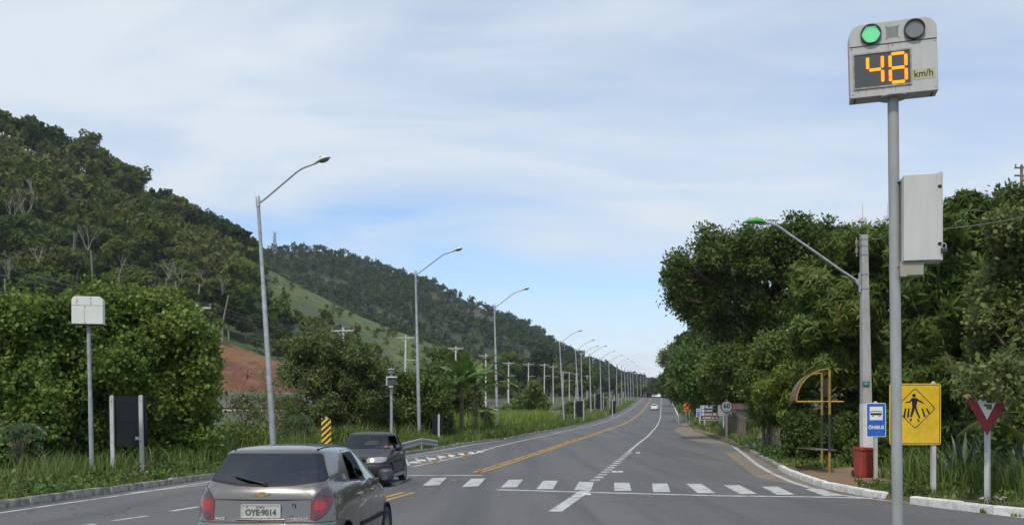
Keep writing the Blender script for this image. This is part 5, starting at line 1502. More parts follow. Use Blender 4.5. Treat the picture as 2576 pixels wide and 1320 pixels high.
def person_driver(parent_none, name, label, loc, shirt, arm_out=False, rz=0.0, cat='person'):
    """seated figure grown from a skeleton with the Skin modifier"""
    V = {'hip': (0, 0, .52, .16, .13), 'belly': (0, -.02, .68, .15, .12), 'chest': (0, -.05, .88, .17, .12), 'neck': (0, -.04, 1.06, .06, .06), 'chin': (0, -.005, 1.13, .06, .07), 'head': (0, -.01, 1.22, .085, .10), 'crown': (0, -.015, 1.30, .06, .07),
         'shl': (.18, -.05, .98, .075, .07), 'ell': (.30 if arm_out else .24, .10, .80 if not arm_out else .90, .05, .05), 'wrl': (.20 if not arm_out else .40, .40 if not arm_out else .22, .95 if not arm_out else 1.02, .032, .03), 'hal': (.17 if not arm_out else .38, .47 if not arm_out else .28, .97 if not arm_out else 1.08, .035, .025),
         'shr': (-.18, -.05, .98, .075, .07), 'elr': (-.25, .12, .80, .05, .05), 'wrr': (-.16, .40, .95, .032, .03), 'har': (-.13, .47, .97, .035, .025),
         'thl': (.1, .05, .50, .10, .09), 'knl': (.14, .45, .56, .07, .065), 'anl': (.14, .70, .27, .05, .05), 'thr': (-.1, .05, .50, .10, .09), 'knr': (-.14, .45, .56, .07, .065), 'anr': (-.14, .70, .27, .05, .05)}
    E = [('hip', 'belly'), ('belly', 'chest'), ('chest', 'neck'), ('neck', 'chin'), ('chin', 'head'), ('head', 'crown'), ('chest', 'shl'), ('shl', 'ell'), ('ell', 'wrl'), ('wrl', 'hal'), ('chest', 'shr'), ('shr', 'elr'), ('elr', 'wrr'), ('wrr', 'har'), ('hip', 'thl'), ('thl', 'knl'), ('knl', 'anl'), ('hip', 'thr'), ('thr', 'knr'), ('knr', 'anr')]
    ks = list(V); me = bpy.data.meshes.new('body'); me.from_pydata([V[k][:3] for k in ks], [(ks.index(a), ks.index(b_)) for a, b_ in E], [])
    o = bpy.data.objects.new('body_tmp', me); COL.objects.link(o)
    sk = o.modifiers.new('skin', 'SKIN'); sd_ = o.modifiers.new('sub', 'SUBSURF'); sd_.levels = 1; sd_.render_levels = 1
    for i, k in enumerate(ks):
        v = me.skin_vertices[0].data[i]; v.radius = V[k][3:5]; v.use_root = (k == 'hip')
    bpy.context.view_layer.update()
    m2 = bpy.data.meshes.new_from_object(o.evaluated_get(bpy.context.evaluated_depsgraph_get()))
    bpy.data.objects.remove(o)
    m2.materials.clear(); skin = mat('skin', (.30, .16, .10), .6); m2.materials.append(skin); m2.materials.append(shirt)
    for p_ in m2.polygons:
        c = p_.center; p_.use_smooth = True
        p_.material_index = 1 if (c.z < 1.03 and (abs(c.x) < .23 or c.z < .6)) and not (c.z > .74 and c.y > .12) else 0
    t_ = thing(name, label, cat, loc, rz)
    link('body', m2, None, t_)
    q = MB(); q.lathe([(.001, 1.345), (.05, 1.335), (.088, 1.29), (.098, 1.23), (.09, 1.18)], 14, (0, -.03, 0), cap=False); q.build('hair', mat('dark_hair', (.015, .012, .01), .7), t_)
    return t_

# ---------------------------------------------------------------- taupe hatchback in front (seen from behind)
def hatchback():
    cd = 10.15
    loc = P(651, 1065, cd); loc.z = 0
    car = thing('parked_car', 'taupe metallic four door hatchback seen from behind, nearest to the camera', 'car', loc, R(-3.0))
    car.name = 'hatchback_car'
    # z, w, wr, wf, yr, yf, rr, rf, bow rear, bow front
    LV = [(.20, .70, .64, .60, .16, 3.60, .20, .30, .05, .16),
          (.26, .77, .70, .66, .06, 3.70, .24, .36, .07, .18),
          (.38, .805, .735, .70, .01, 3.76, .26, .40, .09, .20),
          (.52, .81, .745, .71, .0, 3.78, .27, .42, .10, .21),
          (.615, .81, .745, .715, .015, 3.765, .27, .42, .10, .22),
          (.645, .812, .742, .715, .05, 3.745, .26, .42, .10, .22),
          (.74, .815, .735, .71, .075, 3.66, .24, .42, .10, .24),
          (.82, .812, .725, .70, .09, 3.52, .22, .40, .10, .26),
          (.89, .80, .712, .69, .10, 3.30, .21, .36, .10, .26),
          (.945, .785, .695, .69, .118, 3.08, .20, .30, .11, .24),
          (.985, .765, .675, .685, .145, 2.93, .19, .24, .11, .22),
          (1.03, .735, .645, .665, .185, 2.82, .17, .20, .11, .20),
          (1.12, .70, .625, .625, .27, 2.66, .15, .18, .11, .18),
          (1.22, .655, .585, .58, .37, 2.49, .14, .18, .10, .16),
          (1.31, .605, .545, .535, .465, 2.32, .13, .18, .09, .15),
          (1.355, .57, .52, .50, .52, 2.22, .13, .18, .08, .14),
          (1.385, .515, .46, .45, .60, 2.10, .14, .18, .08, .12),
          (1.408, .40, .335, .36, .74, 1.94, .14, .16, .06, .10),
          (1.420, .24, .20, .22, .92, 1.74, .10, .12, .03, .05),
          (1.424, .10, .08, .09, 1.12, 1.54, .05, .05, .01, .02)]
    bm = body_bm(LV)
    RZ, RW = .285, .165
    rear = lambda c, n: n.y < -.12 and c.y < 1.0 and n.z < .92
    # rear window with its black edge
    gp = [(-.628, 1.085), (-.605, 1.05), (-.30, 1.008), (0, .996), (.30, 1.008), (.605, 1.05), (.628, 1.085), (.525, 1.315), (.495, 1.337), (-.495, 1.337), (-.525, 1.315)]
    rg = pane(bm, gp, (0, 2), rear, 'rear_window', M['glass_rear'], car, .028, mat('window_frit', (.02, .021, .025), .5, spec=.2))
    # tail lamps wrap round the corners
    lp = [(.505, .665), (.505, .862), (.55, .925), (.60, .975), (.64, .99), (.675, .975), (.705, .90), (.705, .83), (.665, .74), (.615, .68), (.57, .655)]
    for s in (1, -1):
        fs = cut(bm, [(x * s, z) for x, z in lp], (0, 2), lambda c, n: c.y < .42 and n.y < .2 and (c.x > 0) == (s > 0))
        r_ = bmesh.ops.inset_region(bm, faces=fs, thickness=.007, use_even_offset=True)
        bd = [f for f in r_['faces'] if f.is_valid]
        # split into smoked top, red middle and dark foot
        fs2 = [f for f in fs if f.is_valid]
        up = cut(bm, [(.40 * s, .885), (.80 * s, .885), (.80 * s, 1.05), (.40 * s, 1.05)], (0, 2), lambda c, n: c.y < .42 and n.y < .2 and (c.x > 0) == (s > 0))
        def inside(f, pl):
            c = f.calc_center_median(); return all(((b_[0] - a[0]) * (c.z - a[1]) - (b_[1] - a[1]) * (c.x * s - a[0])) > .0 for a, b_ in zip(pl, pl[1:] + pl[:1]))
        pin = [(.512, .672), (.57, .664), (.612, .69), (.657, .745), (.697, .83), (.697, .90), (.668, .967), (.64, .980), (.605, .965), (.555, .918), (.512, .858)]
        allf = [f for f in bm.faces if f.is_valid and f.calc_center_median().y < .33 and f.normal.y < -.05 and inside(f, pin)]
        top = [f for f in allf if f.calc_center_median().z > .885]
        o = take(bm, [f for f in allf if f not in top], 'tail_light', M['lamp_red'], car, .004)
        take(bm, top, 'smoked_lens', M['lamp_smoke'], o, .004)
        bd = [f for f in bd if f.is_valid]
        if bd: take(bm, bd, 'lamp_gasket', M['seam'], o)
        # lit reflector cells and the dark reversing lamp
        q = MB(); rr = random.Random(3)
        for i in range(6):
            for j in range(5):
                x, z = s * (.545 + i * .018 + (j % 2) * .009), .775 + j * .018
                if abs(i - 2.5) + abs(j - 2) < 3.6: q.prism(circ(x, z, .0085, 6), .222 + .26 * (abs(x) - .55) - .0 - .05, .26)
        # keep the cells on the lens skin: moved out along the surface
        q2 = MB(); q2.prism(circ(s * .575, .715, .034, 18), .10, .35)
        o2 = q.build('lit_cells', M['lamp_lit'], o); o3 = q2.build('reversing_lamp', M['lamp_smoke'], o)
        for oo in (o2, o3):
            me = oo.data; bb = SKIN
            for v in me.vertices:
                front = v.co.y < (.24 if oo is o2 else .2)
                yy = bb(v.co.x, v.co.z)
                v.co.y = yy - .0075 if front else yy + .01
    # seams of tailgate, bumper and doors
    def seam(poly, ax, keep, nm, mm=None):
        fs = cut(bm, poly, ax, keep)
        if fs: return take(bm, fs, nm, mm or M['seam'], car, -.004)
    seam([(-.505, .868), (-.25, .860), (0, .857), (.25, .860), (.505, .868), (.505, .874), (-.505, .874)], (0, 2), rear, 'tailgate_seam')
    seam([(-.73, .638), (.73, .638), (.73, .645), (-.73, .645)], (0, 2), lambda c, n: c.y < .6 and n.y < .5, 'bumper_seam')
    for s in (1, -1):
        k = right if s > 0 else left
        # side windows
        wr_ = [(1.00, 1.02), (1.70, .995), (1.67, 1.325), (1.17, 1.325), (1.09, 1.29), (1.02, 1.16)]
        wf_ = [(1.765, .995), (2.66, .985), (2.66, 1.0), (2.52, 1.14), (2.28, 1.295), (2.20, 1.325), (1.74, 1.325)]
        w1 = pane(bm, wr_, (1, 2), k, 'side_window', M['glass_side'], car, .016)
        w2 = pane(bm, wf_, (1, 2), k, 'side_window', M['glass_side'], car, .016)
        # doors
        dr_ = [(.93, .99), (1.18, .62), (1.20, .30), (1.735, .30), (1.735, 1.355), (1.12, 1.355), (1.02, 1.30), (.955, 1.16)]
        df_ = [(1.745, .30), (2.72, .30), (2.76, .60), (2.72, .99), (2.54, 1.165), (2.30, 1.32), (2.22, 1.355), (1.745, 1.355)]
        hz_ = {0: 1.0}
        for pl, hy in ((dr_, 1.16), (df_, 1.93)):
            fs = cut(bm, pl, (1, 2), k)
            r_ = bmesh.ops.inset_region(bm, faces=fs, thickness=.006, use_even_offset=True, use_boundary=True)
            bd = [f for f in r_['faces'] if f.is_valid]
            d = take(bm, [f for f in fs if f.is_valid], 'door', M['taupe'], car)
            take(bm, bd, 'door_seam', M['seam'], d, -.002)
            q = MB(); q.box(s * .785, s * .832, hy - .09, hy + .09, .845, .885, .012); q.build('handle', M['taupe'], d)
        q = MB(); q.prism([(1.2, .50), (2.65, .50), (2.65, .545), (1.2, .545)], s * .80, s * .822, 'x'); q.build('door_moulding', M['trim'], car)
        q = MB(); q.prism([(1.03, .985), (2.68, .968), (2.68, .978), (1.03, .996)], s * .735, s * .765, 'x'); q.build('belt_trim', M['chrome'], car) if False else None
        mo = mirror_obj(car, s * .755, 2.52, 1.0, s, mat('mirror_shell', (.045, .042, .04), .45))
    # fuel flap on the right rear wing
    fs = cut(bm, [(.66 + .07 * math.cos(a), .93 + .085 * math.sin(a)) for a in np.linspace(0, 6.283, 19)[:-1]], (1, 2), right)
    r_ = bmesh.ops.inset_region(bm, faces=fs, thickness=.006, use_even_offset=True)
    bd = [f for f in r_['faces'] if f.is_valid]; fl = take(bm, [f for f in fs if f.is_valid], 'fuel_flap', M['taupe'], car); take(bm, bd, 'flap_seam', M['seam'], fl)
    pane(bm, [(-.66, 1.0), (.66, 1.0), (.51, 1.335), (-.51, 1.335)], (0, 2), lambda c, n: n.y > .2 and c.y > 1.9, 'windscreen', M['glass_clear'], car, .02)
    for s in (1, -1):
        fs = cut(bm, [(s * .40, .66), (s * .70, .68), (s * .74, .80), (s * .60, .80), (s * .42, .75)], (0, 2), lambda c, n: n.y > .1 and c.y > 3.0 and (c.x > 0) == (s > 0))
        if fs: take(bm, fs, 'headlight', M['head_glass'], car, .003)
    arches(bm, car, (.62, 3.06), RZ, .335, .81)
    body = finish(bm, M['taupe'], car)
    for y in (.62, 3.06):
        for s in (1, -1): wheel(car, s * .70, y, RZ, RW, M['rim'], side=s)
    cabin(car, .6, 2.75, .62); seats(car, (1.75,), .6, 1.23)
    q = MB(); q.box(-.58, .58, .95, 1.12, .35, .95, .05); q.box(-.58, .58, 1.1, 1.5, .35, .5, .05); rs = q.build('rear_seat', M['seat'], car)
    for x in (-.36, .36): q = MB(); q.box(x - .12, x + .12, .95, 1.04, .95, 1.09, .04); q.build('headrest', M['seat'], rs)
    q = MB(); q.box(-.6, .6, .35, .95, .86, .88); q.build('parcel_shelf', M['cabin'], car)
    q = MB(); q.box(-.1, .1, 2.35, 2.37, 1.23, 1.29, .008); q.build('rear_view_mirror', M['cabin'], car)
    # high brake lamp behind the glass, washer jet, roof joints
    q = MB(); q.box(-.11, .13, .55, .57, 1.292, 1.315); q.build('high_brake_light', M['lamp_red'], car)
    q = MB(); q.lathe([(.01, 0), (.01, .018)], 8, (.0, .565, 1.353)); q.build('washer_jet', M['black'], car)
    q = MB(); q.box(-.03, .03, .82, .84, 1.41, 1.416); q.build('aerial_base', M['black'], car)
    for s in (1, -1):
        pts = [(s * .455, .60 + .0, SK_TOP(s * .455, .60)), (s * .47, 1.0, 0), (s * .49, 1.5, 0), (s * .47, 2.0, 0)]
        pts = [(x, y, ROOF(x, y) + .002) for x, y, z in pts]
        q = MB(); q.tube(pts, .008, 6); q.build('roof_channel', M['trim'], car)
    # wiper
    def on_glass(x, z, o=.012): return (x, SKIN(x, z) - o, z)
    q = MB(); a = on_glass(.02, 1.032, .03); b_ = on_glass(-.33, 1.105, .028)
    q.tube([a, (a[0] * .4 + b_[0] * .6, (a[1] + b_[1]) / 2 - .004, a[2] * .4 + b_[2] * .6), b_], [.014, .011, .006], 6); wp = q.build('wiper', M['black'], car)
    q = MB(); q.tube([on_glass(-.34, 1.108), on_glass(-.20, 1.07), on_glass(-.05, 1.038)], .007, 5); q.build('blade', M['rubber'], wp)
    q = MB(); q.lathe([(.022, -.035), (.018, -.01)], 12, (.02, SKIN(.02, 1.03) + 0, 1.03), 'y'); q.build('pivot', M['black'], wp)
    # number plate: recess lip, plate, letters
    py = SKIN(0, .755) - .010
    pc = .0
    q = MB(); q.prism(rrect(pc - .2, pc + .2, .69, .82, .012, 4), py - .004, py + .012); pl = q.build('number_plate', M['plate'], car)
    q = MB(); ring_prism(q, rrect(pc - .207, pc + .207, .684, .826, .014, 4), rrect(pc - .196, pc + .196, .694, .816, .01, 4), py - .009, py + .012); q.build('plate_frame', M['cab'], pl)
    text('plate_number', 'OYE·9014', .083, M['plate_ink'], pl, (pc, py - .006, .742), bold=.0032, sx=.93)
    text('plate_town', 'ES-SERRA', .022, M['plate_ink'], pl, (pc, py - .006, .796))
    q = MB(); q.prism(circ(pc - .145, .803, .010, 10), py - .008, py); q.build('plate_seal', M['gold'], pl)
    for x in (pc - .085, pc + .085): q = MB(); q.prism(rrect(x - .008, x + .008, .695, .700, .002, 1), py - .007, py); q.build('plate_screw', M['black'], pl)
    q = MB(); q.tube([(pc - .25, SKIN(pc - .25, .668) - .002, .668), (pc, SKIN(0, .666) - .004, .666), (pc + .25, SKIN(pc + .25, .668) - .002, .668)], .011, 8); q.build('tailgate_grip', M['taupe'], car)
    # bow tie emblem
    ey = SKIN(0, .925) - .004
    bow = [(-.080, .0), (-.068, .016), (-.027, .016), (-.024, .028), (.027, .028), (.024, .016), (.080, .016), (.068, -.014), (.027, -.014), (.024, -.027), (-.027, -.027), (-.024, -.014), (-.085, -.014)]
    bow = [(-.084, -.013), (-.072, .013), (-.027, .013), (-.022, .026), (.030, .026), (.027, .013), (.084, .013), (.072, -.013), (.027, -.013), (.022, -.026), (-.030, -.026), (-.027, -.013)]
    q = MB(); q.prism([(x, .925 + z) for x, z in bow], ey - .006, ey + .006); em = q.build('emblem', M['chrome'], car)
    q = MB(); q.prism([(x * .82, .925 + z * .8) for x, z in bow], ey - .009, ey); q.build('emblem_face', M['gold'], em)
    # lock, badges
    ly = SKIN(.335, .815)
    q = MB(); q.prism(circ(.335, .806, .024, 20), ly - .004, ly + .02); lk = q.build('lock', M['black'], car)
    q = MB(); q.prism(circ(.335, .806, .012, 14), ly - .008, ly); q.build('lock_barrel', M['chrome'], lk)
    text('badge', 'VHCE', .036, M['badge'], car, (-.43, SKIN(-.43, .675) - .004, .676), bold=.001, depth=.006, sx=1.15).rotation_euler = (0, 0, R(-11))
    text('badge', 'CELTA LT', .038, M['badge'], car, (.40, SKIN(.40, .672) - .005, .672), bold=.001, depth=.006, sx=1.05).rotation_euler = (0, 0, R(9))
    q = MB(); q.box(.305, .335, SKIN(.32, .70) - .004, SKIN(.32, .70) + .01, .707, .711); q.build('scratch', M['seam'], car)
    return car
# the skin of the hatchback's rear as a height field (for trim that sits on it)
_lv = None
def SKIN(x, z):
    """y of the rear skin at (x, z)"""
    T = [(.645, .05, .10, .742), (.74, .075, .10, .735), (.82, .09, .10, .725), (.89, .10, .10, .712), (.945, .118, .11, .695), (.985, .145, .11, .675), (1.03, .185, .11, .645), (1.12, .27, .11, .625), (1.22, .37, .10, .585), (1.31, .465, .09, .545), (1.36, .53, .08, .515)]
    zs_ = [t[0] for t in T]
    yr = np.interp(z, zs_, [t[1] for t in T]); br = np.interp(z, zs_, [t[2] for t in T]); wr = np.interp(z, zs_, [t[3] for t in T])
    rr = np.interp(z, [.645, .74, .89, .985, 1.12, 1.31], [.26, .24, .21, .19, .15, .13])
    ax = abs(x); y = yr + br * (min(ax, wr - rr) / wr) ** 2
    if ax > wr - rr:
        t = min(1, (ax - (wr - rr)) / rr); y += rr * (1 - math.sqrt(max(0, 1 - t * t)))
    return float(y)
def ROOF(x, y):
    ax = abs(x)
    return float(np.interp(ax, [0, .24, .40, .505, .56], [1.424, 1.420, 1.406, 1.385, 1.355])) - (0.02 if y < .75 or y > 1.9 else 0) * (1 if ax > .3 else 0)
def SK_TOP(x, y): return ROOF(x, y)
hatch = hatchback()
person_driver(None, 'person', 'driver of the taupe hatchback, a dark shape behind the tinted rear window', hatch.location + Matrix.Rotation(R(-3), 3, 'Z') @ Vector((-.36, 1.93, 0)), mat('driver_shirt', (.05, .055, .07), .9), rz=R(-3))

# ---------------------------------------------------------------- dark two door hatchback coming towards the camera
def dark_car():
    fx = P(912, 1065, 29.3)
    car = thing('oncoming_car', 'charcoal two door hatchback with its headlight on, coming over the zebra crossing', 'car', (fx.x - .0, 29.35, g(29.5)), 0)
    LV = [(.20, .68, .62, .62, .20, 3.62, .20, .25, .04, .10),
          (.27, .77, .70, .71, .08, 3.74, .22, .26, .05, .12),
          (.40, .81, .74, .76, .02, 3.80, .22, .28, .06, .13),
          (.52, .815, .745, .77, .0, 3.81, .22, .28, .06, .14),
          (.575, .815, .745, .77, .02, 3.79, .22, .28, .06, .14),
          (.60, .82, .745, .765, .05, 3.74, .22, .27, .06, .14),
          (.72, .82, .745, .755, .06, 3.70, .20, .26, .06, .15),
          (.79, .815, .74, .735, .07, 3.58, .20, .24, .06, .15),
          (.84, .805, .73, .72, .08, 3.28, .19, .20, .06, .14),
          (.885, .79, .715, .71, .09, 3.00, .18, .16, .06, .14),
          (.925, .775, .70, .705, .10, 2.80, .17, .14, .06, .14),
          (.97, .745, .675, .675, .13, 2.66, .15, .13, .06, .14),
          (1.08, .70, .63, .63, .23, 2.48, .13, .13, .06, .13),
          (1.20, .655, .585, .59, .36, 2.28, .12, .13, .06, .12),
          (1.31, .61, .54, .55, .50, 2.10, .12, .13, .06, .11),
          (1.355, .575, .50, .51, .60, 2.00, .12, .13, .05, .10),
          (1.38, .51, .44, .45, .72, 1.88, .13, .14, .05, .08),
          (1.398, .38, .32, .34, .90, 1.70, .12, .14, .04, .06),
          (1.405, .2, .16, .18, 1.1, 1.5, .08, .1, .02, .03)]
    bm = body_bm(LV)
    frontk = lambda c, n: n.y > .15 and c.y > 1.6
    pane(bm, [(-.655, .965), (.655, .965), (.525, 1.315), (-.525, 1.315)], (0, 2), lambda c, n: frontk(c, n) and n.z < .95, 'windscreen', M['glass_clear'], car, .022)
    pane(bm, [(-.60, .98), (.60, .98), (.50, 1.31), (-.50, 1.31)], (0, 2), lambda c, n: n.y < -.15 and c.y < 1, 'rear_window', M['glass_clear'], car, .03)
    for s in (1, -1):
        fs = cut(bm, [(s * .28, .625), (s * .66, .635), (s * .755, .67), (s * .75, .765), (s * .62, .775), (s * .30, .755)], (0, 2), lambda c, n: n.y > .05 and c.y > 3.2 and (c.x > 0) == (s > 0))
        hl = take(bm, fs, 'headlight', M['head_glass'], car, .004)
        q = MB(); q.lathe([(.052, 0), (.05, .02), (.03, .028)], 16, (s * .42, 3.69, .695), 'y'); q.build('lit_bulb', M['head_lit'], hl)
        fs = cut(bm, [(s * .755, .665), (s * .80, .68), (s * .80, .76), (s * .755, .765)], (0, 2), lambda c, n: c.y > 3.3 and (c.x > 0) == (s > 0))
    gr_ = cut(bm, [(-.26, .635), (.26, .635), (.26, .755), (-.26, .755)], (0, 2), lambda c, n: n.y > .3 and c.y > 3.4)
    gl = take(bm, gr_, 'grille', M['black'], car, -.003)
    for k in range(3):
        q = MB(); q.box(-.25, .25, 3.70 - k * .008, 3.73 - k * .008, .655 + k * .03, .665 + k * .03); q.build('grille_bar', M['trim'], gl)
    q = MB(); q.lathe([(.045, 3.70), (.045, 3.735)], 18, (0, 0, .70), 'y', cap=True); q.build('emblem', M['chrome'], gl)
    fs = cut(bm, [(-.42, .30), (.42, .30), (.46, .40), (-.46, .40)], (0, 2), lambda c, n: n.y > .3 and c.y > 3.4); take(bm, fs, 'air_intake', M['seam'], car, -.004)
    fs = cut(bm, [(-.76, .592), (.76, .592), (.76, .602), (-.76, .602)], (0, 2), lambda c, n: c.y > 3.1); take(bm, fs, 'bumper_seam', M['seam'], car, -.003)
    q = MB(); q.box(-.2, .2, 3.82, 3.832, .43, .56); q.build('number_plate', M['plate'], car)
    for s in (1, -1):
        k = right if s > 0 else left
        # big rear quarter window, door window (the driver's is wound down)
        pane(bm, [(.62, .985), (1.28, .965), (1.25, 1.31), (.92, 1.305), (.80, 1.25), (.68, 1.11)], (1, 2), k, 'quarter_window', M['glass_side'], car, .016)
        wp = [(1.345, .965), (2.50, .955), (2.50, .965), (2.36, 1.10), (2.12, 1.27), (2.05, 1.31), (1.32, 1.31)]
        fs = cut(bm, wp, (1, 2), k)
        if s < 0:
            r_ = bmesh.ops.inset_region(bm, faces=fs, thickness=.02, use_even_offset=True); bd = [f for f in r_['faces'] if f.is_valid]
            bmesh.ops.delete(bm, geom=[f for f in fs if f.is_valid], context='FACES'); take(bm, bd, 'window_frame', M['trim'], car)
        else: take(bm, fs, 'side_window', M['glass_side'], car)
        fs = cut(bm, [(1.28, .30), (2.62, .30), (2.66, .55), (2.60, .94), (2.40, 1.12), (2.14, 1.30), (2.07, 1.345), (1.28, 1.345)], (1, 2), k)
        r_ = bmesh.ops.inset_region(bm, faces=fs, thickness=.006, use_even_offset=True, use_boundary=True); bd = [f for f in r_['faces'] if f.is_valid]
        d = take(bm, [f for f in fs if f.is_valid], 'door', M['charcoal'], car); take(bm, bd, 'door_seam', M['seam'], d, -.002)
        q = MB(); q.box(s * .80, s * .83, 1.38, 1.54, .80, .835, .008); q.build('handle', M['chrome'], d)
        q = MB(); q.prism([(1.32, .60), (2.60, .60), (2.60, .65), (1.32, .65)], s * .80, s * .832, 'x'); q.build('side_moulding', M['trim'], d)
        q = MB(); q.prism([(.98, .22), (2.72, .22), (2.72, .30), (.98, .30)], s * .77, s * .822, 'x'); q.build('sill', M['galv_blue'], car)
        o = mirror_obj(car, s * .77, 2.30, .985, s, M['black'])
    arches(bm, car, (.66, 3.03), .29, .34, .81)
    finish(bm, M['charcoal'], car)
    for y in (.66, 3.03):
        for s in (1, -1): wheel(car, s * .715, y, .29, .18, M['rim'], side=s, spokes=5)
    cabin(car, .6, 2.55, .62); seats(car, (1.6,), .6, 1.22)
    q = MB(); q.box(-.55, .55, .75, .92, .35, .95, .05); q.build('rear_seat', M['seat'], car)
    q = MB(); q.box(-.09, .09, 2.12, 2.14, 1.22, 1.28, .008); q.build('rear_view_mirror', M['cabin'], car)
    q = MB(); q.box(-.62, -.54, 2.555, 2.56, 1.0, 1.05); q.build('sticker', mat('windscreen_sticker', (.5, .12, .12), .5), car)
    return car
dk = dark_car()
# turned round: its nose points at the camera
ang = R(180 - 2.8)
dk.rotation_euler = (0, 0, ang)
nose = P(893, 1065, 25.4); nose.z = g(27)
dk.location = nose - Matrix.Rotation(ang, 3, 'Z') @ Vector((0, 3.81, 0)); dk.location.z = g(27)
person_driver(None, 'person', 'driver in a pale shirt resting an arm at the open window of the charcoal car', dk.location + Matrix.Rotation(ang, 3, 'Z') @ Vector((-.37, 1.78, .0)), mat('pale_shirt', (.45, .42, .40), .9), arm_out=False, rz=ang)

# ---------------------------------------------------------------- small cars far down the road
def far_car(label, loc, rz, paint, tall=1.0, sedan=True, lights='tail'):
    car = thing('distant_car', label, 'car', loc, rz, None)
    k = tall
    LV = [(.20, .70, .64, .62, .14, 4.0, .2, .26, .05, .12), (.30, .80, .74, .72, .03, 4.1, .22, .3, .07, .14), (.50, .82, .76, .74, .0, 4.15, .22, .3, .08, .14), (.62, .82, .76, .74, .03, 4.1, .22, .3, .08, .14), (.80, .815, .75, .73, .06, 3.9, .2, .28, .08, .16), (.92, .80, .73, .71, .10 if not sedan else .16, 3.45, .2, .24, .08, .16), (.98 * k, .77, .70, .70, .16 if not sedan else .55, 3.1, .18, .2, .08, .16), (1.10 * k, .71, .64, .64, .28 if not sedan else .75, 2.85, .15, .18, .08, .14), (1.30 * k, .62, .55, .56, .42 if not sedan else 1.05, 2.4, .13, .16, .07, .12), (1.40 * k, .53, .46, .47, .58 if not sedan else 1.25, 2.15, .13, .15, .05, .1), (1.44 * k, .30, .25, .26, .9 if not sedan else 1.5, 1.9, .1, .12, .03, .04)]
    bm = body_bm(LV, 2)
    pane(bm, [(-.6, 1.03 * k), (.6, 1.03 * k), (.49, 1.33 * k), (-.49, 1.33 * k)], (0, 2), lambda c, n: n.y < -.12 and c.y < 1.4 and n.z < .95, 'rear_window', M['glass_side'], car, .02)
    pane(bm, [(-.64, 1.03 * k), (.64, 1.03 * k), (.5, 1.33 * k), (-.5, 1.33 * k)], (0, 2), lambda c, n: n.y > .12 and c.y > 1.9 and n.z < .95, 'windscreen', M['glass_side'], car, .02)
    for s in (1, -1):
        kk = right if s > 0 else left
        pane(bm, [(.95 + (.3 if sedan else 0), 1.03 * k), (1.8, 1.02 * k), (1.8, 1.33 * k), (1.2 + (.2 if sedan else 0), 1.33 * k)], (1, 2), kk, 'side_window', M['glass_side'], car, .015)
        pane(bm, [(1.88, 1.02 * k), (2.75, 1.02 * k), (2.35, 1.33 * k), (1.88, 1.33 * k)], (1, 2), kk, 'side_window', M['glass_side'], car, .015)
        fs = cut(bm, [(s * .5, .72), (s * .76, .74), (s * .76, .90), (s * .52, .90)], (0, 2), lambda c, n: c.y < .4 and (c.x > 0) == (s > 0)); take(bm, fs, 'tail_light', M['lamp_red'], car, .003)
        fs = cut(bm, [(s * .38, .66), (s * .72, .68), (s * .72, .82), (s * .42, .80)], (0, 2), lambda c, n: c.y > 3.3 and (c.x > 0) == (s > 0)); take(bm, fs, 'headlight', M['head_glass'], car, .003)
    arches(bm, car, (.75, 3.25), .3, .345, .81)
    finish(bm, paint, car)
    for y in (.75, 3.25):
        for s in (1, -1): wheel(car, s * .715, y, .3, .18, M['rim'], side=s, spokes=0)
    q = MB(); q.box(-.6, .6, .2, 3.0, .25, .85); q.build('cabin', M['cabin'], car)
    q = MB(); q.box(-.2, .2, -.012, .02, .62, .74); q.build('number_plate', M['plate'], car)
    for s in (1, -1): q = MB(); q.box(s * .80, s * .95, 2.62, 2.72, 1.0 * k - .05, 1.0 * k + .07, .02); q.build('door_mirror', paint, car)
    return car
def on_road(px, py, d): q_ = P(px, py, d); q_.z = g(d) + .005; return q_
far_car('white sedan driving away alone in the right lane', on_road(1646, 1032, 228), R(-8.6), M['car_white'])
far_car('silver hatchback coming over the crest, leftmost of the oncoming cars', on_road(1647, 999, 432) + Vector((0, 3.9, 0)), R(171.4), M['car_silver'], sedan=False)
far_car('small white car on the crest between the silver hatchback and the white van', on_road(1655, 999, 446) + Vector((0, 3.9, 0)), R(171.4), M['car_white'], sedan=False)
far_car('tall white van at the right of the oncoming cars on the crest', on_road(1661, 999, 428) + Vector((0, 3.9, 0)), R(171.4), M['car_white'], tall=1.28, sedan=False)
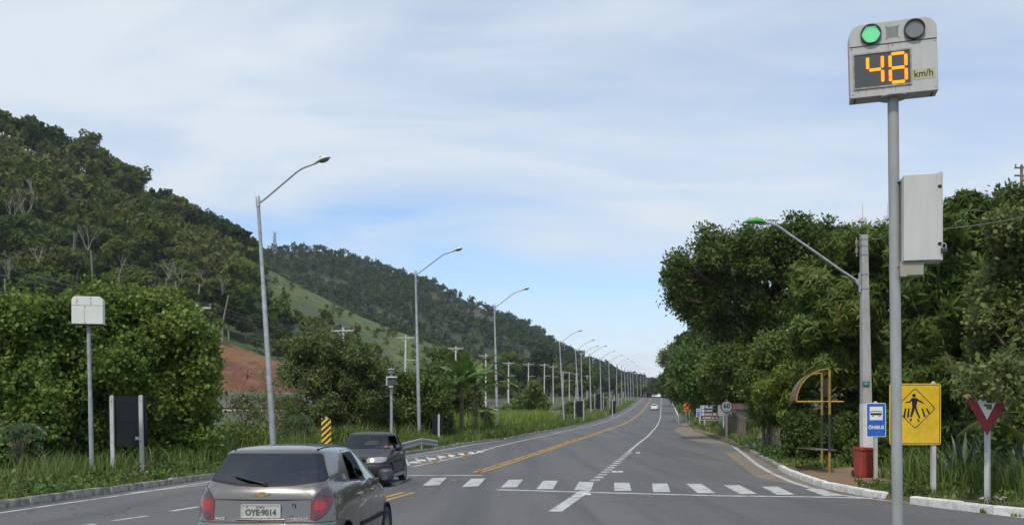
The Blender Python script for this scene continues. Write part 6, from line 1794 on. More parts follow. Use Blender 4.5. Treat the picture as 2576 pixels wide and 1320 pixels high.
# ------------------------------------------------------------------ plants
LM = {
 'mango': leaf_mat('mango_leaves', [(.030, .052, .010), (.060, .100, .015), (.098, .15, .024), (.15, .19, .042), (.22, .18, .05)], .5, .22, .32),
 'mango_young': leaf_mat('young_mango_leaves', [(.06, .11, .012), (.13, .19, .02), (.24, .28, .03)], .4, .4, .3),
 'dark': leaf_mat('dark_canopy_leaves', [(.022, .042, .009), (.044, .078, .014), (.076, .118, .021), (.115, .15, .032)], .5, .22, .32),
 'vine': leaf_mat('vine_leaves', [(.034, .062, .011), (.080, .135, .019), (.145, .21, .032), (.21, .27, .055)], .5, .28, .34),
 'bush': leaf_mat('bush_leaves', [(.042, .070, .013), (.082, .128, .023), (.13, .178, .035), (.175, .21, .058)], .5, .25, .32),
 'olive': leaf_mat('olive_leaves', [(.04, .060, .015), (.08, .11, .028), (.125, .155, .042), (.17, .195, .06)], .5, .25, .28),
 'bright': leaf_mat('bright_roadside_leaves', [(.03, .06, .01), (.065, .13, .018), (.11, .19, .03)], .5, .3, .25),
 'forest': leaf_mat('forest_leaves', [(.018, .036, .007), (.040, .072, .012), (.070, .112, .018), (.105, .145, .027), (.13, .14, .04)], .6, .1, .3, far=True),
 'far': leaf_mat('far_forest_leaves', [(.020, .037, .010), (.040, .066, .015), (.066, .096, .022)], .7, .1, .25, far=True),
 'grass': leaf_mat('verge_grass_blades', [(.045, .08, .014), (.085, .145, .022), (.14, .20, .04), (.19, .19, .075)], .5, .3, .3),
 'tall': leaf_mat('tall_grass_blades', [(.09, .14, .022), (.17, .245, .038), (.26, .31, .075)], .5, .3, .35),
 'dry': leaf_mat('dry_grass_blades', [(.08, .09, .03), (.15, .14, .06), (.2, .17, .08)], .6, .2, .3),
 'agave': leaf_mat('agave_blades', [(.035, .065, .04), (.06, .10, .062), (.09, .13, .085)], .45, .4, .05),
 'banana': leaf_mat('banana_leaves', [(.05, .10, .02), (.09, .165, .03), (.15, .21, .05)], .45, .4, .3),
 'frond': leaf_mat('palm_frond_leaflets', [(.04, .07, .014), (.10, .12, .025), (.17, .15, .04)], .5, .3, .25),
 'castor': leaf_mat('castor_leaves', [(.03, .065, .02), (.05, .095, .03), (.07, .12, .04)], .45, .35, .2),
}
def kite(o, d, w, l, n, droop=0.0):
    """one leaf: base o, direction d, half width side vector from normal n"""
    d = d / np.linalg.norm(d); s = np.cross(d, n); s = s / (np.linalg.norm(s) + 1e-9)
    m = o + d * l * .45 - np.array([0, 0, droop * l * .15]); t = o + d * l - np.array([0, 0, droop * l * .55])
    return [o, m + s * w, t, m - s * w]
def proto(kind, rng):
    """a small spray of leaves round a twig tip, z = outward"""
    V = []; n, l, w, dr, sp = {'mango': (11, .27, .030, .55, 1.25), 'small': (13, .12, .028, .2, 1.0), 'vine': (10, .115, .046, .35, .9), 'bush': (11, .13, .034, .15, .8), 'round': (9, .12, .05, .2, .9), 'clump': (9, .6, .24, .2, 1.1), 'clump2': (5, 1.5, .7, .2, 1.1), 'castor': (1, .3, .2, .1, .3)}[kind]
    for i in range(n):
        a = 2 * math.pi * i / n + rng.uniform(-.4, .4); el = rng.uniform(-.5, 1.2) * (1 if kind != 'mango' else .75) + (0 if kind != 'mango' else .0)
        d = np.array([math.cos(a) * math.cos(el) * sp, math.sin(a) * math.cos(el) * sp, math.sin(el)])
        o = rng.normal(0, .16, 3) * (l if kind not in ('mango',) else .03)
        if kind in ('vine', 'small', 'bush', 'round'): o = rng.normal(0, 1, 3) * l * .75
        nn = np.array([0, 0, 1.]) + rng.normal(0, .35, 3)
        k = rng.uniform(.75, 1.2)
        V += kite(o, d, w * k, l * k, nn, dr)
    return np.array(V)
PROTO = {k: [proto(k, np.random.default_rng(i)) for i in range(4)] for k in ('mango', 'small', 'vine', 'bush', 'round', 'clump', 'clump2')}
def scatter(pos, nrm, kind, rng, smin, smax):
    """sprays of leaves at pos, each turned so that its z follows nrm; returns verts and quads"""
    out_v = []
    n = len(pos); nrm = nrm / (np.linalg.norm(nrm, axis=1, keepdims=True) + 1e-9)
    r_ = rng.normal(size=(n, 3)); u_ = np.cross(nrm, r_); u_ /= np.linalg.norm(u_, axis=1, keepdims=True) + 1e-9
    w_ = np.cross(nrm, u_)
    sc = rng.uniform(smin, smax, n); which = rng.integers(0, 4, n)
    for k in range(4):
        m = which == k
        if not m.any(): continue
        b_ = PROTO[kind][k]
        B = np.stack([u_[m], w_[m], nrm[m]], axis=1)          # rows: images of x, y, z
        out_v.append((np.einsum('vi,nij->nvj', b_, B) * sc[m][:, None, None] + pos[m][:, None, :]).reshape(-1, 3))
    V = np.concatenate(out_v)
    return V, np.arange(len(V)).reshape(-1, 4)
def lobes_points(lobes, n, rng, droop=-.2, shell=.35, flat=1.0):
    c = np.array([l[:3] for l in lobes]); r_ = np.array([l[3] for l in lobes])
    w = r_ ** 2; idx = rng.choice(len(lobes), n, p=w / w.sum())
    d = rng.normal(size=(n, 3)); d /= np.linalg.norm(d, axis=1, keepdims=True)
    # leaf clumps gather on sub-lobes so that the surface is uneven
    rad = r_[idx] * (1 - shell * rng.random(n) ** 1.6) * (1 + .14 * np.sin(d[:, 0] * 5 + idx) * np.sin(d[:, 1] * 5 + 2 * idx) + .1 * np.sin(d[:, 2] * 7 + idx))
    rad = rad * np.where(rng.random(n) < .07, rng.uniform(1.05, 1.4, n), 1.0)      # stray shoots
    p = c[idx] + d * rad[:, None] * np.array([1, 1, flat])
    nn = d + np.array([0, 0, -droop]) + rng.normal(0, .25, (n, 3))
    return p, nn
def tree(name, label, cat, base, lobes, kind, n, lm, smin=.8, smax=1.25, trunk=.14, bark='bark', group=None, droop=-.2, shell=.35, limbs=9, seed=1, flat=1.0, trunk_to=None, shoots=0):
    """lobes in world space; the crown and the trunk with its limbs are parts"""
    rng = np.random.default_rng(seed); base = Vector(base)
    t_ = thing(name, label, cat, base, 0, group)
    L_ = [(l[0] - base.x, l[1] - base.y, l[2] - base.z, l[3]) for l in lobes]
    p, nn = lobes_points(L_, n, rng, droop, shell, flat)
    keep = p[:, 2] > .05
    back = p[:, 1] - p[:, 1].mean() > .25 * p[:, 1].std()
    keep &= ~(back & (rng.random(n) < .45))       # the far side, which nobody sees, is thinner
    p, nn = p[keep], nn[keep]
    if shoots:                                     # loose arching sprays that break the outline
        k = rng.integers(0, len(p), shoots); d_ = nn[k] / np.linalg.norm(nn[k], axis=1, keepdims=True) + rng.normal(0, .35, (shoots, 3)) + [0, 0, .25]
        ln = rng.uniform(.25, .6, shoots)[:, None] * np.mean([l[3] for l in lobes])
        for j in range(1, 6):
            t = j / 5; q_ = p[k] + d_ * ln * t * 1.5 + np.array([0, 0, -.7]) * ln * t * t + rng.normal(0, .03, (shoots, 3)); p = np.concatenate([p, q_]); nn = np.concatenate([nn, d_ + rng.normal(0, .3, (shoots, 3))])
    V, Q = scatter(p, nn, kind, rng, smin, smax)
    me = np_mesh('crown', V, Q); link('crown', me, LM[lm], t_)
    cz_ = sum(l[2] * l[3] for l in L_) / sum(l[3] for l in L_); cxx = sum(l[0] for l in L_) / len(L_); cyy = sum(l[1] for l in L_) / len(L_)
    fk = Vector((cxx * .35, cyy * .35, max(.4, cz_ * .5))) if trunk_to is None else Vector(trunk_to) - base
    q = MB(); q.tube([(0, 0, -.3), (fk.x * .3 + .05, fk.y * .3, fk.z * .35), (fk.x * .7 - .04, fk.y * .7, fk.z * .75), fk], [trunk * 1.25, trunk, trunk * .85, trunk * .75], 9)
    rr = random.Random(seed)
    for l in rr.sample(L_, min(limbs, len(L_))):
        e = Vector(l[:3]); m_ = fk.lerp(e, .5) + Vector((rr.uniform(-.2, .2), rr.uniform(-.2, .2), .12 * (e - fk).length))
        q.tube([fk - Vector((0, 0, .1)), m_, e, e + (e - m_) * .5 * min(1, l[3] / max(.1, (e - m_).length))], [trunk * .6, trunk * .38, trunk * .2, trunk * .07], 6)
        for _ in range(3):
            s_ = m_.lerp(e, rr.uniform(.2, 1)); f_ = e + Vector((rr.uniform(-1, 1), rr.uniform(-1, 1), rr.uniform(-.2, 1))) * l[3] * .9
            q.tube([s_, s_.lerp(f_, .5) + Vector((0, 0, .1)), f_], [trunk * .2, trunk * .12, trunk * .04], 5)
    q.build('trunk', M[bark], t_)
    return t_
def blobs(circles, d, jit, seed, rs=1.0, per=3, spread=.55):
    """crown lobes: each circle seen in the photograph becomes a few lobes about d metres away"""
    rr = random.Random(seed); o = []
    for c in circles:
        x, y, r_ = c[:3]; dd = d + (c[3] if len(c) > 3 else 0)
        for k in range(per):
            a = rr.uniform(0, 6.28); e = rr.uniform(.2, 1) * spread * (k > 0)
            dz = rr.uniform(-jit, jit) if k else rr.uniform(-.3, .3) * jit
            q_ = P(x + math.cos(a) * e * r_, y + math.sin(a) * e * r_, dd + dz)
            o.append((q_.x, q_.y, q_.z, r_ * d / F * rs * (rr.uniform(.5, .75) if k else .8)))
    return o
def gz(x, y): return zr(x, y) if x > centre(y) else zl(x, y)
def base_at(x, d, side): b_ = P(x, 1100, d); b_.z = (zr if side == 'r' else zl)(b_.x, d); return b_

# ---- right side, near to far
tree('leafy_tree', 'pale olive round leaved tree at the right edge, over the give way sign', 'tree', base_at(2585, 26, 'r'),
     blobs([(2535, 590, 60), (2575, 680, 85), (2500, 745, 70), (2560, 830, 90), (2500, 900, 75), (2565, 960, 85), (2470, 990, 50), (2540, 1040, 60), (2620, 560, 60), (2640, 800, 110), (2640, 980, 100), (2480, 830, 55), (2450, 945, 40), (2500, 1035, 45), (2590, 1090, 60), (2452, 955, 26, -6.6), (2485, 962, 28, -6.6), (2535, 945, 38, -6.4), (2520, 975, 20, -6.8)], 25.5, 1.2, 3), 'round', 6000, 'olive', .6, 1.3, .16, seed=3, limbs=12, shoots=140, shell=.45)
tree('mango_tree', 'tall dark mango tree right of the grey cabinet', 'tree', base_at(2420, 35, 'r'),
     blobs([(2430, 530, 60), (2400, 590, 70), (2475, 590, 70), (2520, 560, 60), (2400, 690, 85), (2310, 740, 75), (2350, 850, 90), (2430, 800, 90), (2320, 950, 80), (2410, 960, 80), (2280, 655, 60), (2310, 1060, 70), (2410, 1070, 80), (2500, 700, 80), (2480, 1060, 70), (2340, 1120, 60), (2440, 1130, 60), (2500, 900, 80)], 34.5, 1.6, 5), 'mango', 6600, 'mango', .8, 1.7, .22, seed=5, droop=.1, limbs=12)
tree('mango_tree', 'broad mango tree with hanging leaves behind the concrete lamp pole', 'tree', base_at(2150, 40, 'r'),
     blobs([(2130, 640, 65), (2200, 620, 65), (2250, 640, 60), (2060, 740, 75), (2150, 760, 95), (2040, 850, 70), (2110, 910, 95), (2200, 930, 95), (2180, 700, 80), (2250, 830, 85), (2030, 930, 50), (2210, 1060, 75), (2120, 1050, 75), (2260, 960, 80), (2250, 1090, 70), (2160, 1120, 50)], 38.5, 1.8, 6), 'mango', 7000, 'mango', .8, 1.7, .22, seed=6, droop=.1, limbs=12)
tree('leafy_tree', 'dark green crown on the skyline at the far right behind the mango tree', 'tree', base_at(2560, 48, 'r'),
     blobs([(2545, 525, 55), (2490, 560, 45), (2600, 540, 60), (2560, 620, 70)], 47, 1.5, 8), 'small', 1900, 'olive', 1.6, 2.6, .2, seed=8)
tree('mango_sapling', 'lime green young mango beside the bus shelter roof', 'tree', base_at(1965, 40, 'r'),
     blobs([(1975, 950, 40), (1935, 985, 38), (1990, 1000, 38), (1950, 1020, 30), (2015, 975, 30), (1990, 1060, 30)], 39.5, .6, 9), 'mango', 900, 'mango_young', .8, 1.15, .06, seed=9, droop=.1)
tree('leafy_tree', 'small round tree with a bare trunk by the picket fence, left of the bus shelter', 'tree', base_at(1938, 47, 'r'),
     blobs([(1905, 955, 55), (1950, 890, 60), (1915, 1025, 38), (1960, 1030, 45), (2010, 900, 50), (1930, 960, 55), (2000, 1040, 45)], 46.5, 1.1, 10), 'bush', 3300, 'bush', 1.1, 1.7, .12, seed=10, trunk_to=P(1940, 1050, 47))
tree('canopy_tree', 'huge dark spreading tree reaching over the road, sky showing through its crown', 'tree', base_at(1930, 62, 'r'),
     blobs([(1765, 680, 62), (1715, 730, 45), (1800, 630, 62), (1860, 612, 60), (1930, 606, 62), (2000, 600, 62), (2070, 605, 60), (2115, 640, 50), (1870, 700, 62), (1800, 760, 60), (1750, 790, 40), (1850, 830, 70), (1930, 820, 60), (1990, 790, 45), (1900, 900, 75), (1840, 920, 60), (1980, 900, 60), (2060, 680, 55), (1690, 690, 30), (1830, 700, 55), (1780, 740, 50), (1960, 640, 55), (1725, 765, 35), (2120, 600, 30), (2060, 745, 48), (1990, 690, 45), (2035, 670, 48), (2090, 700, 45), (1950, 740, 34), (1905, 760, 40), (1925, 665, 48), (1960, 690, 40), (1900, 650, 45), (2000, 650, 45), (1690, 745, 26), (1712, 660, 30)], 60, 2.6, 11, per=4, rs=.88), 'small', 9800, 'dark', 1.4, 2.65, .38, seed=11, limbs=24, shoots=260, trunk_to=P(1930, 860, 61), shell=.55)
for i, (nm, lb, cs, d, kd, n, lm, s0, s1) in enumerate((
    ('roadside_tree', 'bushy tree filling the gap under the huge canopy tree', [(1830, 980, 50), (1880, 985, 45), (1800, 940, 40), (1850, 930, 50), (1900, 1040, 30)], 78, 'small', 2600, 'bush', 2.0, 3.2),
    ('roadside_tree', 'bright green creeper covered tree behind the brown direction sign', [(1775, 940, 42), (1740, 965, 36), (1800, 985, 36), (1760, 1000, 30), (1730, 920, 32), (1815, 920, 40)], 100, 'small', 2600, 'bright', 2.4, 4.0),
    ('roadside_tree', 'pale green creeper covered tree above the orange roadworks sign', [(1735, 900, 34), (1715, 940, 30), (1755, 880, 36), (1790, 880, 36), (1710, 980, 26), (1740, 990, 24)], 130, 'small', 2300, 'bush', 3.0, 5.0),
    ('roadside_tree', 'dark tree behind the creeper covered trees on the right', [(1760, 850, 36), (1800, 840, 40), (1840, 860, 40), (1730, 870, 26)], 140, 'small', 1800, 'dark', 3.2, 5.0),
    ('roadside_tree', 'dark tree overhanging the right edge of the far road', [(1700, 930, 22), (1685, 960, 18), (1720, 910, 22), (1705, 975, 18)], 190, 'small', 1500, 'dark', 3.6, 6.0),
    ('roadside_tree', 'wispy thin crowned tree leaning left against the sky over the far road', [(1692, 878, 16), (1715, 862, 15), (1672, 892, 13), (1665, 908, 9), (1738, 868, 15)], 200, 'small', 520, 'olive', 3.0, 5.0),
    ('roadside_tree', 'round dark tree at the right of the far crest', [(1685, 940, 15), (1672, 962, 13), (1692, 970, 15), (1668, 980, 10)], 270, 'clump', 420, 'forest', .9, 1.4),
    ('roadside_tree', 'dark round tree behind the crest between the two far lamps', [(1664, 958, 18), (1650, 970, 18), (1680, 968, 20), (1655, 985, 16), (1685, 985, 16)], 520, 'clump', 700, 'forest', 1.4, 2.2),
    ('roadside_tree', 'low dark tree behind the crest left of the oncoming cars', [(1630, 968, 15), (1612, 978, 14), (1596, 984, 14), (1640, 984, 14), (1622, 990, 12)], 530, 'clump', 620, 'forest', 1.4, 2.2))):
    b_ = P(cs[0][0] + (6 if d < 300 else 0), 1000, d); b_.z = zr(b_.x, d) if b_.x > centre(d) else g(d)
    if d < 300: b_.x = max(b_.x, XR(d) + 2.5); b_.z = zr(b_.x, d)
    tree(nm, lb, 'tree', b_, blobs(cs, d, .02 * d, 20 + i), kd, n, lm, s0, s1, .1 + d * .0012, seed=30 + i, shoots=n // 40)
# undergrowth under the mango trees
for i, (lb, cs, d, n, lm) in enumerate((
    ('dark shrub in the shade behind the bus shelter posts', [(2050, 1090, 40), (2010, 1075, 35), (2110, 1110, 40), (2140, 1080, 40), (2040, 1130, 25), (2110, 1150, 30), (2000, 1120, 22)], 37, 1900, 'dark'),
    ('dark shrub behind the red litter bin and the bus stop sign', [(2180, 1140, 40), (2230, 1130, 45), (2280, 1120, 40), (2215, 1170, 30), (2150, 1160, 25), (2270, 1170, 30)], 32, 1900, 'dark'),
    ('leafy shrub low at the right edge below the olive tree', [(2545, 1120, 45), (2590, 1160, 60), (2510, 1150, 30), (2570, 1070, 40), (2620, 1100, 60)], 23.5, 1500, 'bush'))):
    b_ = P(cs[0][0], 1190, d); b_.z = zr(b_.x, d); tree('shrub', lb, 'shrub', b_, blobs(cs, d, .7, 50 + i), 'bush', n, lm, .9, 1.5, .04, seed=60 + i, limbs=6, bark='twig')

# ---- left side: creeper covered trees by the kerb
LC = [('creeper covered tree at the left edge of the picture', [(60, 800, 75), (-10, 830, 90), (120, 785, 55), (30, 930, 90), (110, 890, 80), (60, 1040, 90), (130, 1010, 70), (-70, 900, 100), (10, 1120, 70), (120, 1100, 65), (-60, 1060, 90), (-120, 980, 90)], 33, 6800, 1),
      ('creeper covered tree behind the left radar box', [(230, 790, 70), (195, 870, 75), (290, 765, 55), (260, 940, 80), (200, 1000, 70), (330, 880, 75), (240, 1080, 70), (330, 1010, 70), (180, 1110, 55), (170, 800, 45), (290, 1110, 50)], 34.5, 6400, 2),
      ('creeper covered tree behind the black sign back', [(400, 785, 70), (455, 795, 55), (500, 860, 55), (420, 870, 80), (490, 945, 65), (400, 980, 80), (500, 1040, 55), (430, 1080, 70), (360, 765, 45), (515, 1110, 40), (530, 920, 28), (350, 1090, 60), (480, 1130, 45), (390, 1130, 45)], 35.5, 7200, 3)]
for lb, cs, d, n, sd in LC:
    tree('creeper_tree', lb, 'tree', base_at(cs[4][0], d + 1, 'l'), blobs(cs, d, 1.4, sd + 70, per=5, rs=.95, spread=.8), 'vine', int(n * .95), 'vine', .6, 1.75, .14, seed=sd + 80, limbs=8, shoots=260, shell=.5)
tree('bush_tree', 'airy flowering tree with slender stems by the nearest lamp post', 'tree', base_at(815, 58, 'l'),
     blobs([(760, 890, 45), (820, 885, 55), (890, 905, 52), (935, 950, 45), (800, 955, 55), (870, 975, 55), (735, 945, 35), (930, 1020, 42), (820, 1035, 45), (885, 1060, 45), (745, 1030, 30), (960, 985, 30), (790, 1090, 35), (860, 1095, 35)], 57, 2.0, 90), 'small', 6200, 'olive', 1.1, 1.9, .12, seed=91, limbs=18, shoots=160, shell=.65, bark='twig')
tree('bush_tree', 'dense green bush behind the sensor mast', 'tree', base_at(1010, 62, 'l'),
     blobs([(1000, 980, 38), (1050, 1000, 42), (980, 1040, 42), (1040, 1055, 38), (1090, 1020, 36), (1085, 965, 34), (960, 1060, 34), (1010, 1090, 30), (1080, 1080, 30), (1110, 1060, 26)], 61, 1.8, 92), 'bush', 5200, 'bush', 1.5, 2.3, .1, seed=93, bark='twig')
tree('bush_tree', 'dry brownish tangle of vines beside the banana plants', 'tree', base_at(1120, 76, 'l'),
     blobs([(1110, 940, 30), (1140, 985, 36), (1180, 1000, 34), (1130, 1040, 36), (1180, 1050, 34), (1095, 930, 22), (1210, 1040, 24), (1160, 1080, 24)], 76, 1.5, 94), 'bush', 3000, 'olive', 1.4, 2.2, .08, seed=95, bark='twig', shell=.6)
def twig_shrub(label, cs, d, seed, leaves, lm='bush'):
    rr = random.Random(seed); b_ = base_at(cs[0], d, 'l'); t_ = thing('twig_shrub', label, 'shrub', b_)
    q = MB(); tips = []
    for i in range(cs[2]):
        a = rr.uniform(0, 6.28); h = cs[1] * rr.uniform(.55, 1.1); sp = rr.uniform(.15, .6) * h
        p0 = Vector((rr.uniform(-.5, .5), rr.uniform(-.4, .4), -.1)); p3 = p0 + Vector((math.cos(a) * sp, math.sin(a) * sp * .6, h)); p1 = p0.lerp(p3, .35) + Vector((rr.uniform(-.2, .2), 0, .1)); p2 = p0.lerp(p3, .7) + Vector((rr.uniform(-.3, .3), 0, 0))
        q.tube([p0, p1, p2, p3], [.028, .022, .014, .005], 5)
        for _ in range(4):
            s_ = p1.lerp(p3, rr.uniform(0, .9)); e = s_ + Vector((rr.uniform(-1, 1), rr.uniform(-.5, .5), rr.uniform(.1, 1))) * h * .28
            q.tube([s_, s_.lerp(e, .5) + Vector((0, 0, .05)), e], [.012, .009, .003], 4); tips += [e, s_.lerp(e, .6)]
    q.build('stem', M['twig'], t_)
    rng = np.random.default_rng(seed); k = rng.integers(0, len(tips), leaves)
    pos = np.array([tips[i][:] for i in k]) + rng.normal(0, .18, (leaves, 3)); V, Q = scatter(pos, rng.normal(0, .5, (leaves, 3)) + [0, 0, 1], 'bush', rng, .7, 1.2)
    link('crown', np_mesh('crown', V, Q), LM[lm], t_)
twig_shrub('bare twiggy shrub left of the nearest lamp post before the red cut', (640, 3.2, 12), 44, 5, 150)
twig_shrub('bare twiggy shrub right of the nearest lamp post', (720, 3.6, 14), 48, 6, 240)
twig_shrub('low leafy shrub with dry stems between creeper tree and nearest lamp', (590, 1.0, 12), 41, 7, 420)
for i, (lb, cs, d, n, lm) in enumerate((('low green shrub in front of the sandy lot at the left', [(580, 1105, 28), (620, 1115, 28), (650, 1105, 24), (600, 1090, 20), (670, 1120, 26)], 43, 1600, 'bush'), ('low shrub behind the striped hazard marker', [(760, 1095, 30), (720, 1110, 26), (800, 1110, 28), (850, 1110, 26), (900, 1105, 26)], 50, 1900, 'bush'), ('dark shrub under the bushes left of the second lamp', [(1000, 1105, 24), (950, 1110, 22), (1040, 1100, 24), (1090, 1100, 20)], 60, 1600, 'bush'))):
    b_ = base_at(cs[0][0], d, 'l'); tree('shrub', lb, 'shrub', b_, blobs(cs, d, .8, 130 + i), 'bush', n, lm, 1.0, 1.7, .04, seed=140 + i, limbs=5, bark='twig')
# mid-field bushes and the tree belt behind the power line
for i, (lb, cs, d, lm) in enumerate((('ragged bush left of the sixth power pole in the tall grass', [(1335, 992, 11), (1352, 1005, 13), (1318, 1015, 12), (1345, 972, 8), (1366, 1015, 10), (1300, 1022, 9)], 130, 'bush'), ('low dark bush behind the white block hut', [(1300, 1030, 16), (1275, 1040, 14), (1320, 1040, 14)], 145, 'bush'), ('reddish bush before the fourth lamp post', [(1420, 1040, 14), (1440, 1030, 14), (1400, 1045, 12)], 150, 'olive'), ('bush at the foot of the far power poles', [(1490, 1015, 12), (1470, 1022, 12), (1510, 1010, 10)], 210, 'bush'))):
    b_ = base_at(cs[0][0], d, 'l'); tree('field_bush', lb, 'bush', b_, blobs(cs, d, 1.5, 150 + i), 'small', 1300, lm, 2.6, 4.2, .06, seed=160 + i, limbs=5, bark='twig')

# ---- forest tree kinds
def forest_kind(seed, flat, n, hgt, wid, lm, kind='clump', nl=9, sm=(.7, 1.2)):
    rr = random.Random(seed); rng = np.random.default_rng(seed)
    lobes = []
    for k in range(nl):
        a = 6.28 * k / nl + rr.uniform(-.4, .4); e = rr.uniform(.15, .95) * wid
        lobes.append((math.cos(a) * e, math.sin(a) * e, hgt * rr.uniform(.62, .98) - e * .25, wid * rr.uniform(.34, .52)))
    lobes.append((0, 0, hgt * .85, wid * .5)); lobes.append((0, 0, hgt * .6, wid * .6))
    p, nn = lobes_points(lobes, n, rng, -.35, .4, flat)
    V, Q = scatter(p, nn, kind, rng, *sm)
    q = MB(); q.tube([(0, 0, -2), (rr.uniform(-.3, .3), 0, hgt * .3), (rr.uniform(-.4, .4), 0, hgt * .62)], [.28, .2, .14], 6)
    for l in lobes[:5]: q.tube([(0, 0, hgt * .5), (l[0] * .5, l[1] * .5, hgt * .68), l[:3]], [.12, .09, .04], 5)
    return np_mesh('crown', V, Q), q.mesh('trunk'), (V, Q)
FK = [forest_kind(200 + i, .72, 400, 10 + i % 3, 3.4 + .35 * (i % 4), 'forest') for i in range(7)]
for c, t_, _ in FK: c.materials.append(LM['forest']); t_.materials.append(M['bark_pale'])
FKS = [forest_kind(240 + i, .85, 15, 8, 4.1, 'far', 'clump2', 5, (.85, 1.4))[2] for i in range(4)]
def forest_tree(i, loc, s_, rz, label, group, first={}):
    k = i % len(FK)
    t_ = thing('forest_tree', label, 'tree', loc, rz, group); t_.scale = (s_, s_, s_ * random.uniform(.85, 1.15))
    link('crown', FK[k][0], None, t_); link('trunk', FK[k][1], None, t_)
    return t_
random.seed(21)
# tree belt on the flat behind the poles
k_ = 0
for x, top, d in ((1222, 935, 250), (1250, 915, 300), (1278, 902, 320), (1305, 895, 340), (1332, 900, 330), (1358, 892, 370), (1385, 905, 360), (1410, 898, 400), (1436, 910, 390), (1462, 915, 430), (1488, 925, 430), (1512, 938, 460), (1540, 948, 480), (1566, 955, 500), (1590, 963, 520), (1240, 965, 230), (1290, 955, 260), (1345, 950, 280), (1400, 958, 300), (1450, 962, 340), (1200, 900, 240), (1165, 890, 235), (1130, 880, 225), (1175, 955, 190), (1120, 930, 190), (1480, 945, 330), (1505, 950, 350), (1530, 955, 370), (1555, 960, 390), (1575, 966, 410), (1598, 970, 430), (1620, 972, 450), (1465, 955, 300), (1640, 978, 480), (1610, 965, 520), (1585, 960, 500)):
    p_ = P(x, 1000, d); p_.z = zl(p_.x, min(d, 470)); hgt = P(x, top, d).z - p_.z
    forest_tree(k_, p_, hgt / 10.8, random.uniform(0, 6), 'dark tree in the belt of trees behind the power poles', 'trees in the belt behind the power poles'); k_ += 1
# wooded hill: candidates on a jittered grid; the ones that show largest are trees of their own
rngH = np.random.default_rng(5)
def hill_points(hill, xs, ts, excl, step, jitter=.45, up=0.0):
    """roughly even points on the slope"""
    out = []
    for t in ts:
        x = xs[0]
        while x < xs[1]:
            d = hill.fd(x) + (hill.cd(x) - hill.fd(x)) * t
            dx = step * F / d
            xx = x + rngH.uniform(-jitter, jitter) * dx; tt = t + rngH.uniform(-.5, .5) * (ts[1] - ts[0])
            d = hill.fd(xx) + (hill.cd(xx) - hill.fd(xx)) * max(.01, tt)
            p_ = hill.pt(xx, d); sx_, sy_ = scr(p_)
            if not any(inpoly(sx_, sy_ - k * up * F / p_.y, e) for e in excl for k in ((0, .5, 1) if up else (0,))): out.append((p_, sx_, sy_))
            x += dx
    return out
cand = hill_points(near, (-260, 1500), np.arange(.03, 1.03, .028), [PAST1, CUT], 6.4, up=6.5)
vis = [c for c in cand if -30 < c[1] < 1260 and c[2] < 1000]
vis.sort(key=lambda c: c[0].y)
# an even choice of the large ones: nearest 150 and along the skyline 120
sky_ = [c for c in vis if c[2] < near.ridge(c[1]) + 26]
ids = set(id(c) for c in vis[:175]); ids |= set(id(c) for c in sky_[:115])
solo = [c for c in cand if id(c) in ids]; rest = [c for c in cand if id(c) not in ids]
solo = [c for c in solo if c[1] < 660 or c[2] > near.ridge(c[1]) + 14]; rest = [c for c in rest if c[1] < 660 or c[2] > near.ridge(c[1]) + 14]
for i, (p_, sx_, sy_) in enumerate(solo):
    forest_tree(i * 3 + int(sx_), p_ - Vector((0, 0, .6)), random.uniform(.55, 1.25) * (1.15 if sy_ < near.ridge(sx_) + 26 and i % 3 == 0 else 1) * (.6 if sx_ > 640 else 1), random.uniform(0, 6), 'broadleaf tree among the many on the wooded left hillside', 'forest trees on the left hillside')
def mass(name, pts, smin, smax, lm, protos, rot=True):
    Vs = []; Qs = []; o = 0
    for p_, sx_, sy_ in pts:
        V, Q = protos[rngH.integers(0, len(protos))]; a = rngH.uniform(0, 6.28); s_ = rngH.uniform(smin, smax) * (.68 if name == 'hillside_woods' and sx_ > 640 else 1); ca_, sa_ = math.cos(a), math.sin(a)
        W_ = V @ np.array([[ca_, sa_, 0], [-sa_, ca_, 0], [0, 0, 1]]) * np.array([s_, s_, s_ * rngH.uniform(.85, 1.2)]) + np.array(p_[:]) - [0, 0, .8]
        Vs.append(W_); Qs.append(Q + o); o += len(V)
    return link(name, np_mesh(name, np.concatenate(Vs), np.concatenate(Qs)), LM[lm], None, 'stuff')
FKM = [forest_kind(260 + i, .8, 42, 9.5 + i % 3, 3.5, 'forest', 'clump', 7, (1.6, 2.7))[2] for i in range(6)]
mass('hillside_woods', rest, .6, 1.05, 'forest', FKM)
candF = hill_points(far, (420, 1790), np.arange(.015, 1.03, .020), [PAST2, PAST3], 6.2)
candF = [c for c in candF if c[1] > 560 and not (inpoly(c[1], c[2], ROCK) and rngH.random() < .72)]
mass('far_hill_woods', candF, .62, 1.05, 'far', FKS)
# low scrub dotted over the pasture spur
sc_ = hill_points(near, (640, 1320), np.arange(.2, 1.0, .02), [], 4.5)
sc_ = [c for c in sc_ if inpoly(c[1], c[2], PAST1) and rngH.random() < .45 + .45 * math.sin(c[1] * .03 + c[2] * .05)]
mass('pasture_scrub', sc_, .08, .40, 'forest', FKS)
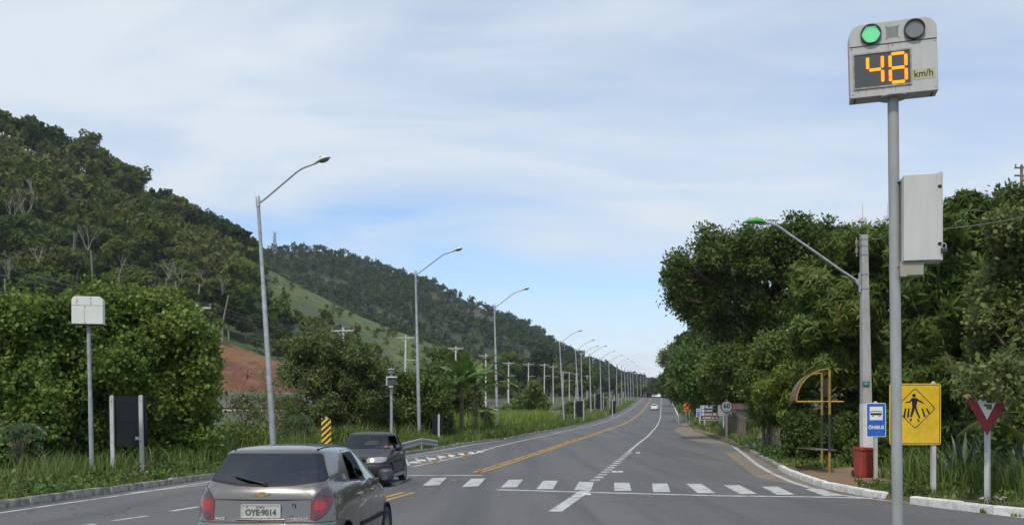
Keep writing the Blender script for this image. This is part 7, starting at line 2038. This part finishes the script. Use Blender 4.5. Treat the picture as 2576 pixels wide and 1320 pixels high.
# bare pale trees that stand out on the hillside
def bare_tree(label, x, y_foot, y_top, sp, seed, lean_=0, leaves=0):
    d = 170
    for dd in np.arange(172, 330, 1):       # where the line of sight to the lowest part seen clears the slope by a canopy's height
        d = dd
        if P(x, y_foot, dd).z - near.z(x, dd) < 9.5: break
    b_ = near.pt(x, d); up_ = max(0, P(x, y_foot, d).z - b_.z); b_.z += up_
    h = P(x, y_top, b_.y).z - b_.z; b_.z -= up_; rr = random.Random(seed)
    t_ = thing('bare_tree', label, 'tree', b_)
    q = MB()
    def branch(p0, dr, ln, r_, dep):
        p1 = p0 + dr * ln * .5 + Vector((rr.uniform(-.08, .08), rr.uniform(-.08, .08), 0)) * ln; p2 = p1 + (dr + Vector((rr.uniform(-.3, .3), rr.uniform(-.3, .3), .15))).normalized() * ln * .5
        q.tube([p0, p1, p2], [r_, r_ * .8, r_ * .62], 5)
        if dep > 0:
            for k in range(rr.choice((2, 2, 3))):
                dd_ = (dr + Vector((rr.uniform(-1, 1) * sp, rr.uniform(-1, 1) * sp * .6, rr.uniform(.0, .5)))).normalized(); branch(p2 if k < 2 else p1, dd_, ln * rr.uniform(.5, .75), r_ * .55, dep - 1)
    branch(Vector((0, 0, -1)), Vector((lean_, 0, 1)).normalized(), h * .45 + 1 + up_, .30, 0)
    for k in range(4): branch(Vector((lean_ * (h * .43 + up_), 0, h * .43 + up_)), Vector((rr.uniform(-1, 1) * sp, rr.uniform(-.5, .5) * sp, 1)).normalized(), h * .3, .11, 3)
    q.build('trunk', M['bark_bare'], t_)
M['bark_bare'] = mat('bare_branch', (.21, .195, .16), .9, var=.25)
for i, a in enumerate((('pale bare tree with a tall straight trunk high on the left hillside', 62, 600, 490, .45, 1), ('grey bare tree left of the tall pale trunk on the hillside', 28, 600, 500, .6, 2), ('forked bare tree low at the left edge of the hillside', 22, 735, 655, .7, 3), ('bare forked tree under the straight pale trunk on the hillside', 98, 690, 620, .7, 4), ('slim double trunk bare tree in the middle of the hillside', 185, 660, 590, .3, 5), ('bare white branched tree above the middle of the hillside', 222, 670, 575, .6, 6), ('wide bare tree with many white branches on the right of the hillside', 425, 735, 655, 1.1, 7), ('spreading bare white tree next to the widest bare tree', 455, 735, 665, 1.0, 8), ('bare leaning tree at the right end of the bare trees', 476, 730, 680, .9, 9, .3), ('thin bare trunk low on the hillside left of centre', 300, 720, 650, .5, 10), ('bare trunk pair under the wide bare trees', 560, 770, 700, .6, 11), ('slanting bare trunk on the lower hillside', 345, 760, 715, .5, 12, .4), ('pale bare trunk below the skyline at the upper left', 85, 520, 450, .5, 13))):
    bare_tree(*a)
# trees with open crowns standing out on the skyline
for i, (x, y, w, h, lb) in enumerate(((205, 395, 34, 60, 'wide crowned tree on the upper left skyline with sky through its branches'), (272, 438, 26, 50, 'layered open crowned tree on the left skyline'), (380, 490, 24, 36, 'flat topped tree leaning right on the left skyline'), (455, 552, 18, 34, 'small open tree low on the left skyline'), (520, 572, 12, 36, 'slender umbrella tree at the end of the left skyline'), (562, 588, 14, 32, 'last umbrella shaped tree at the right end of the skyline'), (120, 372, 24, 44, 'round tree near the top of the left skyline'), (15, 300, 28, 60, 'tall tree at the left edge on the hill top'), (60, 335, 24, 50, 'dense tree beside the tallest one on the hill top'), (322, 470, 20, 40, 'round tree midway down the left skyline'))):
    d = near.cd(x) - 4; ft = near.pt(x, d); cs = [(x, y - h * .05, w * .5), (x - w * .6, y + h * .02, w * .38), (x + w * .6, y + h * .04, w * .38), (x + w * .1, y - h * .25, w * .36), (x - w * .3, y + h * .2, w * .3)]
    tree('skyline_tree', lb, 'tree', ft, blobs(cs, d, 2.2, 300 + i, per=2), 'clump', 150, 'forest', .7, 1.2, .2, seed=310 + i, limbs=5, flat=.7)

# ---- banana plants
def banana(label, x, d, h, seed, n):
    rr = random.Random(seed); b_ = base_at(x, d, 'l'); t_ = thing('banana_plant', label, 'plant', b_, 0, None)
    q = MB(); q.tube([(0, 0, -.2), (.05, 0, h * .3), (.0, .0, h * .55)], [.16, .13, .08], 9); q.build('stem', mat('banana_stem', (.13, .12, .05), .7, var=.3), t_)
    for i in range(n):
        a = 6.28 * i / n + rr.uniform(-.3, .3); ln = h * rr.uniform(.5, .68); el = rr.uniform(.45, 1.25); w = .40 * rr.uniform(.8, 1.15)
        p_ = Vector((0, 0, h * .5)); dr = Vector((math.cos(a) * math.cos(el), math.sin(a) * math.cos(el), math.sin(el))); pts = [p_]
        ns = 12
        for k in range(ns): dr = (dr + Vector((0, 0, -.10 - .05 * k / ns))).normalized(); p_ = p_ + dr * ln / ns; pts.append(p_)
        V = []; Fq = []
        for k in range(2, ns):
            s_ = (pts[k + 1] - pts[k]); sd_ = s_.cross(Vector((0, 0, 1))).normalized(); up = sd_.cross(s_).normalized()
            for side in (1, -1):
                t0 = (k - 2) / (ns - 2); ww = w * (math.sin(min(1, t0 * 1.1 + .12) * math.pi) ** .6)
                gap = .9 if rr.random() < .5 else .99
                o = len(V); e0 = sd_ * side * ww + up * (.1 - rr.uniform(0, .25) * ww); V += [pts[k], pts[k] + e0, pts[k] + s_ * gap + e0 * rr.uniform(.85, 1), pts[k] + s_]
                Fq.append((o, o + 1, o + 2, o + 3))
        me = bpy.data.meshes.new('leaf'); me.from_pydata([tuple(v) for v in V], [], Fq); link('leaf', me, LM['banana'], t_)
        m_ = MB(); m_.tube(pts, [.03 - .024 * k / ns for k in range(ns + 1)], 5, cap=False); m_.build('leaf_rib', LM['banana'], t_)
banana('banana plant with torn leaves between the second and third lamps', 1160, 65, 6.6, 1, 11)
banana('banana plant reaching across the third lamp post', 1195, 67, 6.0, 2, 10)
banana('short banana plant at the left of the banana clump', 1130, 64, 5.4, 3, 8)
banana('young banana plant in the grass under the third lamp', 1222, 74, 3.0, 4, 7)
# ---- agave, palm fronds, castor at the right and left verges
def agave(label, x, y, d, s_, seed, n=26):
    rr = random.Random(seed); b_ = P(x, y, d); b_.z = zr(b_.x, d); t_ = thing('agave_plant', label, 'plant', b_)
    for i in range(n):
        a = i * 2.4; el = .35 + 1.0 * (i / n); ln = s_ * rr.uniform(.75, 1.1); dr = Vector((math.cos(a) * math.cos(el), math.sin(a) * math.cos(el), math.sin(el))); sd_ = dr.cross(Vector((0, 0, 1))).normalized(); up = sd_.cross(dr)
        q = MB(); w = .055 * s_; bend = Vector((0, 0, -rr.uniform(0, .12) * ln))
        pr = [(0, w * .7), (.3, w), (.7, w * .6), (1, .003)]
        vs = []
        for t, ww in pr:
            c = dr * ln * t + bend * t * t; vs += [c - sd_ * ww + up * ww * .35, c - up * ww * .2, c + sd_ * ww + up * ww * .35]
        q.add([tuple(v) for v in vs], [(3 * k + j, 3 * k + j + 1, 3 * k + j + 4, 3 * k + j + 3) for k in range(3) for j in range(2)], True); q.build('leaf', LM['agave'], t_)
agave('blue grey agave between the yellow sign and the give way post', 2425, 1200, 23.5, 1.35, 1)
agave('large agave with arching blades behind the give way sign', 2495, 1190, 24, 1.5, 2, 30)
agave('agave spreading at the right edge of the picture', 2575, 1215, 22.0, 1.3, 3)
agave('small agave half hidden in the grass right of the yellow sign', 2385, 1215, 23.0, .9, 4, 18)
def frond(label, a, b_, w, seed, droop):
    """a palm frond: rib with leaflets"""
    rr = random.Random(seed); t_ = thing('palm_frond', label, 'plant', a); e = b_ - a
    pts = [e * (k / 14) + Vector((0, 0, droop * math.sin(math.pi * k / 14) * .6 - droop * .3 * (k / 14) ** 2)) for k in range(15)]
    q = MB(); q.tube(pts, [.02 - .015 * k / 14 for k in range(15)], 5); q.build('rib', LM['frond'], t_)
    V = []; Fq = []
    for k in range(2, 14):
        for j in range(4):
            c = pts[k].lerp(pts[k + 1 if k < 14 else k], j / 4); s_ = (pts[min(14, k + 1)] - pts[k]).normalized()
            for sd_ in (1, -1):
                dd_ = (s_ * .6 + Vector((0, .5 * sd_, -.35 - rr.uniform(0, .5))) + Vector((0, 0, .3 * sd_))).normalized(); l_ = w * math.sin(math.pi * (k + 1) / 15) * rr.uniform(.8, 1.1); n_ = dd_.cross(s_).normalized() * .012
                o = len(V); V += [c - n_, c + dd_ * l_ * .5 - n_ * 1.5, c + dd_ * l_, c + dd_ * l_ * .5 + n_ * 1.5]; Fq.append((o, o + 1, o + 2, o + 3))
    me = bpy.data.meshes.new('leaflets'); me.from_pydata([tuple(v) for v in V], [], Fq); link('leaflets', me, LM['frond'], t_)
frond('dry drooping palm frond left of the give way sign', P(2560, 1035, 22), P(2410, 1085, 21.5), .34, 1, .22)
frond('yellow green palm frond right of the give way sign', P(2505, 1060, 22), P(2600, 1110, 22), .4, 2, .12)
frond('yellowing palm frond above the give way sign', P(2600, 1000, 23), P(2450, 990, 23), .38, 3, .28)
frond('fan of dark palm frond in the shade behind the yellow sign', P(2440, 1000, 28), P(2380, 880, 28), .5, 4, .1)
def castor(label, x, d, h, seed, n):
    rr = random.Random(seed); b_ = base_at(x, d, 'l'); t_ = thing('castor_plant', label, 'plant', b_); q = MB(); V = []; Fq = []
    for i in range(n):
        a = rr.uniform(0, 6.28); z = h * rr.uniform(.4, 1); r_ = h * .45 * rr.uniform(.3, 1); c = Vector((math.cos(a) * r_, math.sin(a) * r_, z)); q.tube([(0, 0, z * .3), (c.x * .4, c.y * .4, z * .8), c], [.015, .01, .006], 4)
        nn = Vector((math.cos(a) * .4, math.sin(a) * .4 - .5, .8)).normalized(); u_ = nn.orthogonal().normalized(); w_ = nn.cross(u_); R_ = .24 * rr.uniform(.7, 1.2)
        for k in range(8):
            b2 = 6.28 * k / 8.6; d1 = u_ * math.cos(b2) + w_ * math.sin(b2); s_ = nn.cross(d1)
            o = len(V); V += [c, c + d1 * R_ * .55 + s_ * R_ * .17, c + d1 * R_ - nn * R_ * .25, c + d1 * R_ * .55 - s_ * R_ * .17]; Fq.append((o, o + 1, o + 2, o + 3))
    q.tube([(0, 0, -.1), (0, 0, h * .8)], [.03, .015], 6); q.build('stem', M['twig'], t_)
    me = bpy.data.meshes.new('foliage'); me.from_pydata([tuple(v) for v in V], [], Fq); link('foliage', me, LM['castor'], t_)
castor('castor plant with star shaped leaves at the left edge of the verge', 45, 29.5, 1.5, 1, 26)
castor('small castor plant between the nearest lamp and the hazard marker', 750, 45, 1.7, 2, 22)

# ---- grass
def blades(name, pts, hmin, hmax, lm, seed, w=.012, lean_=.35, per=1):
    rng = np.random.default_rng(seed); n = len(pts); p_ = np.array(pts, float)
    a = rng.uniform(0, 6.28, n); h = rng.uniform(hmin, hmax, n); lx = rng.normal(0, lean_, (n, 2)) * h[:, None]
    sd_ = np.stack([np.cos(a), np.sin(a), np.zeros(n)], 1) * (w * (.6 + .8 * rng.random(n)))[:, None]
    m_ = p_ + np.stack([lx[:, 0] * .35, lx[:, 1] * .35, h * .6], 1); t_ = p_ + np.stack([lx[:, 0], lx[:, 1], h * (1 - .25 * np.abs(lx).sum(1) / h)], 1)
    V = np.stack([p_ - sd_, p_ + sd_, m_ + sd_ * .75, t_, m_ - sd_ * .75], 1).reshape(-1, 3); i = np.arange(n) * 5
    Fq = np.concatenate([np.stack([i, i + 1, i + 2, i + 4], 1)]); T = np.stack([i + 4, i + 2, i + 3, i + 3], 1)
    me = bpy.data.meshes.new(name); me.vertices.add(len(V)); me.vertices.foreach_set('co', V.astype(np.float32).ravel())
    lp = np.concatenate([Fq.ravel(), T[:, :3].ravel()]).astype(np.int32); me.loops.add(len(lp)); me.loops.foreach_set('vertex_index', lp)
    me.polygons.add(2 * n); me.polygons.foreach_set('loop_start', np.concatenate([np.arange(n) * 4, 4 * n + np.arange(n) * 3]).astype(np.int32)); me.update(calc_edges=True)
    return link(name, me, LM[lm], None, 'stuff')
rg_ = random.Random(77)
def verge_pts(n, y0, y1, u0, u1, side, pw=1.0, clump=0.0):
    o = []
    while len(o) < n:
        y = y0 + (y1 - y0) * rg_.random() ** pw; u_ = u0 + (u1 - u0) * rg_.random()
        if clump and (math.sin(y * 2.1 + u_ * 3.3) + math.sin(y * .9 - u_ * 1.7 + 1)) * .5 < rg_.uniform(-1, 1) * clump - .2: continue
        x = XL(y) - u_ if side == 'l' else XR(y) + u_
        o.append((x, y, (zl if side == 'l' else zr)(x, y) - .02))
    return o
blades('verge_grass', verge_pts(15000, 17, 45, .12, 1.6, 'l', clump=.5), .05, .20, 'grass', 1, .009, .5)
blades('verge_grass', verge_pts(15000, 17, 45, .9, 4.5, 'l', clump=.6), .08, .24, 'grass', 21, .010, .45)
blades('dry_grass', verge_pts(1500, 17, 45, .3, 4.5, 'l'), .15, .5, 'dry', 22, .008, .5)
blades('verge_grass', verge_pts(1300, 24, 34, 1.8, 4.5, 'l', clump=.7), .45, 1.0, 'grass', 2, .011, .35)
blades('verge_grass', verge_pts(14000, 43, 66, .1, 4, 'l', clump=.3), .15, .5, 'grass', 3, .016)
blades('verge_grass', verge_pts(16000, 60, 130, .1, 6, 'l', 1.4), .25, .7, 'grass', 4, .03)
blades('verge_grass', verge_pts(9000, 130, 330, .1, 6, 'l', 1.3), .4, 1.0, 'grass', 5, .07)
blades('tall_grass', verge_pts(22000, 70, 128, 3.5, 16, 'l', 1.2), .9, 1.9, 'tall', 6, .03, .22)
blades('tall_grass', verge_pts(3600, 34, 60, 3.2, 9, 'l', clump=.8), .4, 1.4, 'grass', 7, .016, .4)
blades('tall_grass', verge_pts(1300, 38, 60, 3, 9, 'l', clump=.6), .5, 1.25, 'tall', 8, .016, .3)
blades('verge_grass', verge_pts(9000, 13.8, 24, .25, 5, 'r', clump=.5), .06, .30, 'grass', 9, .008)
blades('tall_grass', verge_pts(4200, 18.5, 27, 1.6, 6.5, 'r'), .4, 1.15, 'grass', 10, .012, .32)
blades('dry_grass', verge_pts(900, 19, 26, 1.8, 6, 'r'), .4, 1.1, 'dry', 11, .009, .4)
blades('verge_grass', verge_pts(9000, 31, 47, .3, 6, 'r', clump=.5), .06, .28, 'grass', 12, .013)
blades('verge_grass', verge_pts(15000, 53, 120, .5, 8, 'r', 1.3, clump=.3), .15, .6, 'grass', 13, .03)
blades('verge_grass', verge_pts(6000, 120, 330, .6, 7, 'r', 1.2), .4, 1.0, 'grass', 14, .07)
# broad leaved weeds among the blades, some spilling over the kerb
def weeds(n, y0, y1, u0, u1, side, smin, smax, lm, seed):
    rng = np.random.default_rng(seed); pts = np.array(verge_pts(n, y0, y1, u0, u1, side, clump=.9)); pts[:, 2] += rng.uniform(.03, .14, n)
    V, Q = scatter(pts, rng.normal(0, .4, (n, 3)) + [0, 0, 1], 'bush', rng, smin, smax); link('weeds', np_mesh('weeds', V, Q), LM[lm], None, 'stuff')
weeds(900, 17, 44, .02, 2.2, 'l', .5, 1.1, 'bright', 41)
weeds(500, 17, 44, .5, 3.5, 'l', .6, 1.3, 'olive', 42)
weeds(500, 14, 24, .2, 3.5, 'r', .4, 1.0, 'bush', 43)
weeds(600, 31, 60, .2, 4, 'r', .6, 1.3, 'bright', 44)
blades('dry_grass', verge_pts(700, 17, 44, -.03, .3, 'l', clump=.9), .05, .18, 'dry', 45, .008, .7)
# a few weeds in the joints of the white kerb and scraps of litter
blades('weeds', [(XR(y) - .02 + rg_.uniform(-.03, .03), y, g(y)) for y in [17.6 + .01 * k for k in range(16)] + [18.35 + .01 * k for k in range(14)]], .05, .14, 'bush', 15, .012)
for i, (x, y, side, lb, c) in enumerate(((2470, 1247, 'r', 'crumpled pale wrapper in the grass right of the give way post', (.45, .38, .32)), (2500, 1250, 'r', 'second pale scrap of wrapping near the give way post', (.5, .48, .46)), (345, 1176, 'l', 'white plastic scrap between the posts of the black sign back', (.6, .6, .6)), (80, 1238, 'l', 'brown scrap lying in the grass on the left kerb', (.25, .14, .08)), (12, 1246, 'l', 'pale yellow scrap on the left kerb at the picture edge', (.5, .45, .15)), (40, 1252, 'l', 'light blue scrap in the grass of the left kerb', (.35, .45, .5)))):
    d = {'r': 19.3, 'l': 24}[side] if i != 2 else 29
    b_ = P(x, y, d); b_.z = (zr if side == 'r' else zl)(b_.x, d) + .03
    rr = random.Random(i); q = MB(); n = 5
    vs = [(a * .07 + rr.uniform(-.02, .02), b2 * .05 + rr.uniform(-.02, .02), rr.uniform(0, .09)) for a in range(n) for b2 in range(4)]
    q.add(vs, [(a * 4 + k, a * 4 + k + 1, a * 4 + k + 5, a * 4 + k + 4) for a in range(n - 1) for k in range(3)]); o = q.build('litter_scrap', mat('scrap_%d' % i, c, .6)); o.location = b_; tag(o, lb, 'litter')

# ------------------------------------------------------------------ a little haze in the air
mb = MB(); mb.box(-1500, 1500, -60, 1900, -3.0, 230)
hz_m = bpy.data.materials.new('air_haze'); hz_m.use_nodes = True
ht = hz_m.node_tree; ht.nodes.clear()
ho = ht.nodes.new('ShaderNodeOutputMaterial'); hv = ht.nodes.new('ShaderNodeVolumePrincipled')
hv.inputs['Color'].default_value = (.82, .90, 1.0, 1); hv.inputs['Density'].default_value = .00012; hv.inputs['Anisotropy'].default_value = .2
ht.links.new(hv.outputs[0], ho.inputs['Volume'])
hz_m.cycles.homogeneous_volume = True
mb.build('haze', hz_m, None, 'stuff')
